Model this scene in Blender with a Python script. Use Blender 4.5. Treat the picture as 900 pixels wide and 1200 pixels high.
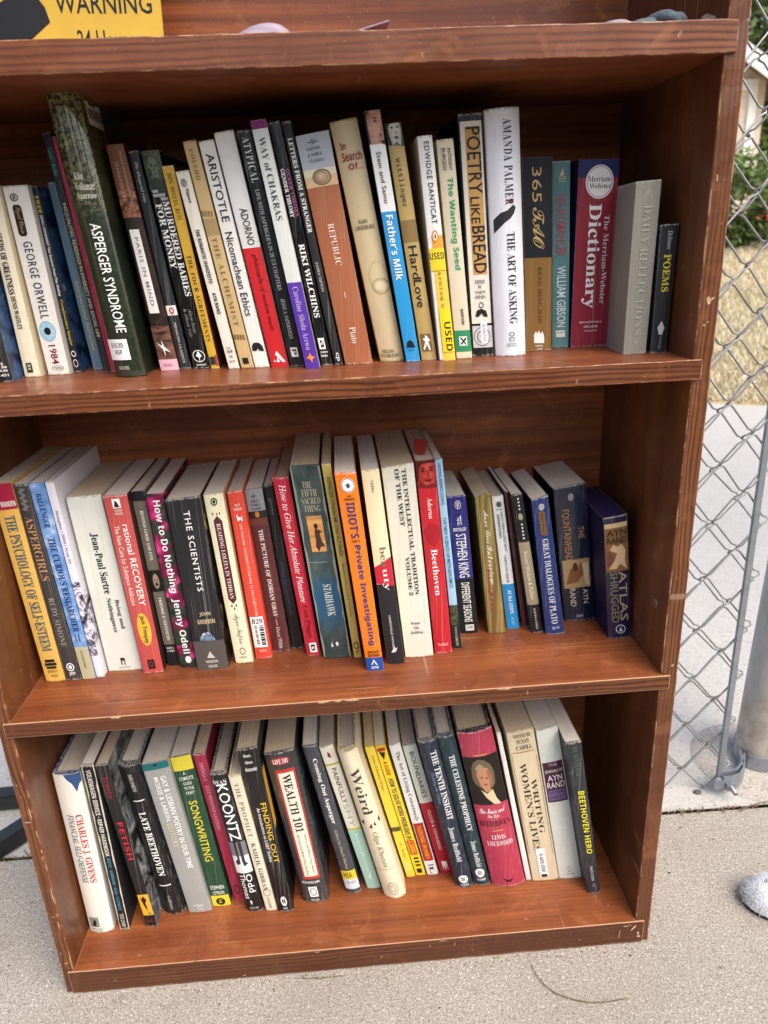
import bpy, bmesh, math, random
from mathutils import Vector, Matrix, noise
random.seed(7)
for _o in list(bpy.data.objects): bpy.data.objects.remove(_o)
SC = bpy.context.scene
COL = SC.collection
R_ = math.radians
# ------------------------------------------------------------------ camera, sky, sun, exposure
cam_d = bpy.data.cameras.new('camera'); cam = bpy.data.objects.new('camera', cam_d); COL.objects.link(cam)
cam_d.sensor_fit = 'VERTICAL'; cam_d.sensor_height = 36; cam_d.sensor_width = 27; cam_d.lens = 25.837
cam_d.clip_start = .02; cam_d.clip_end = 3000
_r = Vector((0.99695244, -0.06632388, -0.04107291)); _u = Vector((0.06132462, 0.3408521, 0.93811467)); _w = Vector((0.04821961, 0.93777449, -0.34388062))
M = Matrix.Identity(4)
for i in range(3):
    M[i][0] = _r[i]; M[i][1] = _u[i]; M[i][2] = -_w[i]
M.translation = Vector((0.36802543, -0.64631218, 0.82097346))
cam.matrix_world = M
SC.camera = cam
cam_d.dof.use_dof = True; cam_d.dof.focus_distance = .78; cam_d.dof.aperture_fstop = 8.5
SUN_EL, SUN_AZ = 52.0, 144.0          # elevation, compass azimuth (0 = +y, clockwise)
wd = bpy.data.worlds.new('World'); SC.world = wd; wd.use_nodes = True
wn = wd.node_tree.nodes; wl = wd.node_tree.links
sky = wn.new('ShaderNodeTexSky'); sky.sky_type = 'NISHITA'; sky.sun_disc = False
sky.sun_elevation = R_(SUN_EL); sky.sun_rotation = R_(SUN_AZ); sky.air_density = 1.0; sky.dust_density = 4.0; sky.ozone_density = 0.6
wl.new(sky.outputs[0], wn['Background'].inputs[0]); wn['Background'].inputs[1].default_value = 0.15
sd = bpy.data.lights.new('sun', 'SUN'); sd.energy = 1.15; sd.angle = R_(50); sd.color = (1, .975, .93)
so = bpy.data.objects.new('sun', sd); COL.objects.link(so)
_a, _e = R_(SUN_AZ), R_(SUN_EL)
_dir = Vector((math.sin(_a) * math.cos(_e), math.cos(_a) * math.cos(_e), math.sin(_e)))
so.rotation_euler = (-_dir).to_track_quat('-Z', 'Y').to_euler(); so.location = _dir * 20
SC.view_settings.view_transform = 'Standard'; SC.view_settings.look = 'None'; SC.view_settings.gamma = 1
SC.view_settings.exposure = .95; SC.view_settings.use_curve_mapping = False
SC.render.engine = 'CYCLES'; SC.cycles.use_denoising = True; SC.cycles.max_bounces = 6; SC.cycles.diffuse_bounces = 4

# ------------------------------------------------------------------ helpers
def lin(h):
    h = h.lstrip('#'); v = [int(h[i:i + 2], 16) / 255 for i in (0, 2, 4)]
    return tuple(c / 12.92 if c <= .04045 else ((c + .055) / 1.055) ** 2.4 for c in v) + (1.0,)
class NT:
    """short node-tree writer"""
    def __init__(s, name):
        s.m = bpy.data.materials.new(name); s.m.use_nodes = True
        s.n = s.m.node_tree.nodes; s.l = s.m.node_tree.links
        s.b = s.n['Principled BSDF']; s.out = s.n['Material Output']
    def set(s, node, k, v):
        inp = node.inputs[k]
        if isinstance(v, bpy.types.NodeSocket): s.l.new(v, inp)
        else:
            inp.default_value = v
    def coord(s, kind='Object', scale=(1, 1, 1), loc=(0, 0, 0), rot=(0, 0, 0)):
        t = s.n.new('ShaderNodeTexCoord'); m = s.n.new('ShaderNodeMapping')
        s.l.new(t.outputs[kind], m.inputs[0]); m.inputs['Scale'].default_value = scale; m.inputs['Location'].default_value = loc; m.inputs['Rotation'].default_value = rot
        return m.outputs[0]
    def noise(s, vec, scale=5, detail=3, rough=.5, dist=0):
        t = s.n.new('ShaderNodeTexNoise'); s.l.new(vec, t.inputs['Vector'])
        t.inputs['Scale'].default_value = scale; t.inputs['Detail'].default_value = detail; t.inputs['Roughness'].default_value = rough; t.inputs['Distortion'].default_value = dist
        return t.outputs[0]
    def vor(s, vec, scale=5, out='Distance', feature='F1'):
        t = s.n.new('ShaderNodeTexVoronoi'); t.feature = feature; s.l.new(vec, t.inputs['Vector']); t.inputs['Scale'].default_value = scale
        return t.outputs[out]
    def ramp(s, fac, stops, interp='LINEAR'):
        r = s.n.new('ShaderNodeValToRGB'); r.color_ramp.interpolation = interp
        while len(r.color_ramp.elements) < len(stops): r.color_ramp.elements.new(.5)
        for e, (p, c) in zip(r.color_ramp.elements, stops):
            e.position = p; e.color = c if len(c) == 4 else tuple(c) + (1,)
        s.l.new(fac, r.inputs[0]); return r.outputs[0]
    def gray(s, fac, a, b): return s.ramp(fac, [(a, (0, 0, 0, 1)), (b, (1, 1, 1, 1))])
    def math(s, op, a, b=0.0, clamp=False):
        m = s.n.new('ShaderNodeMath'); m.operation = op; m.use_clamp = clamp
        for i, v in enumerate((a, b)):
            if isinstance(v, (int, float)): m.inputs[i].default_value = v
            else: s.l.new(v, m.inputs[i])
        return m.outputs[0]
    def mix(s, fac, a, b, mode='MIX'):
        m = s.n.new('ShaderNodeMix'); m.data_type = 'RGBA'; m.blend_type = mode
        for k, v in ((0, fac), (6, a), (7, b)):
            if isinstance(v, bpy.types.NodeSocket): s.l.new(v, m.inputs[k])
            else: m.inputs[k].default_value = v
        return m.outputs[2]
    def attr(s, name):
        a = s.n.new('ShaderNodeAttribute'); a.attribute_name = name; return a.outputs['Fac']
    def bump(s, h, strength=.3, dist=.001):
        b = s.n.new('ShaderNodeBump'); b.inputs['Strength'].default_value = strength; b.inputs['Distance'].default_value = dist
        s.l.new(h, b.inputs['Height']); s.l.new(b.outputs[0], s.b.inputs['Normal'])
    def done(s, col=None, rough=.5, spec=.5, metal=0, coat=0):
        if col is not None: s.set(s.b, 'Base Color', col)
        s.set(s.b, 'Roughness', rough); s.set(s.b, 'Specular IOR Level', spec); s.set(s.b, 'Metallic', metal); s.set(s.b, 'Coat Weight', coat)
        s.set(s.b, 'Coat Roughness', .12)
        return s.m
def tag(o, label=None, cat=None, group=None, kind=None):
    for k, v in (('label', label), ('category', cat), ('group', group), ('kind', kind)):
        if v: o[k] = v
    return o
def empty(name, loc=(0, 0, 0), **k):
    o = bpy.data.objects.new(name, None); COL.objects.link(o); o.location = loc; o.empty_display_size = .02
    return tag(o, **k)
def mesh_obj(name, verts, faces, mats, parent=None, fm=None, smooth=False):
    me = bpy.data.meshes.new(name); me.from_pydata([tuple(v) for v in verts], [], faces)
    for m in (mats if isinstance(mats, (list, tuple)) else [mats]): me.materials.append(m)
    if fm: me.polygons.foreach_set('material_index', fm)
    if smooth: me.polygons.foreach_set('use_smooth', [True] * len(me.polygons))
    me.update()
    o = bpy.data.objects.new(name, me); COL.objects.link(o)
    if parent: o.parent = parent
    return o
def bm_obj(name, bm, mats, parent=None, smooth=False):
    me = bpy.data.meshes.new(name); bm.to_mesh(me); bm.free()
    for m in (mats if isinstance(mats, (list, tuple)) else [mats]): me.materials.append(m)
    if smooth: me.polygons.foreach_set('use_smooth', [True] * len(me.polygons))
    o = bpy.data.objects.new(name, me); COL.objects.link(o)
    if parent: o.parent = parent
    return o
def tube(bm, pts, rad, n=8, caps=True, closed=False):
    """sweep a circle along pts; rad is a number or a list"""
    P = [Vector(p) for p in pts]; rings = []
    up = Vector((0, 0, 1)); prev = None
    for i, p in enumerate(P):
        t = (P[min(i + 1, len(P) - 1)] - P[max(i - 1, 0)]).normalized()
        if prev is None:
            a = t.cross(up) if abs(t.dot(up)) < .95 else t.cross(Vector((1, 0, 0)))
        else: a = prev - t * prev.dot(t)
        a.normalize(); prev = a; b = t.cross(a)
        r = rad[i] if isinstance(rad, (list, tuple)) else rad
        rings.append([bm.verts.new(p + (a * math.cos(2 * math.pi * k / n) + b * math.sin(2 * math.pi * k / n)) * r) for k in range(n)])
    for A, B in zip(rings, rings[1:]):
        for k in range(n): bm.faces.new((A[k], A[(k + 1) % n], B[(k + 1) % n], B[k]))
    if caps: bm.faces.new(rings[0][::-1]); bm.faces.new(rings[-1])
    for f in bm.faces: f.smooth = True
def box(bm, x0, x1, y0, y1, z0, z1):
    v = [bm.verts.new((x, y, z)) for z in (z0, z1) for x, y in ((x0, y0), (x1, y0), (x1, y1), (x0, y1))]
    fs = [bm.faces.new([v[i] for i in f]) for f in ((3, 2, 1, 0), (4, 5, 6, 7), (0, 1, 5, 4), (1, 2, 6, 5), (2, 3, 7, 6), (3, 0, 4, 7))]
    return v, fs

# ------------------------------------------------------------------ materials of the setting
def wood(name, axis, ring=70, seed=0, worn=False, tint=1.0, light=1.0, ring_front=.6, ring_flat=.16, chip=.48):
    t = NT(name)
    sc = {'X': (.11, 1, 1), 'Z': (1, 1, .11), 'Y': (1, .11, 1)}[axis]
    off = {'X': (seed * .7, .06 + .013 * seed, -.10 - .02 * seed), 'Z': (-.06 - .01 * seed, .09, seed * .7), 'Y': (.1, seed, .1)}[axis]
    v = t.coord('Object', sc, off)
    w = t.n.new('ShaderNodeTexWave'); w.wave_type = 'RINGS'; w.rings_direction = axis; w.wave_profile = 'SIN'
    t.l.new(v, w.inputs['Vector']); w.inputs['Scale'].default_value = ring; w.inputs['Distortion'].default_value = 11; w.inputs['Detail'].default_value = 3
    w.inputs['Detail Scale'].default_value = .55; w.inputs['Detail Roughness'].default_value = .55
    grain = t.ramp(w.outputs['Fac'], [(0, (1, 1, 1, 1)), (.45, (.75, .75, .75, 1)), (.8, (.35, .35, .35, 1)), (1, (0, 0, 0, 1))])
    fs = {'X': (5, 300, 300), 'Z': (300, 300, 5), 'Y': (300, 5, 300)}[axis]
    fib = t.noise(t.coord('Object', fs), 1, 4, .65)
    broad = t.noise(t.coord('Object', {'X': (2, 22, 22), 'Z': (22, 22, 2), 'Y': (22, 2, 22)}[axis], (seed, 1, 2)), 1, 4, .6, .6)
    big = t.noise(t.coord('Object', (1, 1, 1), (seed, 0, 0)), 7, 3, .6)
    L = light
    # on the faces turned up and sideways the stain has almost hidden the growth rings; on the front edges they show
    g_ = t.n.new('ShaderNodeNewGeometry'); sx = t.n.new('ShaderNodeSeparateXYZ'); t.l.new(g_.outputs['Normal'], sx.inputs[0])
    face = t.gray(t.math('ABSOLUTE', sx.outputs[1]), .5, .8)
    strength = t.math('ADD', t.math('MULTIPLY', face, ring_front), ring_flat)
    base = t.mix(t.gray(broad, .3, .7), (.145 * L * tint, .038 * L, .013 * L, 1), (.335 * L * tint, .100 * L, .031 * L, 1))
    c = t.mix(t.math('MULTIPLY', t.math('MULTIPLY', t.math('SUBTRACT', 1.0, grain), strength), t.ramp(broad, [(.3, (.25, .25, .25, 1)), (.65, (1.25, 1.25, 1.25, 1))])), base, (.062 * tint, .017, .008, 1))
    c = t.mix(t.math('MULTIPLY', t.gray(fib, .45, .75), .5), c, (.060, .017, .008, 1))
    c = t.mix(t.math('MULTIPLY', t.gray(big, .35, .75), .3), c, (.085 * tint, .026, .012, 1))
    fade = t.noise(t.coord('Object', (1, 1, 1), (seed * 1.3, 4, 0)), 16, 5, .7, 1.2)
    c = t.mix(t.math('MULTIPLY', t.gray(fade, .54, .68), .34), c, (.40 * L, .15 * L, .06 * L, 1))
    blot = t.noise(t.coord('Object', (1, 1, 1), (7, seed * 2.1, 0)), 34, 5, .7, .8)
    c = t.mix(t.math('MULTIPLY', t.gray(blot, .54, .66), .32), c, (.085 * L, .022 * L, .009 * L, 1))
    # thin pale scuffs in two directions and specks of dust
    for k, (rot, sc2, th) in enumerate((((.3, .2, .9), (9, 220, 60), .755), ((.1, .5, -.6), (200, 8, 90), .77), ((.7, .2, .2), (60, 150, 7), .78))):
        s = t.noise(t.coord('Object', sc2, (seed * 3.1 + k, 2, 1), rot), 1, 1, .4)
        c = t.mix(t.math('MULTIPLY', t.gray(s, th, th + .03), .45), c, (.42, .27, .17, 1))
    dust = t.noise(t.coord('Object', (1, 1, 1), (3, seed, 0)), 420, 1, .3)
    c = t.mix(t.math('MULTIPLY', t.gray(dust, .76, .8), .5), c, (.5, .42, .34, 1))
    if worn:
        k1 = t.noise(t.coord('Object', (1, 1, 1), (seed * 2.3, 0, 0)), 55, 4, .65)
        c = t.mix(t.math('MULTIPLY', t.gray(k1, chip, chip + .14), .85), c, (.45, .26, .14, 1))
    t.bump(t.mix(.5, grain, fib), .12, .0004)
    rg = t.ramp(t.noise(t.coord('Object'), 18, 4, .6), [(.3, (.30, .30, .30, 1)), (.75, (.52, .52, .52, 1))])
    return t.done(c, rg, .38, coat=.08)
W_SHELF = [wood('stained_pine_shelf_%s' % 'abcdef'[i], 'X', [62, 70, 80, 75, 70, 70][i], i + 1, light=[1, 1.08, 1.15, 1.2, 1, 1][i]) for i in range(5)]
W_FRONT = [wood('pine_front_edge_%s' % 'abcd'[i], 'X', [56, 64, 72, 60][i], i + 3, light=[1.0, .74, .62, .46][i], tint=.95, ring_front=.75) for i in range(4)]  # darker shelf by shelf downward: weaker light put into the colour, dirt at bottom
W_WORN = wood('worn_pine_edge', 'X', 70, 3, True)
W_WORN2 = wood('chipped_pine_edge', 'X', 70, 4, True, chip=.27)
W_SIDE = [wood('stained_pine_side_%s' % 'ab'[i], 'Z', 75, i + 2, tint=.85, light=.8 if i else .84) for i in range(2)]
W_SWORN = wood('worn_side_edge', 'Z', 75, 5, True)
W_BACK = wood('plywood_back', 'X', 20, 9, light=1.85, ring_front=.38, ring_flat=.1)
def concrete(name, c0, c1, specks=1.0, stain=(.2, .16, .12), stain_amt=.35, sc=1.0):
    t = NT(name)
    v = t.coord('Object')
    a = t.noise(v, 330 * sc, 3, .7); b = t.noise(v, 130 * sc, 2, .6); g = t.noise(v, 5, 4, .6); h = t.noise(v, 22, 4, .65)
    c = t.mix(t.gray(a, .33, .66), c0, c1)
    c = t.mix(t.math('MULTIPLY', t.gray(b, .56, .66), .65 * specks), c, (.17, .14, .115, 1))
    c = t.mix(t.math('MULTIPLY', t.gray(t.noise(v, 210 * sc, 1, .4), .64, .7), .7 * specks), c, (.80, .75, .66, 1))
    c = t.mix(t.math('MULTIPLY', t.gray(t.noise(v, 260 * sc, 1, .4), .69, .73), .8 * specks), c, (.06, .05, .045, 1))
    c = t.mix(t.math('MULTIPLY', t.gray(g, .42, .72), stain_amt), c, t.mix(.5, c, stain + (1,)))
    c = t.mix(t.math('MULTIPLY', t.gray(h, .58, .7), stain_amt), c, t.mix(.55, c, stain + (1,)))
    t.bump(t.mix(.5, a, b), .5, .0016)
    return t.done(c, .9, .25)
M_PAVE = concrete('exposed_aggregate_pavement', (.175, .150, .118, 1), (.53, .48, .405, 1), .75, sc=1.45, stain=(.20, .165, .125), stain_amt=.55)
M_SLAB = concrete('pale_broomed_concrete', (.40, .38, .345, 1), (.57, .545, .505, 1), .4, (.42, .36, .30), .35)
t = NT('dry_lawn_soil'); v = t.coord('Object')
M_SOIL = t.done(t.ramp(t.noise(v, 9, 5, .7), [(.3, (.30, .22, .11, 1)), (.6, (.50, .40, .22, 1)), (.8, (.42, .38, .2, 1))]), .95, .1)
t = NT('far_ground'); M_FAR = t.done(t.ramp(t.noise(t.coord('Object'), .6, 5, .7), [(.3, (.16, .15, .07, 1)), (.7, (.34, .28, .15, 1))]), .95, .1)
def steel(name, c, rough=.38, metal=.85):
    t = NT(name); v = t.coord('Object')
    n = t.noise(v, 40, 4, .7); k = t.vor(v, 90)
    c2 = t.mix(t.gray(n, .35, .7), c, tuple(x * .72 for x in c[:3]) + (1,))
    c2 = t.mix(t.math('MULTIPLY', t.gray(k, .2, .6), .2), c2, tuple(x * .6 for x in c[:3]) + (1,))
    return t.done(c2, t.ramp(n, [(.3, (rough - .08,) * 3 + (1,)), (.7, (rough + .15,) * 3 + (1,))]), .5, metal)
M_WIRE = steel('galvanised_wire', (.36, .36, .352, 1), .46, .6)
M_POST = steel('weathered_galvanised_post', (.50, .51, .52, 1), .5, .55)
M_BAND = steel('galvanised_band', (.36, .39, .43, 1), .42, .6)
M_BLACK = steel('grey_black_painted_steel', (.02, .02, .021, 1), .42, 0)

# ------------------------------------------------------------------ ground
def sheet(name, x0, x1, y0, y1, z, mat, nx=1, ny=1, zf=None):
    vs = [(x0 + (x1 - x0) * i / nx, y0 + (y1 - y0) * j / ny, 0) for j in range(ny + 1) for i in range(nx + 1)]
    vs = [(x, y, zf(x, y) if zf else z) for x, y, _ in vs]
    fs = [(j * (nx + 1) + i, j * (nx + 1) + i + 1, (j + 1) * (nx + 1) + i + 1, (j + 1) * (nx + 1) + i) for j in range(ny) for i in range(nx)]
    return tag(mesh_obj(name, vs, fs, mat), kind='structure')
def rise(x, y):
    d = max(0, y - 3.2 + .3 * math.sin(x * .8))
    return .6 * min(d, 5.2) * .2 + .02 * noise.noise(Vector((x * .7, y * .7, 0)))
JY = lambda x: .222 - .021 * max(0, (x + .2)) / 1.1
vs = [(-4, -1.5, 0), (6, -1.5, 0), (6, JY(1.0) - .002, 0), (1.2, JY(1.0) - .002, 0), (-.2, JY(-.2) - .002, 0), (-4, JY(-.2) - .002, 0)]
tag(mesh_obj('pavement', vs, [tuple(range(6))], M_PAVE), kind='structure')
vs = [(-4, JY(-.2) + .007, -.003), (-.2, JY(-.2) + .007, -.003), (1.2, JY(1.0) + .007, -.003), (6, JY(1) + .007, -.003), (6, 2.0, -.003), (3.2, 2.35, -.003), (1.9, 3.05, -.003), (-4, 3.4, -.003)]
tag(mesh_obj('concrete_path', vs, [tuple(range(8))], M_SLAB), kind='structure')
t = NT('unseen_dark_ground'); v = t.coord('Object'); M_DARK_GROUND = t.done(t.ramp(t.noise(v, 180, 3, .7), [(.35, (.032, .032, .033, 1)), (.7, (.075, .073, .07, 1))]), .9, .2)
tag(mesh_obj('added_dark_ground', [(-40, -5.2, -.012), (40, -5.2, -.012), (40, -1.5, -.012), (-40, -1.5, -.012)], [(0, 1, 2, 3)], M_DARK_GROUND), kind='structure')  # unseen dark ground added behind the camera to cut light bounced into the shelves
sheet('ground', -900, 900, -900, 1200, -.05, M_FAR)
sheet('lawn', -6, 26, 1.9, 30, 0, M_SOIL, 64, 56, lambda x, y: rise(x, y) - .022)
# dirt and dry bits in the joint between the two slabs
M_DEBRIS = NT('dry_debris'); _d = M_DEBRIS; M_DEBRIS = _d.done(_d.ramp(_d.noise(_d.coord('Object'), 60, 3, .6), [(.3, (.07, .05, .03, 1)), (.6, (.25, .18, .1, 1)), (.8, (.5, .42, .28, 1))]), .95, .1)
bm = bmesh.new()
for i in range(900):
    x = random.uniform(-.5, 1.4); y = JY(x) + .0025 + random.gauss(0, .0028); a = random.uniform(0, 6.3); L = random.uniform(.0008, .0028) * (4 if random.random() < .05 else 1); w_ = random.uniform(.0004, .0011)
    c, s_ = math.cos(a), math.sin(a); z = random.uniform(.0005, .003)
    q = [bm.verts.new((x + c * p - s_ * q_, y + s_ * p + c * q_, z + random.uniform(0, .0015))) for p, q_ in ((-L, -w_), (L, -w_), (L, w_), (-L, w_))]
    bm.faces.new(q)
tag(bm_obj('joint_debris', bm, M_DEBRIS), kind='stuff')
# straw coloured grass
M_STRAW = []
for nm, c in (('straw_grass', (.57, .49, .32, 1)), ('pale_straw_grass', (.68, .61, .45, 1)), ('green_grass', (.26, .30, .10, 1))):
    t = NT(nm); M_STRAW.append(t.done(c, .8, .2))
vs, fs, fm = [], [], []
for i in range(26000):
    y = 2.0 + 9 * random.random() ** 1.4; x = random.uniform(.62, 1.02) * y * .66 + random.uniform(.3, 1.2)
    if y < 3.25 - .45 * (x - 1.6): continue
    z = rise(x, y) - .022; h = random.uniform(.02, .06); a = random.uniform(0, 6.3); w_ = .003 + .0012 * y * .5
    l = random.uniform(.02, .06); b = random.uniform(0, 6.3); n0 = len(vs)
    vs += [(x - math.cos(a) * w_, y - math.sin(a) * w_, z), (x + math.cos(a) * w_, y + math.sin(a) * w_, z), (x + math.cos(b) * l, y + math.sin(b) * l, z + h)]
    fs.append((n0, n0 + 1, n0 + 2)); g = noise.noise(Vector((x * 1.5, y * 1.5, 3))); fm.append(2 if random.random() < .05 + max(0, g) * .35 else random.choice((0, 1)))
tag(mesh_obj('dry_grass', vs, fs, M_STRAW, fm=fm), kind='stuff')

# ------------------------------------------------------------------ bookcase
TL, TR, D, W0 = .01338, .01798, .22594, .704
Z0, Z1, Z2, Z3, TS = .03566, .38148, .71098, .97303, .01846
HTOP = 1.30
case = empty('bookcase', (W0 / 2, D / 2, 0), label='worn reddish brown wooden bookcase holding three rows of books', cat='bookcase')
def world_parent(o, p):
    o.parent = p; o.matrix_parent_inverse = Matrix.Translation(-p.location); return o
def board(name, outline, z0, z1, mats, seedb=.0011, jit=.0006):
    """extrude a plan outline between two heights, round and chip its edges; the rounded edges take the worn material"""
    bm = bmesh.new()
    lo = [bm.verts.new((x, y, z0)) for x, y in outline]; hi = [bm.verts.new((x, y, z1)) for x, y in outline]
    n = len(outline); bm.faces.new(lo[::-1]); bm.faces.new(hi)
    for i in range(n): bm.faces.new((lo[i], lo[(i + 1) % n], hi[(i + 1) % n], hi[i]))
    bm.normal_update()
    # cut along the length so that the arris can be uneven
    axis = 2 if z1 - z0 > .2 else 0
    rng = (z0, z1) if axis == 2 else (min(p[0] for p in outline), max(p[0] for p in outline))
    k = int((rng[1] - rng[0]) / .012)
    for i in range(1, k):
        c = rng[0] + (rng[1] - rng[0]) * i / k; co = [0, 0, 0]; no = [0, 0, 0]; co[axis] = c; no[axis] = 1
        bmesh.ops.bisect_plane(bm, geom=bm.verts[:] + bm.edges[:] + bm.faces[:], plane_co=co, plane_no=no)
    es = [e for e in bm.edges if len(e.link_faces) == 2 and e.calc_face_angle(0) > .8]
    r = bmesh.ops.bevel(bm, geom=es, offset=seedb, segments=2, profile=.6, affect='EDGES')
    for f in r['faces']: f.material_index = 1; f.smooth = True
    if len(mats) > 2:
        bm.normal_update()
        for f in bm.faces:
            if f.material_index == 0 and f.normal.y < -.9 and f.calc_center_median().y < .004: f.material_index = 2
    for vtx in {v for f in r['faces'] for v in f.verts}:
        q = vtx.co
        d = max(0, noise.noise(q * 45) - .05) * 1.6 + max(0, noise.noise(q * 160)) * .5
        if min(abs(q.y), abs(q.y - .0025)) < .004:
            q.y += d * jit * 1.6; q.z += -d * jit * 1.2 if axis == 0 and q.z > (z0 + z1) / 2 else 0
    o = bm_obj(name, bm, mats); world_parent(o, case); return o
board('side_panel', [(0, .0026), (TL, .0026), (TL, D), (0, D)], 0, HTOP, [W_SIDE[0], W_SWORN], .0013, jit=.001)
board('side_panel', [(W0 - TR, .0026), (W0, .0026), (W0, D), (W0 - TR, D)], 0, HTOP, [W_SIDE[1], W_SWORN], .0012)
i0, i1 = TL + .0003, W0 - TR - .0003
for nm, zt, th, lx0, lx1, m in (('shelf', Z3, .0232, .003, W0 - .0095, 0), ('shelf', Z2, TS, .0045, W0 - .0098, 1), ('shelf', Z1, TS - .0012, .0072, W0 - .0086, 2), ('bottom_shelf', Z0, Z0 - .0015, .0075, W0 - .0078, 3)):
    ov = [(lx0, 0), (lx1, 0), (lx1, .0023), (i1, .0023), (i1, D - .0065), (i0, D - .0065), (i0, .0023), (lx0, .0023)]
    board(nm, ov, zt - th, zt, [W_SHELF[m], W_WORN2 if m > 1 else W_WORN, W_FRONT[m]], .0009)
board('top_board', [(0, 0.0005), (W0, .0005), (W0, D), (0, D)], HTOP + .0003, HTOP + .02, [W_SHELF[4], W_WORN], .001)
bm = bmesh.new(); box(bm, i0, i1, D - .006, D - .001, .002, HTOP - .001)
world_parent(bm_obj('back_panel', bm, W_BACK), case)
t = NT('brown_plastic_cap'); M_CAP = t.done((.16, .10, .075, 1), .45)
for py, pz in ((.030, .452),):
    bm = bmesh.new(); bmesh.ops.create_cone(bm, cap_ends=True, segments=20, radius1=.0052, radius2=.0046, depth=.0016, matrix=Matrix.Translation((i1 - .0009, py, pz)) @ Matrix.Rotation(-math.pi / 2, 4, 'Y'))
    world_parent(bm_obj('screw_cap', bm, M_CAP), case)
# bare wood where the stain is knocked off: small flakes of different outline, 0.15 mm proud
t = NT('bare_wood'); M_BARE = t.done(t.ramp(t.noise(t.coord('Object'), 300, 3, .6), [(.3, (.36, .22, .12, 1)), (.7, (.62, .45, .29, 1))]), .8, .2)
bm = bmesh.new()
def flake(cx, cz, sx, sz, y=-.00018, rot=0):
    n = random.randint(7, 11); ph = random.random() * 6; pts = []
    for i in range(n):
        a = 2 * math.pi * i / n; r = random.uniform(.55, 1.1); px, pz = math.cos(a) * r * sx, math.sin(a) * r * sz
        pts.append((cx + px * math.cos(rot) - pz * math.sin(rot), y, cz + px * math.sin(rot) + pz * math.cos(rot)))
    bm.faces.new([bm.verts.new(p) for p in pts])
for cx, cz, sx, sz, r in ((.683, .026, .006, .0012, .9), (.690, .012, .003, .0022, .2), (.689, .017, .0016, .003, 0), (.673, .03, .004, .0008, .1), (.666, .018, .0006, .011, -.1), (.678, .031, .002, .001, 0), (.3, .033, .004, .0007, 0), (.21, .006, .003, .001, .3), (.45, .033, .006, .0006, .02)): flake(cx, cz, sx, sz, rot=r)
for cx, cz, sx, sz, r in ((.6945, .762, .0022, .0042, .2), (.6975, .763, .0012, .003, -.9), (.6925, .7405, .0011, .0009, 0), (.6955, .743, .0009, .0008, 0), (.6975, .392, .002, .0012, .3), (.693, .965, .0007, .004, 0), (.6905, .86, .0008, .003, .1)): flake(cx, cz, sx, sz, y=.0026 - .00018, rot=r)
for i in range(7): flake(.0115 + random.uniform(-.0012, .0012), random.uniform(.06, .3), .0007, random.uniform(.002, .012), y=.0026 - .00018)
flake(.006, .255, .0048, .0008, y=.00242); flake(.006, .12, .003, .0006, y=.00242); flake(.008, .048, .004, .0009, y=.00242, rot=.3)
for cx in (.33, .345, .36, .12, .52): flake(cx, Z1 - .0012, random.uniform(.004, .009), .0014)
world_parent(bm_obj('bare_patches', bm, M_BARE), case)

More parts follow.
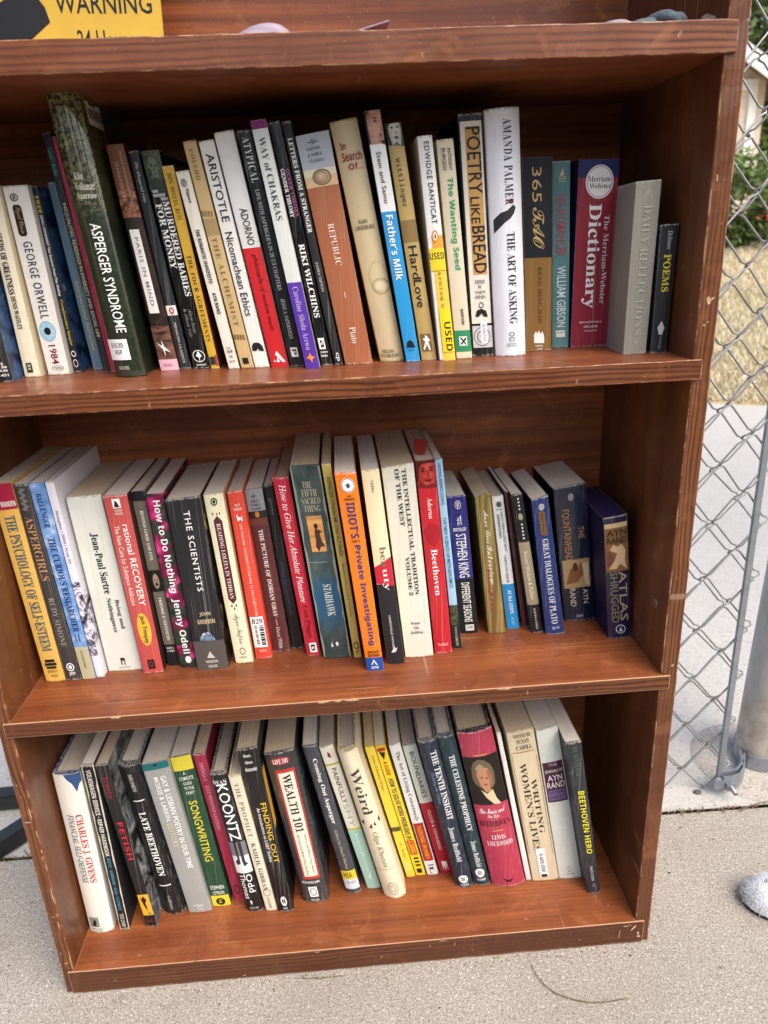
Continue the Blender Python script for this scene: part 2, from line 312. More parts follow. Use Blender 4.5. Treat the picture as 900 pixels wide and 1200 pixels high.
# ------------------------------------------------------------------ books: lettering, covers, pages
BOOKS = [
('black paperback at the near end of the upper row, cut off by the photo edge', 0, 'p', (0.0414, 0.0565, 0.034, 0.0507, 0.1216, 0.1223, 0.0787, 0.104), '#1c1c1e', {'side': '@bluecover'}, [('H', 'e', 'U.S.', 0.85, 0.8698, 0.25, 0.75, 'sb', '#f0eee8'), ('H', 'e', '$7.99', 0.8764, 0.8963, 0.15, 0.85, 'sb', '#f0eee8'), ('H', 'e', '$10.99', 0.9029, 0.9228, 0.15, 0.85, 'sb', '#f0eee8'), ('H', 'e', '0-451', 0.9361, 0.9561, 0.15, 0.85, 'sb', '#f0eee8'), ('T', 't', '100', 0.5586, 0.6739, 0.3, 0.7, 'sb', '#f0eee8')]),
('slim cream paperback with condensed black serif title and small black block near its foot', 0, 'p', (0.0592, 0.0742, 0.0552, 0.0697, 0.1722, 0.1731, 0.1007, 0.104), '#efe4c6', {'side': '#e6d9b8'}, [('T', 't', 'SEEDS OF GREATNESS', 0.2294, 0.5456, 0.22, 0.62, 'B', '#1c1c1e'), ('T', 'a', 'DENIS WAITLEY', 0.5547, 0.7336, 0.28, 0.58, 'B', '#1c1c1e'), ('R', 'e', 0.9182, 0.9713, 0.25, 0.62, '#1c1c1e'), ('T', 'e', 'BK', 0.9278, 0.9616, 0.33, 0.54, 'sb', '#c8bfa4')]),
('white paperback with a blue eye above a red four digit number on its spine', 0, 'p', (0.0797, 0.1004, 0.0713, 0.0938, 0.1724, 0.173, 0.1066, 0.104), '#efece3', {}, [('O', 'e', 0.0387, 0.0763, 0.22, 0.55, '#1c1c1e', 0.22), ('T', 'e', 'S', 0.0462, 0.0688, 0.319, 0.451, 'sb', '#1c1c1e'), ('G', 'p', [(0.22, 0.1045), (0.3, 0.0925), (0.5, 0.094), (0.58, 0.1073), (0.58, 0.2396), (0.5, 0.252), (0.3, 0.2505), (0.22, 0.2369)], '#2e2318'), ('T', 'p', 'Signet Classic', 0.1059, 0.2382, 0.27, 0.53, 'sc', '#b99a63'), ('T', 'a', 'GEORGE ORWELL', 0.2779, 0.683, 0.3, 0.68, 'r', '#3d4552'), ('E', 'p', 0.6968, 0.8099, 0.08, 0.82, '#8fc1d8'), ('E', 'p', 0.7061, 0.8004, 0.13, 0.77, '@iris'), ('E', 'p', 0.7319, 0.7743, 0.3, 0.6, '#10151c'), ('T', 't', '1984', 0.8293, 0.9353, 0.33, 0.66, 'r', '#7e2230'), ('H', 'e', 'TWSS', 0.9525, 0.9671, 0.35, 0.7, 'r', '#1c1c1e'), ('O', 'e', 0.9452, 0.9744, 0.25, 0.8, '#555555', 0.1)]),
('thin black sampler paperback with blue cover and tiny yellow and white spine lettering', 0, 'p', (0.1023, 0.1088, 0.0944, 0.0993, 0.1718, 0.1723, 0.1156, 0.104), '#15171b', {'side': '@bluecover'}, [('T', 't', 'FREE', 0.0485, 0.1342, 0.2, 0.8, 'sb', '#cdb84a'), ('T', 'a', 'JOHN LESCROART The Second Chair/The Motive', 0.1428, 0.5687, 0.2, 0.75, 'sb', '#f0eee8'), ('T', 't', 'Complimentary Sampler', 0.5874, 0.8446, 0.2, 0.8, 'r', '#cdb84a'), ('O', 'e', 0.8738, 0.9081, 0.15, 0.85, '#f0eee8', 0.3), ('O', 'e', 0.9229, 0.9674, 0.15, 0.85, '#f0eee8', 0.2)]),
('slim teal blue paperback with pale yellow lettering, lower than the black book touching it', 0, 'p', (0.1171, 0.1266, 0.1047, 0.1122, 0.1759, 0.1764, 0.1287, 0.0948), '#5d7d90', {}, [('T', 't', 'Interpersonal Attraction', 0.5092, 0.8913, 0.25, 0.8, 'r', '#c9bf80')]),
('slim near black book with teal authors high on its spine beside the laminated hardcover', 0, 'p', (0.1353, 0.1411, 0.1161, 0.1228, 0.2141, 0.2153, 0.1039, 0.1196), '#1b2320', {}, [('T', 'a', 'Lucal / Ender', 0.0608, 0.1687, 0.25, 0.75, 'r', '#5fb3b0'), ('T', 't', 'INEQUALITIES: READINGS IN DIVERSITY AND SOCIAL LIFE', 0.2726, 0.8375, 0.25, 0.8, 'r', '#c9c6a0')]),
('thin crimson book squeezed against the laminated library hardcover', 0, 'p', (0.1417, 0.1461, 0.1238, 0.1275, 0.2112, 0.2118, 0.1042, 0.1193), '#b32d4c', {}, []),
('tall laminated library hardcover with leafy dark cover and white shelf label', 0, 'h', (0.1556, 0.1836, 0.1351, 0.162, 0.2423, 0.2428, 0.0726, 0.15), '@leaf', {'bulge': 0.006, 'gloss': 1}, [('H', 'a', 'Klin', 0.2675, 0.29, 0.3, 0.58, 'B', '#c9c6b4'), ('H', 'a', 'Volkmar', 0.3005, 0.326, 0.25, 0.85, 'B', '#c9c6b4'), ('H', 'a', 'Sparrow', 0.3331, 0.3603, 0.25, 0.85, 'B', '#c9c6b4'), ('T', 't', 'ASPERGER SYNDROME', 0.4375, 0.8286, 0.42, 0.75, 'r', '#f0eee8'), ('R', 's', 0.8531, 0.932, 0.0, 0.68, '#eceae6'), ('H', 's', '616.89', 0.866, 0.8857, 0.12, 0.52, 'sb', '#1c1c1e'), ('H', 's', 'ASP', 0.8923, 0.9104, 0.2, 0.45, 'sb', '#1c1c1e'), ('H', 'e', 'GUILFORD', 0.9555, 0.9689, 0.2, 0.55, 'sb', '#b8b5a8')]),
('brown and black paperback with a long white title strip and a pink foot', 0, 'p', (0.1919, 0.2098, 0.1718, 0.187, 0.202, 0.2029, 0.0983, 0.1252), '@branches', {'side': '#4a2c20'}, [('R', 'b', 0.0015, 0.184, 0, 1, '#7f5238'), ('T', 'a', 'JENNIFER LEE', 0.0708, 0.2328, 0.2, 0.45, 'r', '#c9a58c'), ('T', 'a', 'Edited and introduced by', 0.032, 0.2424, 0.62, 0.8, 'r', '#c99f86'), ('R', 'b', 0.184, 0.3024, 0, 1, '@autumn'), ('R', 'b', 0.3531, 0.7269, 0.15, 0.7, '#efece6'), ('T', 't', 'PARIS IN MIND', 0.3864, 0.6915, 0.34, 0.56, 'r', '#8a8680'), ('R', 'b', 0.7871, 0.9459, 0, 1, '@plank'), ('G', 'p', [(0.12, 0.8661), (0.4, 0.8797), (0.42, 0.8512), (0.5, 0.8842), (0.8, 0.9143), (0.5, 0.9006), (0.45, 0.9333), (0.4, 0.896)], '#f0eee8'), ('R', 'b', 0.9459, 0.9999, 0, 1, '#e3b3c0'), ('H', 'e', 'VINTAGE', 0.9664, 0.9789, 0.2, 0.7, 'r', '#a06a7a')]),
('slim black paperback with italic title and white band bearing an orange oval', 0, 'p', (0.2104, 0.2206, 0.1901, 0.1982, 0.1966, 0.1973, 0.1013, 0.1222), '#1b2125', {}, [('T', 't', 'The Bhagavad Gita', 0.047, 0.2181, 0.3, 0.7, 'I', '#d5d2c8'), ('R', 'b', 0.6877, 0.7347, 0, 1, '#f0eee8'), ('E', 'e', 0.6959, 0.7286, 0.25, 0.75, '#c8502c'), ('E', 'e', 0.704, 0.7204, 0.4, 0.6, '#f0eee8'), ('T', 'e', 'PENGUIN CLASSICS', 0.7697, 0.9676, 0.4, 0.62, 'r', '#d5d2c8')]),
('black paperback with bold white two line title and greenish portrait at its top', 0, 'p', (0.2245, 0.2404, 0.2017, 0.2174, 0.1958, 0.1971, 0.0984, 0.1251), '#191b18', {}, [('R', 'p', 0.0023, 0.1718, 0, 1, '@mossy'), ('G', 'p', [(0.3, 0.0325), (0.5, 0.0254), (0.72, 0.0398), (0.78, 0.0726), (0.66, 0.1076), (0.5, 0.1207), (0.36, 0.1014), (0.26, 0.0644)], '#6d745c'), ('G', 'p', [(0.34, 0.0579), (0.46, 0.0554), (0.46, 0.0662), (0.36, 0.0689)], '#2e3427'), ('G', 'p', [(0.58, 0.0586), (0.7, 0.0625), (0.68, 0.0724), (0.58, 0.0687)], '#2e3427'), ('G', 'p', [(0.48, 0.0699), (0.56, 0.0706), (0.58, 0.087), (0.46, 0.086)], '#4c5340'), ('G', 'p', [(0.42, 0.0961), (0.62, 0.0978), (0.54, 0.1036)], '#3a3f30'), ('G', 'p', [(0.1, 0.1318), (0.4, 0.1162), (0.62, 0.1181), (0.95, 0.1427), (0.95, 0.1756), (0.1, 0.1685)], '#353b2c'), ('H', 't', 'THE', 0.1663, 0.1773, 0.1, 0.45, 'B', '#f0eee8'), ('H', 't', 'WOMAN', 0.1824, 0.1972, 0.1, 0.8, 'B', '#f0eee8'), ('H', 't', 'WHO', 0.2011, 0.214, 0.5, 0.9, 'B', '#f0eee8'), ('T', 't', 'MURDERED BABIES', 0.218, 0.6465, 0.55, 0.92, 'B', '#f0eee8'), ('T', 't', 'FOR MONEY', 0.2255, 0.5162, 0.1, 0.48, 'B', '#f0eee8'), ('T', 'a', 'Alison Rattle', 0.7065, 0.822, 0.5, 0.7, 'I', '#8c8c86'), ('T', 'a', '& Allison Vale', 0.7049, 0.8415, 0.22, 0.42, 'I', '#8c8c86'), ('O', 'e', 0.9055, 0.9653, 0.1, 0.85, '#f0eee8', 0.12), ('G', 'e', [(0.3, 0.9345), (0.48, 0.9098), (0.66, 0.9361), (0.5, 0.944), (0.5, 0.9611), (0.46, 0.9609), (0.46, 0.9438)], '#f0eee8'), ('H', 'e', 'JOHN BLAKE', 0.9739, 0.9869, 0.2, 0.8, 'r', '#f0eee8')]),
('mustard yellow paperback with brown lettering beside the bold black and white title', 0, 'p', (0.2422, 0.25, 0.2197, 0.23, 0.1825, 0.1832, 0.0926, 0.128), '#d7aa36', {'side': '#6d3a2a'}, [('T', 'a', 'DON MIGUEL RUIZ', 0.0333, 0.2499, 0.28, 0.68, 'R', '#6b4a1a'), ('T', 't', 'THE FOUR AGREEMENTS', 0.4173, 0.8531, 0.28, 0.72, 'R', '#5a3d14'), ('R', 'e', 0.9342, 0.9754, 0.1, 0.7, '#20303a'), ('R', 'e', 0.9263, 0.981, 0.72, 0.98, '#a33a2c')]),
('slim ivory paperback with small bold black title and a ringed emblem at top', 0, 'p', (0.2602, 0.2705, 0.2324, 0.2442, 0.1769, 0.1783, 0.0863, 0.104), '#ebe5d4', {}, [('O', 'e', 0.0372, 0.0731, 0.2, 0.62, '#1c1c1e', 0.22), ('T', 'e', 'S', 0.0444, 0.0659, 0.326, 0.494, 'sb', '#1c1c1e'), ('T', 'e', 'Signet', 0.0819, 0.1504, 0.35, 0.65, 'B', '#1c1c1e'), ('T', 't', 'THE ROMANTIC MANIFESTO', 0.2771, 0.545, 0.3, 0.62, 'sb', '#1c1c1e'), ('T', 'a', 'AYN RAND', 0.5931, 0.7041, 0.3, 0.62, 'sb', '#1c1c1e'), ('H', 'e', 'U.S.', 0.8771, 0.891, 0.3, 0.65, 'r', '#1c1c1e'), ('H', 'e', '$4.99', 0.8957, 0.9143, 0.25, 0.75, 'sb', '#1c1c1e'), ('H', 'e', 'CAN', 0.9235, 0.9375, 0.3, 0.65, 'r', '#1c1c1e'), ('H', 'e', '$5.99', 0.9516, 0.9657, 0.25, 0.75, 'r', '#1c1c1e')]),
('sandy gold paperback with faint brown lettering and battlement ornaments', 0, 'p', (0.2726, 0.2849, 0.2423, 0.2536, 0.2008, 0.202, 0.0845, 0.128), '#cdb079', {}, [('T', 'a', 'COELHO', 0.0342, 0.1584, 0.3, 0.65, 'R', '#7d6a45'), ('R', 'b', 0.3186, 0.3914, 0, 1, '#a88f5f'), ('R', 'p', 0.2836, 0.3089, 0.05, 0.2, '#8a7348'), ('R', 'p', 0.2851, 0.3103, 0.27, 0.42, '#8a7348'), ('R', 'p', 0.2866, 0.3118, 0.49, 0.64, '#8a7348'), ('R', 'p', 0.288, 0.3132, 0.71, 0.86, '#8a7348'), ('T', 't', 'THE ALCHEMIST', 0.3987, 0.7972, 0.3, 0.68, 'R', '#876d42'), ('R', 'p', 0.8358, 0.8601, 0.05, 0.2, '#7a6238'), ('R', 'p', 0.8367, 0.8609, 0.27, 0.42, '#7a6238'), ('R', 'p', 0.8376, 0.8617, 0.49, 0.64, '#7a6238'), ('R', 'p', 0.8384, 0.8626, 0.71, 0.86, '#7a6238'), ('R', 'e', 0.947, 0.9759, 0.25, 0.7, '#1c1c1e')]),
('white paperback lettered in plain black with a half disc emblem at its foot', 0, 'p', (0.2859, 0.2998, 0.256, 0.2692, 0.2004, 0.202, 0.0849, 0.128), '#f1eee5', {}, [('T', 't', 'ARISTOTLE', 0.0528, 0.3352, 0.25, 0.78, 'r', '#1c1c1e'), ('T', 't', 'Nicomachean Ethics', 0.3787, 0.7526, 0.22, 0.72, 'r', '#1c1c1e'), ('G', 'e', [(0.1, 0.9164), (0.14, 0.894), (0.28, 0.8803), (0.5, 0.8772), (0.72, 0.8822), (0.86, 0.8971), (0.9, 0.9197), (0.62, 0.9185), (0.5, 0.9057), (0.38, 0.9175)], '#1c1c1e')]),
('paperback split white above and bright red below with three white triangles', 0, 'p', (0.3023, 0.3188, 0.2704, 0.2875, 0.2064, 0.2085, 0.0825, 0.138), '#efeee8', {}, [('R', 'b', 0.4674, 0.9992, 0, 1, '#d3262a'), ('T', 'a', 'ADORNO', 0.3032, 0.4553, 0.35, 0.75, 'r', '#333333'), ('T', 't', 'philosophy of modern music', 0.4914, 0.8331, 0.38, 0.72, 'I', '#4c0f12'), ('G', 'e', [(0.35, 0.9745), (0.48, 0.951), (0.56, 0.9754)], '#f0eee8'), ('G', 'e', [(0.2, 0.9738), (0.26, 0.962), (0.32, 0.9743)], '#f0eee8'), ('G', 'e', [(0.36, 0.9385), (0.5, 0.9233), (0.9, 0.9768), (0.7, 0.976)], '#f0eee8')]),
('black paperback with spaced white capitals and a white square emblem near its foot', 0, 'p', (0.3209, 0.3342, 0.2911, 0.3027, 0.2068, 0.2082, 0.0787, 0.138), '#191a1d', {}, [('T', 't', 'ATYPICAL', 0.0282, 0.2043, 0.25, 0.78, 'R', '#f0eee8'), ('T', 't', 'LIFE WITH ASPERGER’S IN 20 1/3 CHAPTERS', 0.2314, 0.6523, 0.35, 0.65, 'R', '#c9c7c2'), ('T', 'a', 'JESSE A. SAPERSTEIN', 0.6898, 0.87, 0.35, 0.65, 'R', '#c9c7c2'), ('R', 'e', 0.9092, 0.9527, 0.25, 0.75, '#f0eee8'), ('T', 'e', 'P', 0.9171, 0.9448, 0.35, 0.65, 'sb', '#1c1c1e')]),
('pale grey paperback with plum top and violet lower part', 0, 'p', (0.3363, 0.3494, 0.3048, 0.318, 0.2118, 0.2133, 0.0621, 0.138), '#d8dcd5', {}, [('R', 'b', 0.0, 0.0322, 0, 1, '#7d2a68'), ('R', 'b', 0.6274, 1.0, 0, 1, '#55309a'), ('T', 't', 'WAY of CHAKRAS', 0.0631, 0.3761, 0.28, 0.7, 'R', '#3c3f46'), ('T', 'a', 'Caroline Shola Arewa', 0.6452, 0.9161, 0.3, 0.7, 'R', '#b9a8dc'), ('G', 'e', [(0.5, 0.9274), (0.6, 0.9429), (0.85, 0.9476), (0.62, 0.9563), (0.55, 0.9732), (0.42, 0.9575), (0.18, 0.951), (0.4, 0.9422)], '#e08a3c')]),
('slim black paperback with magenta and white title and a white square near its foot', 0, 'p', (0.3517, 0.3616, 0.3198, 0.3288, 0.2123, 0.2134, 0.0744, 0.138), '#161719', {'side': '#6d4a38'}, [('T', 't', 'QUEER THEORY,', 0.1796, 0.3689, 0.55, 0.92, 'B', '#b0568e'), ('T', 't', 'GENDER THEORY', 0.1771, 0.3667, 0.1, 0.46, 'B', '#f0eee8'), ('T', 'a', 'RIKI WILCHINS', 0.4744, 0.7837, 0.25, 0.8, 'B', '#f0eee8'), ('R', 'e', 0.8735, 0.923, 0.1, 0.7, '#f0eee8'), ('T', 'e', 'a', 0.8811, 0.9154, 0.25, 0.6, 'sb', '#1c1c1e'), ('H', 'e', 'alyson', 0.9308, 0.9424, 0.1, 0.8, 'sb', '#f0eee8'), ('H', 'e', 'books', 0.9461, 0.9577, 0.1, 0.7, 'sb', '#f0eee8')]),
('thin black paperback with small white capitals beside the tan thick paperback', 0, 'p', (0.364, 0.3716, 0.3308, 0.3383, 0.2121, 0.2132, 0.0749, 0.138), '#1c1b1a', {}, [('T', 't', 'LETTERS FROM A STRANGER', 0.063, 0.4307, 0.25, 0.78, 'B', '#f0eee8'), ('T', 'a', 'JAMES TIPTON', 0.5495, 0.6753, 0.3, 0.65, 'R', '#c9c7c2'), ('T', 'e', 'cp', 0.9416, 0.9803, 0.25, 0.75, 'r', '#f0eee8')]),
('thick terracotta paperback with grey top panel and fossil shell picture', 0, 'p', (0.374, 0.4006, 0.3418, 0.3712, 0.2002, 0.2046, 0.0738, 0.128), '#a5613c', {'side': '#cf9a72'}, [('R', 'b', 0.0, 0.1399, 0, 1, '#a9b1b7'), ('H', 'e', '~M~', 0.0224, 0.0425, 0.32, 0.62, 'I', '#333333'), ('H', 'e', 'BARNES', 0.052, 0.0655, 0.25, 0.65, 'R', '#444444'), ('H', 'e', '& NOBLE', 0.076, 0.0896, 0.25, 0.68, 'R', '#444444'), ('H', 'e', 'CLASSICS', 0.1, 0.1136, 0.25, 0.7, 'R', '#444444'), ('R', 'p', 0.1399, 0.2124, 0, 1, '#d6b288'), ('R', 'p', 0.1399, 0.1691, 0, 1, '#d9cdb0'), ('O', 'p', 0.1423, 0.2078, 0.24, 0.82, '#6d5a45', 0.16), ('O', 'p', 0.1476, 0.2021, 0.285, 0.76, '#9a8468', 0.16), ('O', 'p', 0.1529, 0.1964, 0.33, 0.7, '#6d5a45', 0.16), ('O', 'p', 0.1582, 0.1907, 0.375, 0.64, '#9a8468', 0.16), ('O', 'p', 0.1636, 0.185, 0.42, 0.58, '#6d5a45', 0.16), ('T', 't', 'REPUBLIC', 0.3663, 0.5459, 0.4, 0.6, 'R', '#f0dccb'), ('R', 't', 0.6632, 0.69, 0.49, 0.51, '#f0dccb'), ('T', 'a', 'Plato', 0.8228, 0.8985, 0.4, 0.62, 'R', '#f0dccb')]),
('cream hardcover with crimson three line title at its top', 0, 'h', (0.4088, 0.4322, 0.3723, 0.3966, 0.2111, 0.215, 0.0819, 0.138), '#d2bf96', {'bulge': 0.003}, [('H', 't', 'In', 0.0853, 0.1097, 0.2, 0.4, 'sb', '#8c2330'), ('H', 't', 'Search', 0.1211, 0.1554, 0.18, 0.9, 'sb', '#8c2330'), ('H', 't', 'Of...', 0.165, 0.1897, 0.35, 0.88, 'sb', '#8c2330'), ('H', 'a', 'ALAN', 0.3845, 0.4018, 0.28, 0.62, 'r', '#4a3b2a'), ('H', 'a', 'LANDSBURG', 0.4093, 0.4267, 0.12, 0.85, 'r', '#4a3b2a'), ('O', 'p', 0.5595, 0.7014, 0.25, 1, '#b9a67c', 0.06), ('O', 'p', 0.632, 0.6979, 0.3, 1, '#a08c62', 0.1), ('E', 'p', 0.6466, 0.6832, 0.4, 0.9, '#dccdab'), ('H', 'e', 'NELSON', 0.9423, 0.9579, 0.15, 0.62, 'r', '#3b3026'), ('H', 'e', 'DOUBLEDAY', 0.9623, 0.978, 0.05, 0.85, 'r', '#3b3026')]),
('paperback with child face photo on top, white author panel and bright blue title panel', 0, 'p', (0.4332, 0.4465, 0.4027, 0.4165, 0.2175, 0.2187, 0.0712, 0.138), '#2496d2', {'side': '#1d3338'}, [('R', 'p', 0.0, 0.1218, 0, 1, '@skin'), ('G', 'p', [(0, 0.0), (0.3, 0.0), (0.1, 0.0171), (0.06, 0.0597), (0.12, 0.119), (0, 0.1182)], '#3a2620'), ('G', 'p', [(0, 0.0839), (0.3, 0.0924), (0.7, 0.1139), (1, 0.1068), (1, 0.1255), (0, 0.1182)], '#2a1e1a'), ('G', 'p', [(0.42, 0.0287), (0.6, 0.024), (0.78, 0.03), (0.6, 0.0316)], '#4a3228'), ('E', 'p', 0.0347, 0.0438, 0.48, 0.72, '#33221c'), ('E', 'p', 0.0366, 0.0406, 0.62, 0.68, '#c9b8a8'), ('G', 'p', [(0.86, 0.0535), (0.96, 0.0757), (0.84, 0.0779)], '#9a6450'), ('G', 'p', [(0.66, 0.0904), (0.8, 0.0862), (0.97, 0.0881), (0.84, 0.0988)], '#9a4a48'), ('R', 'b', 0.1218, 0.3754, 0, 1, '#eeeeea'), ('T', 'a', 'Stein and Samu', 0.1497, 0.3423, 0.32, 0.62, 'r', '#1c1c1e'), ('T', 't', 'Father’s Milk', 0.3887, 0.6483, 0.25, 0.75, 'sb', '#f0eee8'), ('G', 'e', [(0.2, 0.9339), (0.28, 0.9118), (0.5, 0.9014), (0.72, 0.9133), (0.8, 0.936)], '#1c1c1e'), ('H', 'e', 'FRANCES', 0.9425, 0.95, 0.3, 0.7, 'r', '#14506f')]),
('khaki paperback with grey face photo at its top and hand drawn black title', 0, 'p', (0.4489, 0.4638, 0.421, 0.4351, 0.2076, 0.2092, 0.0778, 0.138), '#c0a465', {}, [('R', 'p', 0.0, 0.0865, 0, 1, '@greyskin'), ('G', 'p', [(0, 0.0), (0.28, 0.0), (0.14, 0.0142), (0.16, 0.0471), (0.3, 0.0847), (0, 0.0819)], '#3d3936'), ('G', 'p', [(1, 0.0), (0.86, 0.0), (0.93, 0.0283), (0.9, 0.0541), (0.8, 0.0893), (1, 0.0911)], '#4a4642'), ('G', 'p', [(0.26, 0.0154), (0.36, 0.0118), (0.5, 0.0177), (0.38, 0.0211)], '#3a3632'), ('G', 'p', [(0.62, 0.0169), (0.74, 0.0122), (0.86, 0.0172), (0.74, 0.0213)], '#3a3632'), ('G', 'p', [(0.52, 0.0342), (0.62, 0.0332), (0.64, 0.0418), (0.54, 0.0422)], '#8a847c'), ('G', 'p', [(0.42, 0.0542), (0.56, 0.0489), (0.72, 0.0537), (0.58, 0.0642)], '#4a4440'), ('G', 'p', [(0.3, 0.0847), (0.55, 0.0705), (0.8, 0.0893)], '#6d6660'), ('R', 'b', 0.3833, 0.4759, 0, 1, '#8f7544'), ('T', 'a', 'wittlinger', 0.1325, 0.3304, 0.25, 0.65, 'm', '#1c1c1e'), ('T', 't', 'Hard', 0.4904, 0.6331, 0.25, 0.78, 'r', '#1c1c1e'), ('T', 't', 'Love', 0.6369, 0.7574, 0.25, 0.78, 'r', '#1c1c1e'), ('R', 'e', 0.877, 0.9558, 0.15, 0.8, '#7a6238'), ('G', 'e', [(0.45, 0.8808), (0.58, 0.8892), (0.75, 0.9095), (0.6, 0.9128), (0.7, 0.9527), (0.6, 0.9523), (0.48, 0.9241), (0.3, 0.9511), (0.22, 0.9468), (0.4, 0.912), (0.25, 0.8995), (0.42, 0.8963)], '#f0eee8')]),
('white paperback with yellow used stickers and an orange lower spine', 0, 'p', (0.4657, 0.4811, 0.4483, 0.4614, 0.1963, 0.1972, 0.0699, 0.128), '#eeede8', {'side': '#c9bda2'}, [('T', 'a', 'EDWIDGE DANTICAT', 0.0243, 0.3676, 0.38, 0.74, 'r', '#1c1c1e'), ('R', 'b', 0.4201, 1.0, 0.25, 1, '#e8a23a'), ('E', 'e', 0.3969, 0.4494, 0.28, 0.72, '#e58a2a'), ('E', 'e', 0.4044, 0.4419, 0.38, 0.62, '#f0eee8'), ('E', 'e', 0.4119, 0.4344, 0.45, 0.56, '#1c1c1e'), ('R', 'b', 0.5797, 1.0, 0.2, 1, '#e6c64a'), ('T', 't', 'farming o', 0.5601, 0.7446, 0.4, 0.68, 'm', '#7d6a3a'), ('R', 's', 0.4759, 0.5754, 0.0, 1, '#e8cf2e'), ('H', 's', 'USED', 0.4948, 0.5253, 0.02, 0.95, 'sb', '#1c1c1e'), ('R', 's', 0.753, 0.9571, 0.25, 1, '#ecd21f'), ('T', 's', 'USED', 0.8136, 0.9532, 0.48, 0.9, 'sb', '#1c1c1e')]),
('buff paperback with green sans title and a green square band near its foot', 0, 'p', (0.4831, 0.4985, 0.4659, 0.4811, 0.1936, 0.1945, 0.0755, 0.128), '#e2d6b8', {}, [('T', 'a', 'ANTHONY', 0.0365, 0.1332, 0.58, 0.8, 'r', '#4a4438'), ('T', 'a', 'BURGESS', 0.0377, 0.1309, 0.24, 0.46, 'r', '#4a4438'), ('T', 't', 'The Wanting Seed', 0.1613, 0.5708, 0.32, 0.78, 'sb', '#2a9d6c'), ('T', 'e', 'NORTON', 0.7559, 0.8301, 0.5, 0.68, 'sb', '#1c1c1e'), ('R', 'b', 0.8589, 0.9643, 0, 1, '#2f8f5e'), ('R', 'e', 0.8882, 0.9346, 0.25, 0.75, '#f0eee8'), ('G', 'e', [(0.3, 0.8957), (0.4, 0.8919), (0.7, 0.927), (0.66, 0.9331)], '#1c1c1e'), ('G', 'e', [(0.66, 0.8931), (0.72, 0.9017), (0.38, 0.9298), (0.3, 0.9253)], '#1c1c1e')]),
('black edged paperback with tall dark title on tan blocks over cream', 0, 'p', (0.5005, 0.5222, 0.4866, 0.5088, 0.2148, 0.2156, 0.0846, 0.138), '#17171a', {'side': '#141416'}, [('R', 'b', 0.0297, 0.8516, 0.06, 0.94, '#e6e0d0'), ('R', 'b', 0.0491, 0.6405, 0.24, 0.86, '#c89a58'), ('T', 't', 'POETRY', 0.0524, 0.3083, 0.28, 0.86, 'r', '#1c1c1e'), ('T', 't', 'LIKE', 0.3213, 0.4275, 0.3, 0.68, 'r', '#1c1c1e'), ('T', 't', 'BREAD', 0.4384, 0.6334, 0.3, 0.86, 'r', '#1c1c1e'), ('H', 'a', 'EDITED', 0.6621, 0.6785, 0.3, 0.72, 'R', '#333333'), ('H', 'a', 'BY', 0.684, 0.6986, 0.42, 0.58, 'R', '#333333'), ('H', 'a', 'MARTÍN', 0.7042, 0.7208, 0.28, 0.74, 'R', '#333333'), ('H', 'a', 'ESPADA', 0.7263, 0.7429, 0.28, 0.74, 'R', '#333333'), ('O', 'e', 0.7578, 0.7839, 0.4, 0.62, '#1c1c1e', 0.3), ('G', 'e', [(0.22, 0.8198), (0.3, 0.794), (0.5, 0.7857), (0.72, 0.7963), (0.78, 0.8229), (0.62, 0.822), (0.5, 0.8063), (0.38, 0.8207)], '#1c1c1e'), ('R', 's', 0.8611, 0.9589, 0.06, 0.94, '#c9c7c2'), ('O', 's', 0.8667, 0.953, 0.1, 0.85, '#5a6478', 0.1), ('O', 's', 0.8819, 0.9394, 0.24, 0.7, '#5a6478', 0.2), ('R', 's', 0.8406, 0.94, 0.42, 0.72, '#e8e8ea'), ('T', 's', 'BUSBOYS', 0.8558, 0.9284, 0.5, 0.64, 'r', '#77808c')]),
('thick white dust jacketed hardcover with a small dark hand drawing on its spine', 0, 'h', (0.5229, 0.5528, 0.5101, 0.5411, 0.2167, 0.2184, 0.081, 0.138), '#eceef3', {'bulge': 0.007}, [('T', 'a', 'AMANDA PALMER', 0.0414, 0.3654, 0.46, 0.72, 'R', '#1c1c1e'), ('G', 'p', [(0.1, 0.4214), (0.3, 0.3962), (0.5, 0.3881), (0.7, 0.3666), (0.78, 0.3775), (0.72, 0.4005), (0.6, 0.4196), (0.4, 0.4381), (0.2, 0.4635), (0.1, 0.4764)], '#2b2b2d'), ('E', 'p', 0.3425, 0.3626, 0.58, 0.7, '#b3232c'), ('T', 't', 'THE ART OF ASKING', 0.4743, 0.8544, 0.46, 0.72, 'R', '#1c1c1e'), ('O', 'e', 0.8913, 0.9102, 0.42, 0.6, '#444444', 0.25), ('O', 'e', 0.914, 0.9329, 0.42, 0.6, '#444444', 0.25), ('H', 'e', 'GRAND', 0.9405, 0.9462, 0.34, 0.66, 'r', '#444444'), ('H', 'e', 'CENTRAL', 0.95, 0.9557, 0.32, 0.68, 'r', '#444444')]),
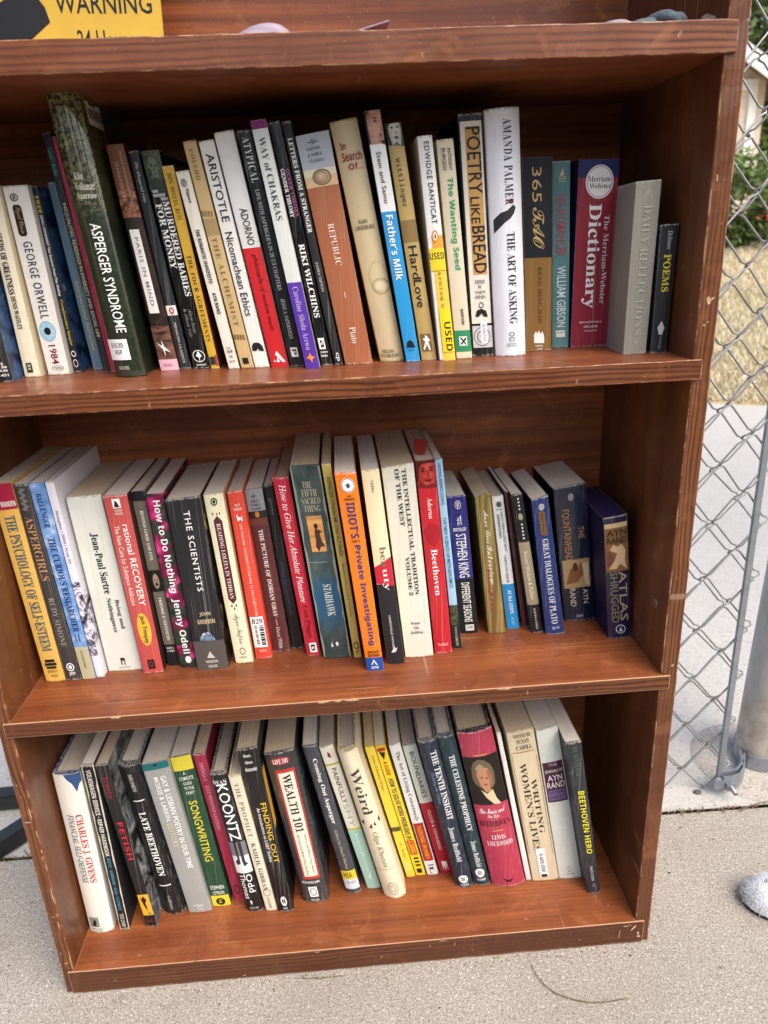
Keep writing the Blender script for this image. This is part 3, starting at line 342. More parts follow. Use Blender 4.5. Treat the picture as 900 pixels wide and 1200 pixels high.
('square black over bronze paperback with scratchy gold handwriting', 0, 'p', (0.5585, 0.5843, 0.5501, 0.5787, 0.1792, 0.1791, 0.1015, 0.122), '#86622f', {}, [('R', 'b', 0.0, 0.4976, 0, 1, '#14181f'), ('T', 't', '365', 0.0483, 0.2178, 0.3, 0.62, 'sc', '#c0a468'), ('T', 't', 'TAO', 0.2433, 0.4537, 0.3, 0.72, 'sc', '#c0a468'), ('T', 'a', 'DENG MING-DAO', 0.5465, 0.8428, 0.46, 0.62, 'R', '#4f3a1c'), ('G', 'e', [(0.3, 0.9069), (0.38, 0.8886), (0.42, 0.9031), (0.5, 0.8848), (0.56, 0.904), (0.64, 0.8905), (0.7, 0.9192), (0.7, 0.9572), (0.3, 0.9544)], '#f0eee8'), ('H', 'e', 'HARPER', 0.9653, 0.9749, 0.35, 0.65, 'r', '#f0eee8'), ('H', 'e', 'ONE', 0.9822, 0.9918, 0.42, 0.62, 'r', '#f0eee8')]),
('teal mass market paperback with thin pale capitals in its lower half', 0, 'p', (0.5898, 0.6071, 0.5834, 0.6008, 0.1764, 0.1766, 0.1176, 0.104), '#5a8789', {}, [('G', 'e', [(0.4, 0.0735), (0.52, 0.0358), (0.64, 0.0745)], '#d9c98a'), ('H', 'e', 'ACE', 0.0782, 0.0932, 0.32, 0.72, 'sb', '#d9c98a'), ('H', 'e', 'SCIENCE', 0.0975, 0.1061, 0.3, 0.75, 'r', '#d9c98a'), ('T', 't', 'NEUROMANCER', 0.1684, 0.4888, 0.2, 0.78, 'r', '#a34f55'), ('T', 'a', 'WILLIAM GIBSON', 0.544, 0.8807, 0.25, 0.78, 'r', '#d5e2de'), ('R', 'e', 0.9, 0.9393, 0.2, 0.75, '#d9dcd6'), ('H', 'e', 'US $7.99', 0.9074, 0.9196, 0.25, 0.7, 'r', '#1c1c1e')]),
('thick burgundy dictionary with navy top and a white round seal', 0, 'p', (0.6077, 0.6466, 0.6079, 0.6472, 0.1766, 0.176, 0.1132, 0.104), '#8d1b31', {'side': '#232a50'}, [('R', 'b', 0.0, 0.0906, 0, 1, '#1e2a5e'), ('E', 'e', 0.0272, 0.1981, 0.18, 0.88, '#f0eee8'), ('O', 'e', 0.0335, 0.1916, 0.21, 0.85, '#8d1b31', 0.04), ('H', 'e', 'Merriam-', 0.0844, 0.1121, 0.24, 0.84, 'R', '#1c1c1e'), ('H', 'e', 'Webster', 0.1207, 0.1464, 0.28, 0.82, 'R', '#1c1c1e'), ('T', 't', 'The Merriam-Webster', 0.2825, 0.7588, 0.7, 0.84, 'R', '#e8dfda'), ('T', 't', 'Dictionary', 0.2235, 0.7793, 0.22, 0.62, 'B', '#f0eee8'), ('H', 'e', 'ISBN 0-87779-930-4', 0.852, 0.8641, 0.2, 0.78, 'r', '#e8dfda'), ('H', 'e', 'USA $6.99', 0.8763, 0.8908, 0.32, 0.68, 'sb', '#e8dfda'), ('H', 'e', 'CAN $9.99', 0.903, 0.9127, 0.34, 0.66, 'r', '#e8dfda')]),
('plain grey cloth book with faint embossed lettering near the right panel', 0, 'h', (0.6395, 0.6616, 0.6405, 0.6636, 0.1515, 0.1527, 0.0503, 0.115), '#8b887d', {'bulge': 0.001, 'rough': 0.85, 'skew': 0.1}, [('O', 'p', 0.0433, 0.9429, 0.14, 0.88, '#9b988d', 0.05), ('T', 't', 'DAILY REFLECTIONS', 0.1312, 0.8801, 0.36, 0.68, 'R', '#a5a297')]),
('small charcoal hardcover with yellow capitals, last of the upper row', 0, 'h', (0.6665, 0.6815, 0.6661, 0.6835, 0.1149, 0.1152, 0.0509, 0.075), '#242528', {'bulge': 0.001, 'skew': 0.05}, [('T', 'a', 'Dickinson', 0.046, 0.1859, 0.42, 0.68, 'I', '#c9c7c2'), ('T', 't', 'POEMS', 0.2241, 0.5123, 0.3, 0.72, 'B', '#d8c640'), ('G', 'e', [(0.5, 0.7416), (0.72, 0.798), (0.6, 0.8524), (0.4, 0.851), (0.28, 0.7949)], '#c9c7c2'), ('T', 'e', 'Heritage', 0.8655, 0.9701, 0.4, 0.6, 'r', '#8f8f8c')]),
('amber trade paperback with crimson top and tall condensed slate lettering', 1, 'p', (0.0246, 0.0451, 0.0129, 0.0348, 0.2296, 0.2309, 0.075, 0.1485), '#dfb25a', {}, [('R', 'b', 0.0, 0.12, 0, 1, '#a3213f'), ('H', 'a', 'BRANDEN', 0.0817, 0.1055, 0.3, 0.95, 'sb', '#f0eee8'), ('T', 't', 'THE PSYCHOLOGY OF SELF-ESTEEM', 0.1484, 0.8292, 0.28, 0.78, 'B', '#41606a'), ('R', 'e', 0.8755, 0.8895, 0.25, 0.75, '#1c1c1e'), ('R', 'e', 0.8942, 0.9082, 0.2, 0.8, '#1c1c1e'), ('R', 'e', 0.9129, 0.9247, 0.25, 0.75, '#1c1c1e'), ('H', 'e', 'JOSSEY-', 0.932, 0.9485, 0.25, 0.8, 'R', '#6b5020'), ('H', 'e', 'BASS', 0.9558, 0.9701, 0.38, 0.72, 'R', '#6b5020')]),
('charcoal paperback with coppery serif capitals, second from the left panel', 1, 'p', (0.0457, 0.0623, 0.0356, 0.0498, 0.228, 0.228, 0.0756, 0.1479), '#3e3a39', {}, [('T', 'p', '~~~~', 0.0175, 0.1215, 0.2, 0.75, 'sc', '#7c7873'), ('T', 't', 'ASPERGIRLS', 0.15, 0.4656, 0.22, 0.78, 'R', '#b98c5e'), ('T', 'a', 'RUDY SIMONE', 0.5533, 0.8122, 0.32, 0.68, 'R', '#9a9488'), ('O', 'e', 0.9018, 0.9471, 0.28, 0.78, '#f0eee8', 0.25), ('E', 'e', 0.9137, 0.9351, 0.42, 0.64, '#f0eee8'), ('H', 'e', 'JKP', 0.952, 0.9736, 0.35, 0.75, 'sb', '#f0eee8')]),
('paperback with cloudy sky spine and dark navy serif title', 1, 'p', (0.0638, 0.0778, 0.0506, 0.0657, 0.2279, 0.2282, 0.0758, 0.1477), '@sky', {}, [('T', 'a', 'BALLENGER', 0.0462, 0.2084, 0.3, 0.7, 'R', '#2c3b66'), ('T', 't', 'THE CURIOUS RESEARCHER', 0.2583, 0.7399, 0.28, 0.76, 'B', '#20306b'), ('R', 'e', 0.7528, 0.7898, 0.3, 0.38, '#3c4c80'), ('R', 'e', 0.7541, 0.7911, 0.55, 0.63, '#3c4c80'), ('R', 'b', 0.8233, 1.0, 0, 1, '#b9b38e'), ('T', 'e', 'BRUCE BALLENGER', 0.8419, 0.9366, 0.4, 0.55, 'r', '#55553c')]),
('thin white journal with inky brush drawing low on its spine and cover', 1, 'p', (0.0787, 0.0865, 0.0667, 0.0751, 0.2285, 0.2288, 0.0765, 0.143), '#e5e3eb', {'side': '@inkwhite'}, [('T', 't', 'Metaphor | 2016 | Issue 51', 0.1336, 0.3917, 0.3, 0.7, 'R', '#5c5c66'), ('R', 'p', 0.4867, 0.8766, 0, 1, '@ink')]),
('thick off white paperback with black condensed serif lettering', 1, 'p', (0.0888, 0.1261, 0.0797, 0.1153, 0.2075, 0.209, 0.0877, 0.129), '#dedfd2', {}, [('T', 'a', 'Jean-Paul Sartre', 0.196, 0.5353, 0.42, 0.66, 'B', '#1c1c1e'), ('T', 't', 'Being and', 0.573, 0.7442, 0.66, 0.8, 'B', '#1c1c1e'), ('T', 't', 'Nothingness', 0.5593, 0.7611, 0.42, 0.58, 'B', '#1c1c1e'), ('G', 'e', [(0.44, 0.9588), (0.44, 0.9164), (0.56, 0.9182), (0.56, 0.9606), (0.53, 0.9602), (0.53, 0.9336), (0.47, 0.9327), (0.47, 0.9593)], '#1c1c1e'), ('H', 'e', 'WASHINGTON', 0.9706, 0.9786, 0.35, 0.68, 'r', '#555555')]),
('salmon red paperback with a yellow oval holding the author name', 1, 'p', (0.1293, 0.1517, 0.1197, 0.1442, 0.2094, 0.2102, 0.0786, 0.138), '#c24e48', {'side': '#3a2020'}, [('R', 'e', 0.0161, 0.0648, 0.35, 0.68, '#f0eee8'), ('G', 'e', [(0.4, 0.059), (0.46, 0.0243), (0.55, 0.0342), (0.62, 0.0615)], '#1c1c1e'), ('H', 'e', 'POCKET', 0.0717, 0.0828, 0.38, 0.7, 'r', '#f0eee8'), ('H', 'e', 'BOOKS', 0.0873, 0.0984, 0.38, 0.7, 'r', '#f0eee8'), ('T', 't', 'rational RECOVERY', 0.1518, 0.5987, 0.56, 0.84, 'r', '#f0eee8'), ('T', 't', 'The New Cure for Substance Addiction', 0.1566, 0.5948, 0.2, 0.42, 'r', '#f1d9d4'), ('E', 'b', 0.6412, 0.8325, 0.22, 0.82, '#dfb53e'), ('T', 'a', 'Jack Trimpey', 0.6562, 0.8173, 0.4, 0.66, 'r', '#1c1c1e'), ('R', 'e', 0.915, 0.9699, 0.35, 0.68, '#1c1c1e'), ('O', 'e', 0.9254, 0.9567, 0.42, 0.6, '#c24e48', 0.2)]),
('taupe paperback with black ends and small moustached portrait mid spine', 1, 'p', (0.1543, 0.1666, 0.1449, 0.1578, 0.2088, 0.2092, 0.091, 0.1325), '#6d6456', {}, [('R', 'b', 0.0, 0.0523, 0, 1, '#1c1c1e'), ('T', 't', 'BEYOND GOOD AND EVIL', 0.1024, 0.3781, 0.4, 0.66, 'R', '#f0eee8'), ('R', 'p', 0.4309, 0.5533, 0.02, 0.98, '#15130f'), ('E', 'p', 0.4382, 0.5473, 0.135, 0.865, '#2a221d'), ('E', 'p', 0.4518, 0.536, 0.25, 0.769, '#a08872'), ('E', 'p', 0.4813, 0.4887, 0.327, 0.452, '#3a2a24'), ('E', 'p', 0.4827, 0.49, 0.558, 0.692, '#3a2a24'), ('E', 'p', 0.4918, 0.5065, 0.471, 0.538, '#3a2a2480'), ('E', 'p', 0.5139, 0.5203, 0.404, 0.625, '#7a3b34'), ('E', 'p', 0.5041, 0.5188, 0.38, 0.66, '#2a221d'), ('T', 'a', 'FRIEDRICH NIETZSCHE', 0.5881, 0.8429, 0.4, 0.64, 'R', '#f0eee8'), ('R', 'b', 0.8689, 1.0, 0, 1, '#1c1c1e'), ('H', 'e', 'BARNES', 0.882, 0.8952, 0.2, 0.8, 'R', '#f0eee8'), ('H', 'e', '& NOBLE', 0.9005, 0.9137, 0.2, 0.85, 'R', '#f0eee8')]),
('black and magenta floral paperback with bold white rounded title', 1, 'p', (0.1692, 0.1872, 0.1604, 0.1787, 0.2063, 0.2066, 0.0854, 0.138), '@floral', {}, [('T', 't', 'How to Do Nothing', 0.0324, 0.5459, 0.25, 0.78, 'sb', '#f0eee8'), ('T', 'a', 'Jenny Odell', 0.5809, 0.9114, 0.25, 0.78, 'sb', '#f0eee8'), ('E', 'e', 0.9278, 0.9707, 0.4, 0.75, '#f0eee8')]),
('thick black paperback with a small half globe above a grey base band', 1, 'p', (0.1898, 0.2237, 0.182, 0.2172, 0.2017, 0.204, 0.0775, 0.128), '#1e1e21', {'side': '@photo'}, [('T', 't', 'THE SCIENTISTS', 0.0675, 0.5202, 0.46, 0.64, 'r', '#f0eee8'), ('H', 'a', 'JOHN', 0.6444, 0.6701, 0.38, 0.72, 'sb', '#cdb892'), ('H', 'a', 'GRIBBIN', 0.6882, 0.7141, 0.28, 0.82, 'sb', '#cdb892'), ('G', 'p', [(0.26, 0.8144), (0.3, 0.7886), (0.4, 0.7691), (0.5, 0.7655), (0.6, 0.7723), (0.7, 0.7949), (0.74, 0.8218)], '@globe'), ('R', 'b', 0.8208, 1.0, 0, 1, '#57524d'), ('G', 'e', [(0.38, 0.9232), (0.5, 0.882), (0.56, 0.9043), (0.64, 0.9269)], '#c9c5bb'), ('H', 'e', 'RANDOM', 0.9385, 0.9548, 0.32, 0.7, 'sb', '#d5d1c6'), ('H', 'e', 'HOUSE', 0.9685, 0.9848, 0.38, 0.66, 'sb', '#d5d1c6')]),
('pale cream paperback with long maroon title plaque', 1, 'p', (0.2308, 0.2503, 0.219, 0.2393, 0.2023, 0.2035, 0.0861, 0.128), '#ebe6c2', {'side': '#d9b08a'}, [('O', 'e', 0.0214, 0.0633, 0.32, 0.66, '#1c1c1e', 0.3), ('E', 'e', 0.033, 0.0516, 0.42, 0.56, '#1c1c1e'), ('G', 'p', [(0.3, 0.0986), (0.34, 0.1085), (0.3, 0.1175), (0.26, 0.1076)], '#6d2a38'), ('G', 'p', [(0.66, 0.0981), (0.7, 0.108), (0.66, 0.1169), (0.62, 0.107)], '#6d2a38'), ('G', 'p', [(0.48, 0.1101), (0.52, 0.1012), (0.56, 0.111), (0.52, 0.12)], '#6d2a38'), ('G', 'b', [(0.28, 0.1457), (0.5, 0.1198), (0.72, 0.1507), (0.72, 0.605), (0.5, 0.6287), (0.28, 0.6008)], '#5c2036'), ('T', 't', 'READING LOLITA IN TEHRAN', 0.1624, 0.5978, 0.4, 0.6, 'R', '#e9dfc8'), ('E', 'p', 0.6329, 0.6485, 0.36, 0.44, '#6d2a38'), ('E', 'p', 0.6496, 0.6652, 0.48, 0.56, '#6d2a38'), ('E', 'p', 0.6326, 0.6482, 0.6, 0.68, '#6d2a38'), ('T', 'a', 'Azar Nafisi', 0.6861, 0.8772, 0.32, 0.72, 'sc', '#7a7a70'), ('O', 'e', 0.8988, 0.9423, 0.36, 0.68, '#555555', 0.2), ('H', 'e', 'RANDOM HOUSE', 0.9531, 0.9641, 0.3, 0.72, 'r', '#777777')]),
('orange red paperback with a barcode sticker across its foot', 1, 'p', (0.2529, 0.271, 0.2426, 0.2582, 0.2014, 0.2029, 0.0927, 0.128), '#d84a35', {}, [('H', 'a', 'mark', 0.067, 0.0813, 0.36, 0.72, 'm', '#f0eee8'), ('H', 'a', 'haddon', 0.0883, 0.1049, 0.26, 0.8, 'm', '#f0eee8'), ('G', 'e', [(0.35, 0.1339), (0.42, 0.1251), (0.45, 0.1398), (0.65, 0.1469), (0.72, 0.1334), (0.7, 0.1667), (0.62, 0.1658), (0.58, 0.1533), (0.46, 0.164), (0.38, 0.1631)], '#f0eee8'), ('T', 't', 'the curious incident of the dog in the night-time', 0.1793, 0.7264, 0.4, 0.66, 'm', '#f7dcd2'), ('R', 's', 0.7312, 0.9232, 0.06, 0.88, '#f0eee8'), ('H', 's', 'B29', 0.7446, 0.774, 0.16, 0.8, 'sb', '#1c1c1e'), ('R', 's', 0.7864, 0.7912, 0.55, 0.82, '#1c1c1e'), ('R', 's', 0.7966, 0.8036, 0.55, 0.82, '#1c1c1e'), ('R', 's', 0.8068, 0.816, 0.55, 0.82, '#1c1c1e'), ('R', 's', 0.8171, 0.8219, 0.55, 0.82, '#1c1c1e'), ('R', 's', 0.8273, 0.8344, 0.55, 0.82, '#1c1c1e'), ('R', 's', 0.8376, 0.8468, 0.55, 0.82, '#1c1c1e'), ('R', 's', 0.8479, 0.8528, 0.55, 0.82, '#1c1c1e'), ('R', 's', 0.8582, 0.8653, 0.55, 0.82, '#1c1c1e'), ('R', 's', 0.8685, 0.8778, 0.55, 0.82, '#1c1c1e'), ('R', 's', 0.8789, 0.8838, 0.55, 0.82, '#1c1c1e'), ('R', 's', 0.8892, 0.8963, 0.55, 0.82, '#1c1c1e'), ('R', 's', 0.8996, 0.9089, 0.55, 0.82, '#1c1c1e'), ('T', 's', 'US $6.261 B29', 0.7835, 0.9029, 0.24, 0.42, 'sb', '#1c1c1e'), ('H', 'e', 'VINTAGE', 0.9401, 0.9539, 0.3, 0.75, 'r', '#f7dcd2')]),
('deep maroon paperback with grey imprint panel on top', 1, 'p', (0.2716, 0.2917, 0.2592, 0.2777, 0.1987, 0.2003, 0.1053, 0.1182), '#582b2b', {}, [('R', 'b', 0.0, 0.1263, 0, 1, '#8e9295'), ('H', 'e', '~M~', 0.0256, 0.0499, 0.3, 0.62, 'I', '#222222'), ('H', 'e', 'BARNES', 0.0598, 0.0744, 0.25, 0.7, 'R', '#222222'), ('H', 'e', '& NOBLE', 0.0819, 0.0966, 0.22, 0.75, 'R', '#222222'), ('H', 'e', 'CLASSICS', 0.1041, 0.1189, 0.22, 0.78, 'R', '#222222'), ('R', 'b', 0.1263, 0.1683, 0, 1, '#2b2622'), ('E', 'p', 0.1284, 0.163, 0.35, 0.6, '#c07a2e'), ('R', 'b', 0.1683, 0.2081, 0, 1, '#6d3a34'), ('T', 't', 'THE PICTURE OF DORIAN GRAY', 0.2332, 0.7689, 0.38, 0.62, 'B', '#e9dcd6'), ('R', 't', 0.7854, 0.8242, 0.48, 0.52, '#c9aaa4'), ('T', 'a', 'Oscar Wilde', 0.8353, 0.9759, 0.4, 0.62, 'R', '#d9c2bc')]),
('slim black paperback with barely legible violet lettering beside the red hardcover', 1, 'p', (0.2935, 0.3059, 0.2783, 0.2884, 0.1997, 0.2019, 0.1105, 0.113), '#191a1c', {}, [('T', 'a', 'gloria', 0.0701, 0.1685, 0.35, 0.65, 'I', '#8a8a90'), ('T', 't', 'between the wind and water', 0.4478, 0.7853, 0.35, 0.6, 'I', '#6a5688')]),
('bright red hardcover with white handwritten title and a white square emblem', 1, 'h', (0.3109, 0.3265, 0.291, 0.3079, 0.2142, 0.215, 0.0921, 0.1314), '#c02135', {'bulge': 0.002}, [('T', 't', 'How to Give Her Absolute Pleasure', 0.0349, 0.6802, 0.3, 0.72, 'I', '#f7e4e2'), ('T', 'a', 'Lou Paget', 0.6951, 0.8878, 0.3, 0.72, 'R', '#6d0f1c'), ('R', 'e', 0.9191, 0.9765, 0.3, 0.82, '#f0eee8'), ('T', 'e', 'B', 0.9294, 0.9685, 0.4, 0.7, 'sb', '#1c1c1e')]),
('thick battered dark teal paperback with sunset figure picture and frayed spine edges', 1, 'p', (0.3306, 0.3611, 0.3104, 0.341, 0.2287, 0.2286, 0.0829, 0.1406), '@teal_photo', {'wear': 1.0, 'side': '#59605c'}, [('G', 'p', [(0.0, 0.0), (0.047, 0.0002), (0.061, 0.0414), (0.061, 0.0828), (0.081, 0.1243), (0.067, 0.1664), (0.083, 0.2091), (0.078, 0.2519), (0.087, 0.2953), (0.067, 0.3388), (0.035, 0.3821), (0.079, 0.427), (0.085, 0.4719), (0.081, 0.5172), (0.06, 0.5627), (0.069, 0.6084), (0.038, 0.6546), (0.077, 0.702), (0.061, 0.7492), (0.042, 0.7969), (0.028, 0.845), (0.078, 0.8938), (0.087, 0.9431), (0.03, 0.9922), (0.0, 0.9918)], '#8d9286'), ('G', 'p', [(1.0, 0.0078), (0.925, 0.0072), (0.95, 0.0486), (0.966, 0.0903), (0.957, 0.1317), (0.927, 0.1737), (0.921, 0.2163), (0.973, 0.2598), (0.937, 0.3029), (0.973, 0.347), (0.93, 0.3903), (0.955, 0.4351), (0.92, 0.4798), (0.914, 0.5251), (0.944, 0.5712), (0.913, 0.6167), (0.956, 0.6638), (0.971, 0.711), (0.938, 0.7582), (0.974, 0.8065), (0.963, 0.8548), (0.95, 0.9031), (0.937, 0.9523), (0.966, 1.0), (1.0, 1.0)], '#979a8c'), ('H', 't', 'THE', 0.0764, 0.1071, 0.32, 0.62, 'R', '#b9b195'), ('H', 't', 'FIFTH', 0.1135, 0.1464, 0.24, 0.76, 'R', '#b9b195'), ('H', 't', 'SACRED', 0.1528, 0.184, 0.2, 0.84, 'R', '#b9b195'), ('H', 't', 'THING', 0.1902, 0.2216, 0.24, 0.8, 'R', '#b9b195'), ('R', 'p', 0.2427, 0.4232, 0.26, 0.78, '@sunset'), ('G', 'p', [(0.45, 0.3272), (0.5, 0.302), (0.6, 0.3114), (0.72, 0.321), (0.62, 0.333), (0.66, 0.3679), (0.74, 0.399), (0.6, 0.3977), (0.5, 0.423), (0.42, 0.3961), (0.46, 0.3618)], '#4a3230'), ('E', 'p', 0.2809, 0.3065, 0.46, 0.6, '#2a1c1a'), ('T', 'a', 'STARHAWK', 0.5928, 0.7632, 0.42, 0.7, 'R', '#d9d9cc'), ('G', 'e', [(0.34, 0.9323), (0.38, 0.9038), (0.42, 0.9331)], '#f0eee8'), ('E', 'e', 0.9058, 0.9299, 0.52, 0.62, '#f0eee8'), ('R', 'p', 0.4749, 0.4784, 0.1, 0.7, '#8b9a9a')]),
('thin mustard green paperback standing against the orange guide', 1, 'p', (0.3647, 0.373, 0.3434, 0.3528, 0.2294, 0.2297, 0.0798, 0.1437), '#c6b25c', {}, [('T', 't', 'ASPERGER SYNDROME AND ALCOHOL', 0.0579, 0.4527, 0.3, 0.72, 'r', '#4a4420'), ('T', 'a', 'Matthew Tinsley and Sarah Hendrickx', 0.4878, 0.7687, 0.36, 0.66, 'r', '#6d6430'), ('O', 'e', 0.9104, 0.9488, 0.15, 0.85, '#3a3618', 0.28), ('H', 'e', 'JKP', 0.9585, 0.973, 0.25, 0.75, 'sb', '#3a3618')]),
('bright orange guidebook with eye emblem at top and blue block at its foot', 1, 'p', (0.3779, 0.3963, 0.3563, 0.3778, 0.2278, 0.2277, 0.0514, 0.15), '#ec7b1c', {}, [('E', 'e', 0.0227, 0.0917, 0.22, 0.86, '#f0eee8'), ('O', 'e', 0.0246, 0.0897, 0.24, 0.84, '#22305f', 0.1), ('E', 'e', 0.0462, 0.0719, 0.34, 0.74, '#cfd8e4'), ('E', 'e', 0.0482, 0.0699, 0.46, 0.62, '#4a3a34'), ('H', 't', 'THE', 0.1035, 0.1115, 0.42, 0.6, 'sb', '#1c1c1e'), ('H', 't', 'COMPLETE', 0.1155, 0.1275, 0.26, 0.76, 'sb', '#1c1c1e'), ('T', 't', 'IDIOT’S', 0.1355, 0.3072, 0.32, 0.72, 'sb', '#24336e'), ('H', 't', 'GUIDE TO', 0.3155, 0.328, 0.32, 0.72, 'sb', '#1c1c1e'), ('T', 't', 'Private Investigating', 0.3406, 0.8577, 0.32, 0.72, 'sb', '#27367a'), ('H', 't', 'SECOND', 0.8881, 0.9022, 0.2, 0.85, 'sb', '#1c1c1e'), ('H', 't', 'EDITION', 0.9069, 0.921, 0.2, 0.85, 'sb', '#1c1c1e'), ('R', 'b', 0.9279, 1.0, 0, 1, '#1f4f9e'), ('G', 'e', [(0.3, 0.9645), (0.48, 0.9349), (0.68, 0.9671), (0.58, 0.9664), (0.48, 0.9467), (0.38, 0.965)], '#f0eee8'), ('H', 'e', 'ALPHA', 0.973, 0.9873, 0.28, 0.72, 'sb', '#f0eee8')]),
('cream and black paperback with a red wedge crossed by its one word title', 1, 'p', (0.4012, 0.4203, 0.3831, 0.4012, 0.2254, 0.2266, 0.0619, 0.145), '#eee0b6', {}, [('R', 'b', 0.5641, 1.0, 0, 1, '#26262a'), ('G', 'b', [(0, 0.4754), (1, 0.4274), (1, 0.5772), (0, 0.5599)], '#c2263a'), ('T', 'a', 'Miller', 0.0468, 0.1075, 0.44, 0.6, 'R', '#6b6450'), ('T', 't', 'bea', 0.372, 0.4763, 0.42, 0.78, 'R', '#77705c'), ('T', 't', 'uty', 0.4845, 0.5958, 0.34, 0.74, 'R', '#efe4dc'), ('T', 'e', 'GREENVILLE HOUSE', 0.7276, 0.9064, 0.42, 0.54, 'r', '#d5d3cc'), ('G', 'e', [(0.3, 0.9339), (0.5, 0.9018), (0.62, 0.9122), (0.72, 0.9034), (0.56, 0.931)], '#d5d3cc')]),
('thick ivory textbook with bold black two line serif title beside the red spine', 1, 'p', (0.4222, 0.4538, 0.4043, 0.4372, 0.2239, 0.2281, 0.0724, 0.15), '#e0dccb', {}, [('T', 't', 'THE INTELLECTUAL TRADITION', 0.0206, 0.653, 0.6, 0.74, 'B', '#1c1c1e'), ('T', 't', 'OF THE WEST', 0.0146, 0.2938, 0.38, 0.52, 'B', '#1c1c1e'), ('T', 't', 'VOLUME 2', 0.4509, 0.6541, 0.4, 0.53, 'B', '#1c1c1e'), ('H', 'a', 'Donner', 0.7971, 0.8137, 0.34, 0.66, 'R', '#444444'), ('H', 'a', 'Ehle', 0.8233, 0.84, 0.42, 0.6, 'R', '#444444'), ('H', 'a', 'Helbling', 0.8495, 0.8687, 0.3, 0.72, 'R', '#444444')]),
('vivid red paperback with reddened portrait at its top', 1, 'p', (0.4563, 0.4758, 0.4396, 0.4593, 0.2281, 0.2291, 0.0769, 0.135), '#c2242e', {}, [('R', 'p', 0.0, 0.1263, 0, 1, '@redskin'), ('G', 'p', [(0, 0.0038), (0.3, 0.0), (1, 0.0), (1, 0.0174), (0.6, 0.0136), (0.3, 0.0187), (0.12, 0.0412), (0.1, 0.0898), (0, 0.1052)], '#4a1014'), ('G', 'p', [(0.2, 0.0399), (0.36, 0.0338), (0.5, 0.0424), (0.34, 0.0425)], '#3a0c10'), ('G', 'p', [(0.64, 0.0365), (0.78, 0.0305), (0.92, 0.0391), (0.78, 0.0394)], '#3a0c10'), ('E', 'p', 0.0458, 0.0547, 0.26, 0.44, '#4a1014'), ('E', 'p', 0.0433, 0.0522, 0.68, 0.85, '#4a1014'), ('G', 'p', [(0.5, 0.0489), (0.6, 0.0474), (0.68, 0.0789), (0.5, 0.0829), (0.56, 0.0737)], '#8c2420'), ('G', 'p', [(0.36, 0.0955), (0.56, 0.09), (0.8, 0.0939), (0.58, 0.1041)], '#5c1216'), ('G', 'p', [(0.1, 0.0898), (0.4, 0.1171), (0.9, 0.1136), (1, 0.0982), (1, 0.135), (0, 0.1298)], '#7d1c1c'), ('G', 'p', [(0.08, 0.341), (0.4, 0.301), (0.9, 0.3225), (0.98, 0.3746), (0.6, 0.4234), (0.2, 0.3939)], '#a81d28'), ('R', 'b', 0.1263, 0.1304, 0, 1, '#c2242e'), ('T', 'a', 'Adorno', 0.1802, 0.2809, 0.4, 0.66, 'R', '#f7dcd8'), ('T', 't', 'Beethoven', 0.4358, 0.6778, 0.34, 0.68, 'R', '#fdf0ee'), ('H', 'e', 'Stanford', 0.9366, 0.956, 0.2, 0.8, 'R', '#f0b8b4')]),
('slender light blue paperback with dark lower end', 1, 'p', (0.4786, 0.4879, 0.4607, 0.4684, 0.2264, 0.2268, 0.0849, 0.13), '#a3cee6', {}, [('T', 'a', 'NATIONAL RESEARCH COUNCIL', 0.0224, 0.2276, 0.32, 0.72, 'r', '#24507a'), ('T', 't', 'THE NEW SCIENCE OF METAGENOMICS', 0.2878, 0.6559, 0.3, 0.72, 'r', '#24507a'), ('R', 'b', 0.7546, 1.0, 0, 1, '#23231f'), ('R', 'p', 0.7546, 0.8648, 0, 1, '@mossy'), ('T', 'e', 'NATIONAL ACADEMIES PRESS', 0.8745, 0.9824, 0.35, 0.65, 'r', '#b8b8a8')]),
('indigo over black mass market paperback with tall condensed white lettering', 1, 'p', (0.4923, 0.5132, 0.478, 0.4986, 0.1728, 0.1735, 0.1177, 0.098), '#2b2977', {}, [('R', 'b', 0.5869, 1.0, 0, 1, '#1c1c1e'), ('O', 'e', 0.029, 0.0875, 0.35, 0.68, '#f0eee8', 0.15), ('T', 'e', 'S', 0.0406, 0.0757, 0.45, 0.58, 'sb', '#f0eee8'), ('H', 'b', '#1', 0.1346, 0.206, 0.4, 0.62, 'sb', '#f0eee8'), ('H', 'b', 'BESTSELLER', 0.2178, 0.2418, 0.15, 0.85, 'sb', '#f0eee8'), ('T', 'a', 'STEPHEN KING', 0.2601, 0.5744, 0.24, 0.8, 'r', '#f0eee8'), ('T', 't', 'DIFFERENT SEASONS', 0.6123, 0.91, 0.28, 0.74, 'r', '#f0eee8'), ('R', 'e', 0.9301, 0.9767, 0.3, 0.78, '#d5d3cc'), ('H', 'e', '$7.99', 0.9401, 0.9667, 0.38, 0.7, 'sb', '#1c1c1e')]),
('dull gold foil paperback with crimson script low on its ridged spine', 1, 'p', (0.5246, 0.5455, 0.508, 0.525, 0.1716, 0.1765, 0.1128, 0.104), '@gold', {'side': '@gold'}, [('T', 'a', 'Anne Rice', 0.1005, 0.3317, 0.42, 0.72, 'sc', '#efe8cf'), ('T', 't', 'Interview', 0.3438, 0.6275, 0.4, 0.74, 'sc', '#efe8cf'), ('T', 't', 'Vampire', 0.4979, 0.8289, 0.2, 0.5, 'sc', '#a81f3c'), ('R', 'p', 0.0111, 0.9851, 0.14, 0.18, '#b8a468'), ('R', 'p', 0.0349, 0.992, 0.84, 0.88, '#b8a468')]),
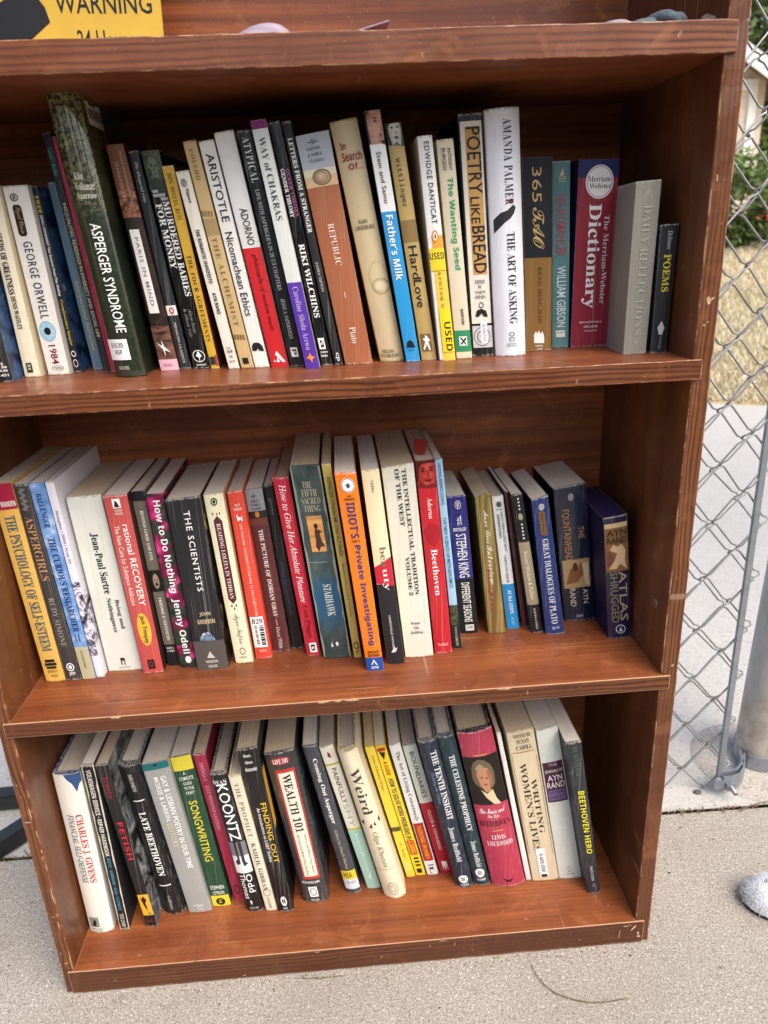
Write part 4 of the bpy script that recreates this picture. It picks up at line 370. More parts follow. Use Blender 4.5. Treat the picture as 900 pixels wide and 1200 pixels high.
('narrow white paperback with bright blue lower third', 1, 'p', (0.549, 0.5637, 0.5284, 0.5413, 0.1687, 0.1695, 0.1216, 0.1019), '#e6e9e8', {}, [('R', 'b', 0.6489, 1.0, 0, 1, '#2a8ec9'), ('E', 'e', 0.0373, 0.0797, 0.3, 0.75, '#51575a'), ('H', 'e', 'ARCHWAY', 0.0888, 0.101, 0.25, 0.8, 'r', '#1c1c1e'), ('T', 't', 'NANCY DREW & HARDY BOYS', 0.1114, 0.3979, 0.56, 0.76, 'r', '#333a40'), ('T', 't', 'SUPERMYSTERY', 0.1269, 0.3005, 0.25, 0.45, 'sb', '#1c1c1e'), ('T', 'a', 'CAROLYN KEENE', 0.4287, 0.636, 0.42, 0.64, 'r', '#333a40'), ('T', 't', 'AT ALL COSTS', 0.6953, 0.8765, 0.38, 0.66, 'sb', '#f0eee8'), ('T', 'e', 'ARCHWAY', 0.9036, 0.9721, 0.4, 0.6, 'r', '#9fd0ea')]),
('very thin maroon booklet wedged between the white-and-blue and the black paperbacks', 1, 'p', (0.5682, 0.574, 0.5428, 0.547, 0.1738, 0.1741, 0.1216, 0.1), '#582a2e', {}, []),
('slim black paperback with beige title panel in its middle', 1, 'p', (0.5749, 0.5891, 0.5476, 0.5594, 0.174, 0.1753, 0.1081, 0.1), '#1a191b', {}, [('R', 'b', 0.3313, 0.7857, 0, 1, '#9c8f72'), ('T', 't', 'Second Wisdom & Palliser', 0.3917, 0.7471, 0.32, 0.66, 'I', '#efe6cf'), ('E', 'e', 0.1297, 0.1766, 0.3, 0.72, '#a39a82'), ('E', 'e', 0.0256, 0.0371, 0.45, 0.6, '#f0eee8'), ('E', 'e', 0.0486, 0.0602, 0.45, 0.6, '#f0eee8'), ('E', 'e', 0.0717, 0.0833, 0.45, 0.6, '#f0eee8'), ('E', 'e', 0.0949, 0.1066, 0.45, 0.6, '#f0eee8'), ('E', 'e', 0.2004, 0.2122, 0.45, 0.6, '#f0eee8'), ('E', 'e', 0.224, 0.2359, 0.45, 0.6, '#f0eee8'), ('E', 'e', 0.2478, 0.2597, 0.45, 0.6, '#f0eee8'), ('E', 'e', 0.2716, 0.2835, 0.45, 0.6, '#f0eee8'), ('E', 'e', 0.2955, 0.3075, 0.45, 0.6, '#f0eee8'), ('T', 'e', 'BARNES & NOBLE', 0.8116, 0.9683, 0.42, 0.6, 'R', '#cfcabf')]),
('navy mass market paperback with a long white title and worn pale edges', 1, 'p', (0.5907, 0.6131, 0.5685, 0.5865, 0.1686, 0.1734, 0.1016, 0.105), '#23376e', {'wear': 0.7, 'side': '#1a2446'}, [('O', 'e', 0.0413, 0.0825, 0.36, 0.68, '#f0eee8', 0.22), ('T', 'e', 'S', 0.0495, 0.0742, 0.456, 0.584, 'sb', '#f0eee8'), ('G', 'e', [(0.3, 0.093), (0.42, 0.0851), (0.58, 0.0904), (0.68, 0.1054), (0.68, 0.2543), (0.58, 0.2635), (0.42, 0.259), (0.3, 0.2433)], '#7a5a34'), ('T', 'e', 'Signet Classic', 0.1052, 0.2428, 0.38, 0.6, 'sc', '#1a1a20'), ('T', 't', 'GREAT DIALOGUES OF PLATO', 0.2858, 0.9155, 0.34, 0.68, 'R', '#e3e6ea'), ('H', 'e', '$6.99', 0.9357, 0.9625, 0.35, 0.72, 'r', '#c9cdd6')]),
('thick dark navy paperback with copper title and small warm figure picture', 1, 'p', (0.6216, 0.658, 0.6002, 0.6378, 0.1701, 0.1759, 0.1299, 0.093), '#1a2037', {'side': '#12162a', 'gloss': 1}, [('O', 'e', 0.0532, 0.101, 0.42, 0.58, '#d9d3c2', 0.22), ('T', 'e', 'S', 0.0627, 0.0914, 0.468, 0.532, 'sb', '#d9d3c2'), ('T', 't', 'FOUNTAINHEAD', 0.1594, 0.5287, 0.2, 0.42, 'r', '#c08a5a'), ('T', 't', 'THE', 0.2932, 0.3793, 0.66, 0.84, 'r', '#c08a5a'), ('R', 'p', 0.5285, 0.7422, 0.08, 0.94, '#b99a6a'), ('G', 'p', [(0.15, 0.7134), (0.3, 0.6059), (0.45, 0.5715), (0.5, 0.6246), (0.66, 0.5522), (0.78, 0.594), (0.7, 0.6559), (0.5, 0.7026)], '#8a5c3a'), ('E', 'p', 0.5532, 0.6176, 0.4, 0.56, '#4a2f22'), ('G', 'p', [(0.7, 0.5662), (0.9, 0.5594), (0.9, 0.7386), (0.78, 0.7227)], '#e0cc9a'), ('T', 'a', 'AYN', 0.7545, 0.8664, 0.66, 0.84, 'r', '#d9cbb0'), ('T', 'a', 'RAND', 0.7444, 0.8847, 0.24, 0.42, 'r', '#d9cbb0'), ('R', 'e', 0.9419, 0.9792, 0.36, 0.64, '#3b4260'), ('H', 'e', '$8.99', 0.9487, 0.9724, 0.4, 0.6, 'r', '#c9c5bb')]),
('dark violet boxed paperback standing alone by the right panel of the middle row', 1, 'p', (0.6586, 0.6863, 0.6429, 0.6693, 0.1491, 0.1528, 0.083, 0.1), '#1c143c', {'side': '#1b1440', 'gloss': 1, 'wear': 0.6, 'edge': '#2a2148'}, [('R', 'b', 0.0509, 0.4356, 0.03, 0.97, '#8a6238'), ('R', 'b', 0.0509, 0.0875, 0.03, 0.97, '#d2b888'), ('H', 'a', 'AYN', 0.1012, 0.1482, 0.1, 0.92, 'r', '#1c1c1e'), ('H', 'a', 'RAND', 0.1616, 0.2089, 0.1, 0.92, 'r', '#1c1c1e'), ('G', 'p', [(0.2, 0.2606), (0.35, 0.2174), (0.5, 0.2357), (0.72, 0.2223), (0.86, 0.2739), (0.82, 0.3545), (0.9, 0.4254), (0.6, 0.3758), (0.45, 0.4133), (0.15, 0.412), (0.4, 0.3355), (0.5, 0.2903)], '#d9b58c'), ('G', 'p', [(0.1, 0.2782), (0.2, 0.2606), (0.4, 0.3425), (0.2, 0.3924), (0.06, 0.3885)], '#7a4a34'), ('T', 't', 'ATLAS', 0.4337, 0.8472, 0.52, 0.86, 'r', '#b3a67c'), ('T', 't', 'SHRUGGED', 0.4377, 0.8628, 0.16, 0.48, 'r', '#8f865f'), ('O', 'e', 0.8808, 0.9588, 0.3, 0.72, '#c9c7bb', 0.2), ('G', 'e', [(0.42, 0.9387), (0.52, 0.8958), (0.6, 0.9416)], '#c9c7bb')]),
('white hardcover with torn jacket showing blue cloth at its head', 2, 'h', (0.0181, 0.0466, 0.0171, 0.0482, 0.2401, 0.2395, 0.0545, 0.15), '#ebe7db', {'bulge': 0.004, 'cloth': '#2d4670'}, [('G', 'b', [(0.42, 0.0019), (1, 0.0), (1, 0.0492), (0.9, 0.0631), (0.78, 0.1069), (0.66, 0.0557), (0.5, 0.0293)], '#33507f'), ('T', 't', 'CHARLES J. GIVENS', 0.2377, 0.6615, 0.5, 0.78, 'B', '#b0222e'), ('T', 't', 'FINANCIAL SELF-DEFENSE', 0.2344, 0.6632, 0.22, 0.46, 'I', '#22335f'), ('R', 'e', 0.8908, 0.9552, 0.1, 0.5, '#8d8d8a'), ('G', 'e', [(0.2, 0.9479), (0.3, 0.9024), (0.4, 0.9155), (0.36, 0.9501)], '#1c1c1e'), ('H', 'e', 'SIMON AND', 0.9647, 0.9736, 0.1, 0.6, 'r', '#1c1c1e'), ('H', 'e', 'SCHUSTER', 0.9795, 0.9884, 0.1, 0.6, 'r', '#1c1c1e')]),
('ragged black manual with chipped white spine edges', 2, 'p', (0.0549, 0.0661, 0.0511, 0.0653, 0.2502, 0.2499, 0.0526, 0.15), '#151517', {'wear': 1.5, 'side': '#2b2c2c'}, [('G', 'p', [(0.0, 0.0), (0.073, 0.0), (0.109, 0.0392), (0.089, 0.0807), (0.116, 0.1229), (0.119, 0.1652), (0.053, 0.2077), (0.047, 0.2507), (0.143, 0.2947), (0.076, 0.3382), (0.073, 0.3825), (0.162, 0.4276), (0.101, 0.4719), (0.143, 0.5176), (0.101, 0.5632), (0.12, 0.6097), (0.063, 0.6561), (0.12, 0.7036), (0.147, 0.7513), (0.107, 0.7991), (0.132, 0.8478), (0.124, 0.8967), (0.053, 0.9457), (0.134, 0.9961), (0.0, 0.9953)], '#c9c1ac'), ('G', 'p', [(1.0, 0.0019), (0.894, 0.0015), (0.925, 0.0429), (0.955, 0.0847), (0.865, 0.1263), (0.907, 0.1689), (0.88, 0.2116), (0.863, 0.2546), (0.881, 0.2982), (0.859, 0.342), (0.915, 0.3866), (0.872, 0.4311), (0.91, 0.4759), (0.857, 0.5211), (0.863, 0.5671), (0.947, 0.6139), (0.943, 0.6606), (0.935, 0.7078), (0.854, 0.755), (0.911, 0.8033), (0.89, 0.8518), (0.925, 0.9009), (0.903, 0.9502), (0.916, 1.0), (1.0, 1.0)], '#cfc7b2'), ('T', 't', 'VOLKSWAGEN SERVICE • REPAIR HANDBOOK', 0.0301, 0.5297, 0.3, 0.68, 'sb', '#dcd8cc'), ('T', 't', 'BEETLE • KARMANN • GHIA • FASTBACK', 0.5401, 0.8685, 0.34, 0.64, 'sb', '#4f8fae'), ('T', 'e', '1972', 0.8909, 0.9245, 0.3, 0.7, 'sb', '#c9c6bb'), ('T', 'e', 'CLYMER', 0.9301, 0.9753, 0.3, 0.7, 'sb', '#c9c6bb')]),
('slim black book with red title and yellow picture square near its foot', 2, 'p', (0.0871, 0.1002, 0.066, 0.0804, 0.2466, 0.2479, 0.0538, 0.15), '#17171a', {'side': '@grisaille'}, [('T', 'a', 'Steele', 0.0678, 0.1904, 0.3, 0.66, 'm', '#b3222e'), ('T', 't', 'FETISH', 0.3318, 0.5618, 0.28, 0.74, 'sb', '#c4232f'), ('R', 'p', 0.7859, 0.9217, 0.02, 0.98, '#d9a936'), ('G', 'p', [(0.2, 0.8061), (0.5, 0.7971), (0.72, 0.8211), (0.55, 0.8424), (0.6, 0.8881), (0.8, 0.9123), (0.6, 0.9167), (0.4, 0.8697), (0.3, 0.8406)], '#3a1512'), ('T', 'e', 'OXFORD', 0.9447, 0.9678, 0.2, 0.8, 'r', '#7a2228')]),
('black rounded hardcover with white serif capitals and short rules', 2, 'h', (0.1032, 0.1317, 0.0824, 0.1074, 0.2303, 0.2309, 0.0758, 0.1477), '#141416', {'bulge': 0.007}, [('T', 'a', 'SOLOMON', 0.0518, 0.1597, 0.42, 0.6, 'R', '#c9c7c2'), ('R', 'e', 0.2149, 0.2215, 0.3, 0.78, '#e0ded8'), ('T', 't', 'LATE BEETHOVEN', 0.2921, 0.7217, 0.36, 0.66, 'B', '#efece4'), ('R', 'e', 0.7853, 0.7926, 0.25, 0.75, '#e0ded8'), ('T', 'e', 'California', 0.862, 0.9618, 0.42, 0.58, 'I', '#b8b6b0')]),
('light grey paperback with teal band at its head and white thin capitals', 2, 'p', (0.1366, 0.1641, 0.1113, 0.1416, 0.2305, 0.2349, 0.0698, 0.15), '#9f9f9b', {}, [('R', 'b', 0.0, 0.0416, 0, 1, '#1f6f70'), ('E', 'b', 0.005, 0.0233, 0.42, 0.58, '#0f2f30'), ('T', 't', 'GAY & LESBIAN POETRY IN OUR TIME', 0.0836, 0.6865, 0.56, 0.78, 'r', '#f5f4f0'), ('T', 'a', 'MORSE & LARKIN,', 0.0853, 0.3692, 0.26, 0.48, 'r', '#f5f4f0'), ('T', 'a', 'EDITORS', 0.3804, 0.5343, 0.26, 0.48, 'r', '#d9c49a'), ('T', 't', 'AN ANTHOLOGY', 0.6981, 0.8662, 0.6, 0.72, 'r', '#c2b48f'), ('H', 'e', 'St. Martin’s', 0.9378, 0.9564, 0.3, 0.75, 'R', '#f0eee8'), ('H', 'e', 'Press', 0.9632, 0.9788, 0.45, 0.68, 'R', '#f0eee8')]),
('dark green paperback with yellow ends and tall yellow lettering', 2, 'p', (0.1653, 0.1879, 0.1426, 0.1667, 0.2317, 0.2353, 0.0767, 0.1468), '#1d4932', {}, [('R', 'b', 0.0, 0.0864, 0, 1, '#dfcf3e'), ('H', 't', 'A', 0.0912, 0.1125, 0.42, 0.54, 'r', '#f0eee8'), ('H', 't', 'COMPLETE', 0.1239, 0.1453, 0.16, 0.86, 'r', '#f0eee8'), ('H', 't', 'GUIDE', 0.156, 0.1749, 0.3, 0.72, 'r', '#f0eee8'), ('H', 't', 'TO THE', 0.1859, 0.2049, 0.28, 0.76, 'r', '#f0eee8'), ('H', 't', 'CRAFT', 0.2157, 0.2348, 0.3, 0.74, 'r', '#f0eee8'), ('T', 't', 'SONGWRITING', 0.2756, 0.6804, 0.3, 0.72, 'r', '#dfcf3e'), ('H', 'a', 'STEPHEN', 0.8516, 0.8791, 0.14, 0.88, 'r', '#f0eee8'), ('H', 'a', 'CITRON', 0.8913, 0.916, 0.2, 0.82, 'r', '#f0eee8'), ('R', 'b', 0.9251, 1.0, 0, 1, '#dfcf3e'), ('E', 'e', 0.9405, 0.9903, 0.25, 0.75, '#1c1c1e'), ('T', 'e', '16', 0.953, 0.9778, 0.4, 0.6, 'r', '#dfcf3e')]),
('slim crimson paperback between the green spine and the black thriller', 2, 'p', (0.1924, 0.2047, 0.1678, 0.1827, 0.2303, 0.2301, 0.0816, 0.1419), '#a72846', {'side': '#8c1f3a'}, [('T', 'a', 'THOMAS S.', 0.0506, 0.1703, 0.32, 0.6, 'R', '#e0a8b4'), ('T', 't', 'ILLUMINATED LETTERS', 0.1979, 0.4934, 0.32, 0.6, 'R', '#e0a8b4'), ('O', 'e', 0.8799, 0.9489, 0.25, 0.75, '#4a3038', 0.3)]),
('black hardcover thriller with huge white surname and grey trouser legs photo', 2, 'h', (0.2097, 0.2302, 0.1887, 0.2076, 0.2143, 0.2154, 0.0652, 0.138), '#161618', {'bulge': 0.003}, [('H', 'a', 'DEAN', 0.0413, 0.0673, 0.06, 0.9, 'R', '#f0eee8'), ('T', 'a', 'KOONTZ', 0.068, 0.463, 0.2, 0.86, 'r', '#f5f4f0'), ('R', 'p', 0.475, 0.7026, 0, 1, '#d9d9d9'), ('R', 'p', 0.475, 0.5751, 0, 1, '#77777a'), ('G', 'p', [(0.28, 0.4722), (0.44, 0.4742), (0.42, 0.6312), (0.2, 0.6413), (0.14, 0.615), (0.3, 0.5979)], '#2d2d30'), ('G', 'p', [(0.55, 0.4756), (0.74, 0.478), (0.72, 0.6221), (0.86, 0.6365), (0.6, 0.6525), (0.55, 0.62)], '#2d2d30'), ('T', 't', 'Odd', 0.7112, 0.8481, 0.5, 0.86, 'r', '#f0eee8'), ('T', 't', 'Thomas', 0.7067, 0.8967, 0.14, 0.46, 'r', '#f0eee8'), ('G', 'e', [(0.35, 0.9106), (0.5, 0.9124), (0.44, 0.9451)], '#f0eee8'), ('H', 'e', 'BANTAM', 0.9592, 0.976, 0.25, 0.75, 'r', '#b8b6b0')]),
('slim ivory book with spaced dark capitals and rough lower edge', 2, 'h', (0.2341, 0.248, 0.2098, 0.2242, 0.2109, 0.2113, 0.0624, 0.138), '#e2dac0', {'bulge': 0.001}, [('T', 't', 'THE PROPHET', 0.0481, 0.4309, 0.3, 0.64, 'R', '#7d7358'), ('T', 'a', 'KAHLIL GIBRAN', 0.4751, 0.8398, 0.3, 0.66, 'R', '#4a4438'), ('O', 'e', 0.8198, 0.8803, 0.2, 0.8, '#4a4438', 0.12), ('T', 'e', 'KNOPF', 0.8937, 0.9755, 0.36, 0.6, 'r', '#7d7358')]),
('black textbook with yellow title and three white author names at its head', 2, 'p', (0.25, 0.2682, 0.2234, 0.2473, 0.2491, 0.2516, 0.0593, 0.15), '#19181a', {'side': '@blackyellow'}, [('H', 'a', 'Meem,', 0.0295, 0.0486, 0.28, 0.64, 'sb', '#e5e3dc'), ('H', 'a', 'Gibson,', 0.0656, 0.0849, 0.28, 0.66, 'sb', '#e5e3dc'), ('H', 'a', 'Alexander', 0.1024, 0.1242, 0.2, 0.8, 'sb', '#e5e3dc'), ('T', 't', 'FINDING OUT', 0.313, 0.6794, 0.52, 0.82, 'r', '#dfb52e'), ('T', 't', 'An Introduction to LGBT Studies', 0.3384, 0.6701, 0.26, 0.44, 'r', '#efece4'), ('E', 'e', 0.8967, 0.9595, 0.32, 0.7, '#f0eee8'), ('E', 'e', 0.9104, 0.9446, 0.4, 0.5, '#1c1c1e'), ('E', 'e', 0.9116, 0.9458, 0.53, 0.63, '#1c1c1e'), ('H', 'e', 'SAGE', 0.9682, 0.9797, 0.38, 0.66, 'r', '#f0eee8')]),
('thick grey paperback with red framed cream title plaque', 2, 'p', (0.2819, 0.3131, 0.252, 0.2882, 0.2312, 0.2362, 0.072, 0.15), '#3a3a3a', {'bulge': 0.004, 'side': '@smoke', 'wear': 0.5}, [('E', 'b', 0.0273, 0.0747, 0.15, 0.78, '#b03038'), ('H', 'b', 'LIFE 101', 0.0379, 0.067, 0.22, 0.72, 'B', '#f0eee8'), ('R', 'b', 0.1039, 0.8309, 0.22, 0.86, '#c23a30'), ('R', 'b', 0.1253, 0.8128, 0.29, 0.8, '#ece4cc'), ('T', 't', 'WEALTH 101', 0.1362, 0.5069, 0.4, 0.7, 'B', '#1c1c1e'), ('T', 't', 'Getting What You Want-', 0.5274, 0.7974, 0.62, 0.74, 'm', '#1c1c1e'), ('T', 't', 'Enjoying What You’ve Got', 0.5213, 0.8047, 0.38, 0.5, 'm', '#1c1c1e'), ('H', 'a', 'PETER MCWILLIAMS', 0.8446, 0.8599, 0.12, 0.8, 'sb', '#f0eee8'), ('R', 'e', 0.8846, 0.9556, 0.3, 0.64, '#f0eee8'), ('O', 'e', 0.8938, 0.9463, 0.34, 0.6, '#1c1c1e', 0.2), ('H', 'e', 'PRELUDE', 0.9711, 0.9836, 0.3, 0.64, 'r', '#f0eee8')]),
('slate paperback with white serif title and a yellow library sticker near its foot', 2, 'p', (0.3364, 0.3548, 0.2965, 0.3136, 0.2316, 0.2324, 0.0802, 0.1433), '#44474c', {'bulge': 0.003}, [('T', 't', 'Coming Out Asperger', 0.0755, 0.5026, 0.38, 0.74, 'B', '#f0eee8'), ('T', 'a', 'Edited by Dinah Murray', 0.5433, 0.8209, 0.4, 0.64, 'I', '#c9b88f'), ('R', 's', 0.8331, 0.8954, 0.0, 1, '#d9c22e'), ('H', 's', 'HEA', 0.8449, 0.8822, 0.15, 0.72, 'sb', '#1c1c1e'), ('R', 's', 0.8954, 0.9647, 0, 1, '#d5d6dc'), ('H', 's', '155.453', 0.9048, 0.9268, 0.15, 0.85, 'r', '#4a4c8a')]),
('paperback cream above and mint green below with thin yellow rules', 2, 'p', (0.3631, 0.3798, 0.316, 0.3325, 0.2245, 0.2284, 0.0838, 0.1397), '#e8e2ce', {}, [('G', 'e', [(0.4, 0.0651), (0.45, 0.0329), (0.6, 0.0475), (0.62, 0.0758)], '#8c2330'), ('R', 'b', 0.1123, 0.1236, 0, 1, '#b5a82e'), ('T', 't', 'PAINFULLY', 0.1408, 0.3779, 0.34, 0.68, 'r', '#4a3336'), ('T', 't', 'SHY', 0.3836, 0.5455, 0.3, 0.7, 'r', '#a9b59a'), ('R', 'b', 0.5547, 0.5669, 0, 1, '#c9b92e'), ('R', 'b', 0.5669, 1.0, 0, 1, '#a5cbb8'), ('T', 'a', 'Barbara Markway', 0.5943, 0.8708, 0.38, 0.6, 'r', '#cfe3d8'), ('G', 'e', [(0.4, 0.9086), (0.6, 0.8719), (0.5, 0.9291)], '#f0eee8')]),
('cream rounded hardcover with large grey serif title and fallen dark petals', 2, 'h', (0.3844, 0.412, 0.3382, 0.3609, 0.2292, 0.2336, 0.0705, 0.15), '#e6d9b9', {'bulge': 0.007}, [('T', 't', 'Weird', 0.1117, 0.4081, 0.28, 0.76, 'R', '#3c3c40'), ('G', 'p', [(0.06, 0.4616), (0.2, 0.4414), (0.16, 0.4814)], '#1c1c1e'), ('G', 'p', [(0.36, 0.4915), (0.52, 0.4658), (0.5, 0.5004)], '#1c1c1e'), ('G', 'p', [(0.6, 0.4792), (0.68, 0.4577), (0.72, 0.4876)], '#1c1c1e'), ('G', 'p', [(0.86, 0.4559), (0.96, 0.4351), (0.94, 0.4807)], '#1c1c1e'), ('T', 'a', 'Olga Khazan', 0.5242, 0.7702, 0.36, 0.68, 'I', '#77735f'), ('R', 'p', 0.7853, 0.7896, 0.02, 0.98, '#a89a78'), ('O', 'e', 0.8818, 0.97, 0.3, 0.74, '#8a8266', 0.1), ('O', 'e', 0.9006, 0.951, 0.4, 0.64, '#8a8266', 0.15)]),
('narrow yellow paperback with a dark strip two thirds down its spine', 2, 'p', (0.4154, 0.4268, 0.3702, 0.3813, 0.2104, 0.2124, 0.0955, 0.128), '#e6cb45', {}, [('T', 't', 'Tales of Broken Wings', 0.0619, 0.3175, 0.36, 0.68, 'R', '#6b5a14'), ('R', 'b', 0.5974, 0.6308, 0, 1, '#55502a'), ('T', 'a', 'L. Tyne', 0.7253, 0.8419, 0.36, 0.64, 'R', '#6b5a14'), ('O', 'e', 0.8834, 0.9394, 0.25, 0.7, '#efe8c0', 0.3)]),
('narrow bright yellow paperback with navy and red block lettering', 2, 'p', (0.428, 0.4405, 0.3827, 0.3949, 0.2097, 0.2116, 0.0966, 0.1269), '#edd22b', {}, [('R', 'e', 0.0131, 0.0375, 0.1, 0.9, '#b02a2a'), ('G', 'e', [(0.2, 0.0393), (0.8, 0.0479), (0.5, 0.0989)], '#1c1c1e'), ('T', 'a', 'A GUIDE', 0.1113, 0.2112, 0.3, 0.7, 'sb', '#b02a2a'), ('T', 't', 'HOW TO SOLVE WORD PROBLEMS IN', 0.2365, 0.7022, 0.26, 0.76, 'sb', '#2a2f5c'), ('R', 't', 0.7089, 0.8259, 0.14, 0.86, '#c23a2a'), ('T', 't', 'ALGEBRA', 0.7158, 0.819, 0.28, 0.74, 'sb', '#edd22b'), ('R', 'e', 0.8471, 0.861, 0.3, 0.8, '#1c1c1e'), ('R', 'e', 0.875, 0.889, 0.3, 0.8, '#1c1c1e'), ('R', 'e', 0.903, 0.9171, 0.3, 0.8, '#1c1c1e'), ('R', 'e', 0.9379, 0.9733, 0.25, 0.75, '#1c1c1e')]),
('white paperback with a red author block in its lower half', 2, 'p', (0.4428, 0.4575, 0.3996, 0.4133, 0.2097, 0.2129, 0.0969, 0.1266), '#e8e7e1', {}, [('T', 't', 'The Art of Living Consciously', 0.0497, 0.5651, 0.3, 0.72, 'R', '#30343c'), ('R', 'b', 0.5848, 0.8848, 0.06, 0.92, '#b5252b'), ('T', 'a', 'NATHANIEL BRANDEN', 0.605, 0.864, 0.3, 0.7, 'B', '#dfb52e'), ('R', 'e', 0.9133, 0.9203, 0.3, 0.8, '#1c1c1e'), ('T', 'e', 'L', 0.9271, 0.9835, 0.35, 0.7, 'B', '#1c1c1e')]),
('paperback pale sage above and red below with plain dark capitals', 2, 'p', (0.4609, 0.4774, 0.4162, 0.4325, 0.2073, 0.2113, 0.0967, 0.1268), '#d2d3c6', {}, [('R', 'b', 0.4297, 1.0, 0, 1, '#ad2030'), ('T', 't', 'BOUNDARIES', 0.0479, 0.3906, 0.34, 0.68, 'r', '#33363a'), ('T', 'a', 'CLOUD & TOWNSEND', 0.4828, 0.8018, 0.4, 0.64, 'r', '#f0d9d6'), ('G', 'e', [(0.3, 0.8905), (0.7, 0.8949), (0.7, 0.9727), (0.6, 0.9221), (0.5, 0.9709), (0.4, 0.92), (0.3, 0.969)], '#f0eee8')]),
('navy hardcover with white two line title and round white emblem, beside a green twin', 2, 'h', (0.478, 0.4996, 0.4327, 0.4551, 0.2302, 0.2327, 0.0755, 0.148), '#222e3e', {'bulge': 0.005}, [('T', 't', 'THE TENTH INSIGHT', 0.0628, 0.5128, 0.5, 0.84, 'B', '#e3e3e0'), ('T', 't', 'Holding the Vision', 0.193, 0.4025, 0.22, 0.42, 'I', '#7f9ac0'), ('T', 'a', 'James Redfield', 0.564, 0.8061, 0.38, 0.72, 'R', '#e3e3e0'), ('E', 'e', 0.9054, 0.9623, 0.24, 0.78, '#f0eee8'), ('T', 'e', 'W', 0.918, 0.9496, 0.38, 0.64, 'sb', '#1c1c1e'), ('H', 'e', 'WARNER', 0.9688, 0.9815, 0.25, 0.78, 'r', '#f0eee8')]),
('dark green hardcover with white one line title and round white emblem', 2, 'h', (0.5012, 0.5222, 0.4554, 0.4764, 0.2342, 0.2372, 0.0767, 0.1468), '#1e393f', {'bulge': 0.005}, [('T', 't', 'THE CELESTINE PROPHECY', 0.1175, 0.6106, 0.4, 0.72, 'B', '#e3e3e0'), ('T', 'a', 'James Redfield', 0.6813, 0.8624, 0.38, 0.72, 'R', '#e3e3e0'), ('E', 'e', 0.8743, 0.9361, 0.24, 0.8, '#f0eee8'), ('T', 'e', 'W', 0.8897, 0.9206, 0.38, 0.66, 'sb', '#1c1c1e'), ('H', 'e', 'WARNER', 0.9454, 0.961, 0.25, 0.78, 'r', '#f0eee8')]),
('thick raspberry hardcover with dark portrait panel of a white haired man', 2, 'h', (0.5241, 0.5677, 0.4793, 0.5206, 0.2396, 0.2453, 0.0734, 0.15), '#b03850', {'bulge': 0.006, 'cloth': '#1a1518'}, [('R', 'p', 0.149, 0.4489, 0, 1, '#211d19'), ('G', 'p', [(0.14, 0.2737), (0.17, 0.216), (0.26, 0.1795), (0.4, 0.1636), (0.58, 0.1727), (0.72, 0.2038), (0.79, 0.2535), (0.76, 0.3162), (0.68, 0.3403), (0.3, 0.3386), (0.18, 0.3129)], '#6a5d49'), ('G', 'p', [(0.27, 0.2621), (0.31, 0.2236), (0.45, 0.2074), (0.61, 0.221), (0.69, 0.2713), (0.67, 0.3239), (0.56, 0.3661), (0.44, 0.3676), (0.32, 0.323)], '#b98362'), ('G', 'p', [(0.56, 0.2297), (0.67, 0.2441), (0.69, 0.2872), (0.65, 0.334), (0.57, 0.3583), (0.6, 0.2948)], '#9a6648'), ('G', 'p', [(0.26, 0.2192), (0.4, 0.1924), (0.52, 0.202), (0.44, 0.2176), (0.34, 0.2379)], '#9c8f74'), ('E', 'p', 0.272, 0.28, 0.36, 0.44, '#3a2a22'), ('E', 'p', 0.2768, 0.2848, 0.5, 0.58, '#3a2a22'), ('E', 'p', 0.3149, 0.323, 0.42, 0.54, '#7a4438'), ('G', 'p', [(0.3, 0.3494), (0.46, 0.3764), (0.64, 0.3525), (0.7, 0.4113), (0.8, 0.4526), (0.6, 0.4465), (0.42, 0.4024)], '#d2c39c'), ('R', 'e', 0.136, 0.1412, 0.3, 0.7, '#d9a05c'), ('H', 't', 'The Music and', 0.4707, 0.504, 0.12, 0.86, 'sc', '#f0eee8'), ('H', 't', 'the Life', 0.5096, 0.5403, 0.32, 0.66, 'sc', '#f0eee8'), ('H', 't', 'BEETHOVEN', 0.5517, 0.5883, 0.05, 0.94, 'R', '#4a1522'), ('R', 'e', 0.6147, 0.6193, 0.35, 0.7, '#d9a05c'), ('H', 'a', 'LEWIS', 0.6454, 0.674, 0.3, 0.7, 'R', '#f3dfe0'), ('H', 'a', 'LOCKWOOD', 0.6858, 0.7176, 0.14, 0.88, 'R', '#f3dfe0'), ('G', 'e', [(0.34, 0.9356), (0.48, 0.9567), (0.5, 0.9511), (0.52, 0.9576), (0.68, 0.9429), (0.54, 0.9701), (0.5, 0.9632), (0.46, 0.9684)], '#1c1c1e')]),
('very thin white paperback pressed beside the raspberry hardcover', 2, 'p', (0.5694, 0.5762, 0.5271, 0.532, 0.2337, 0.234, 0.0742, 0.1493), '#e5e3db', {}, []),
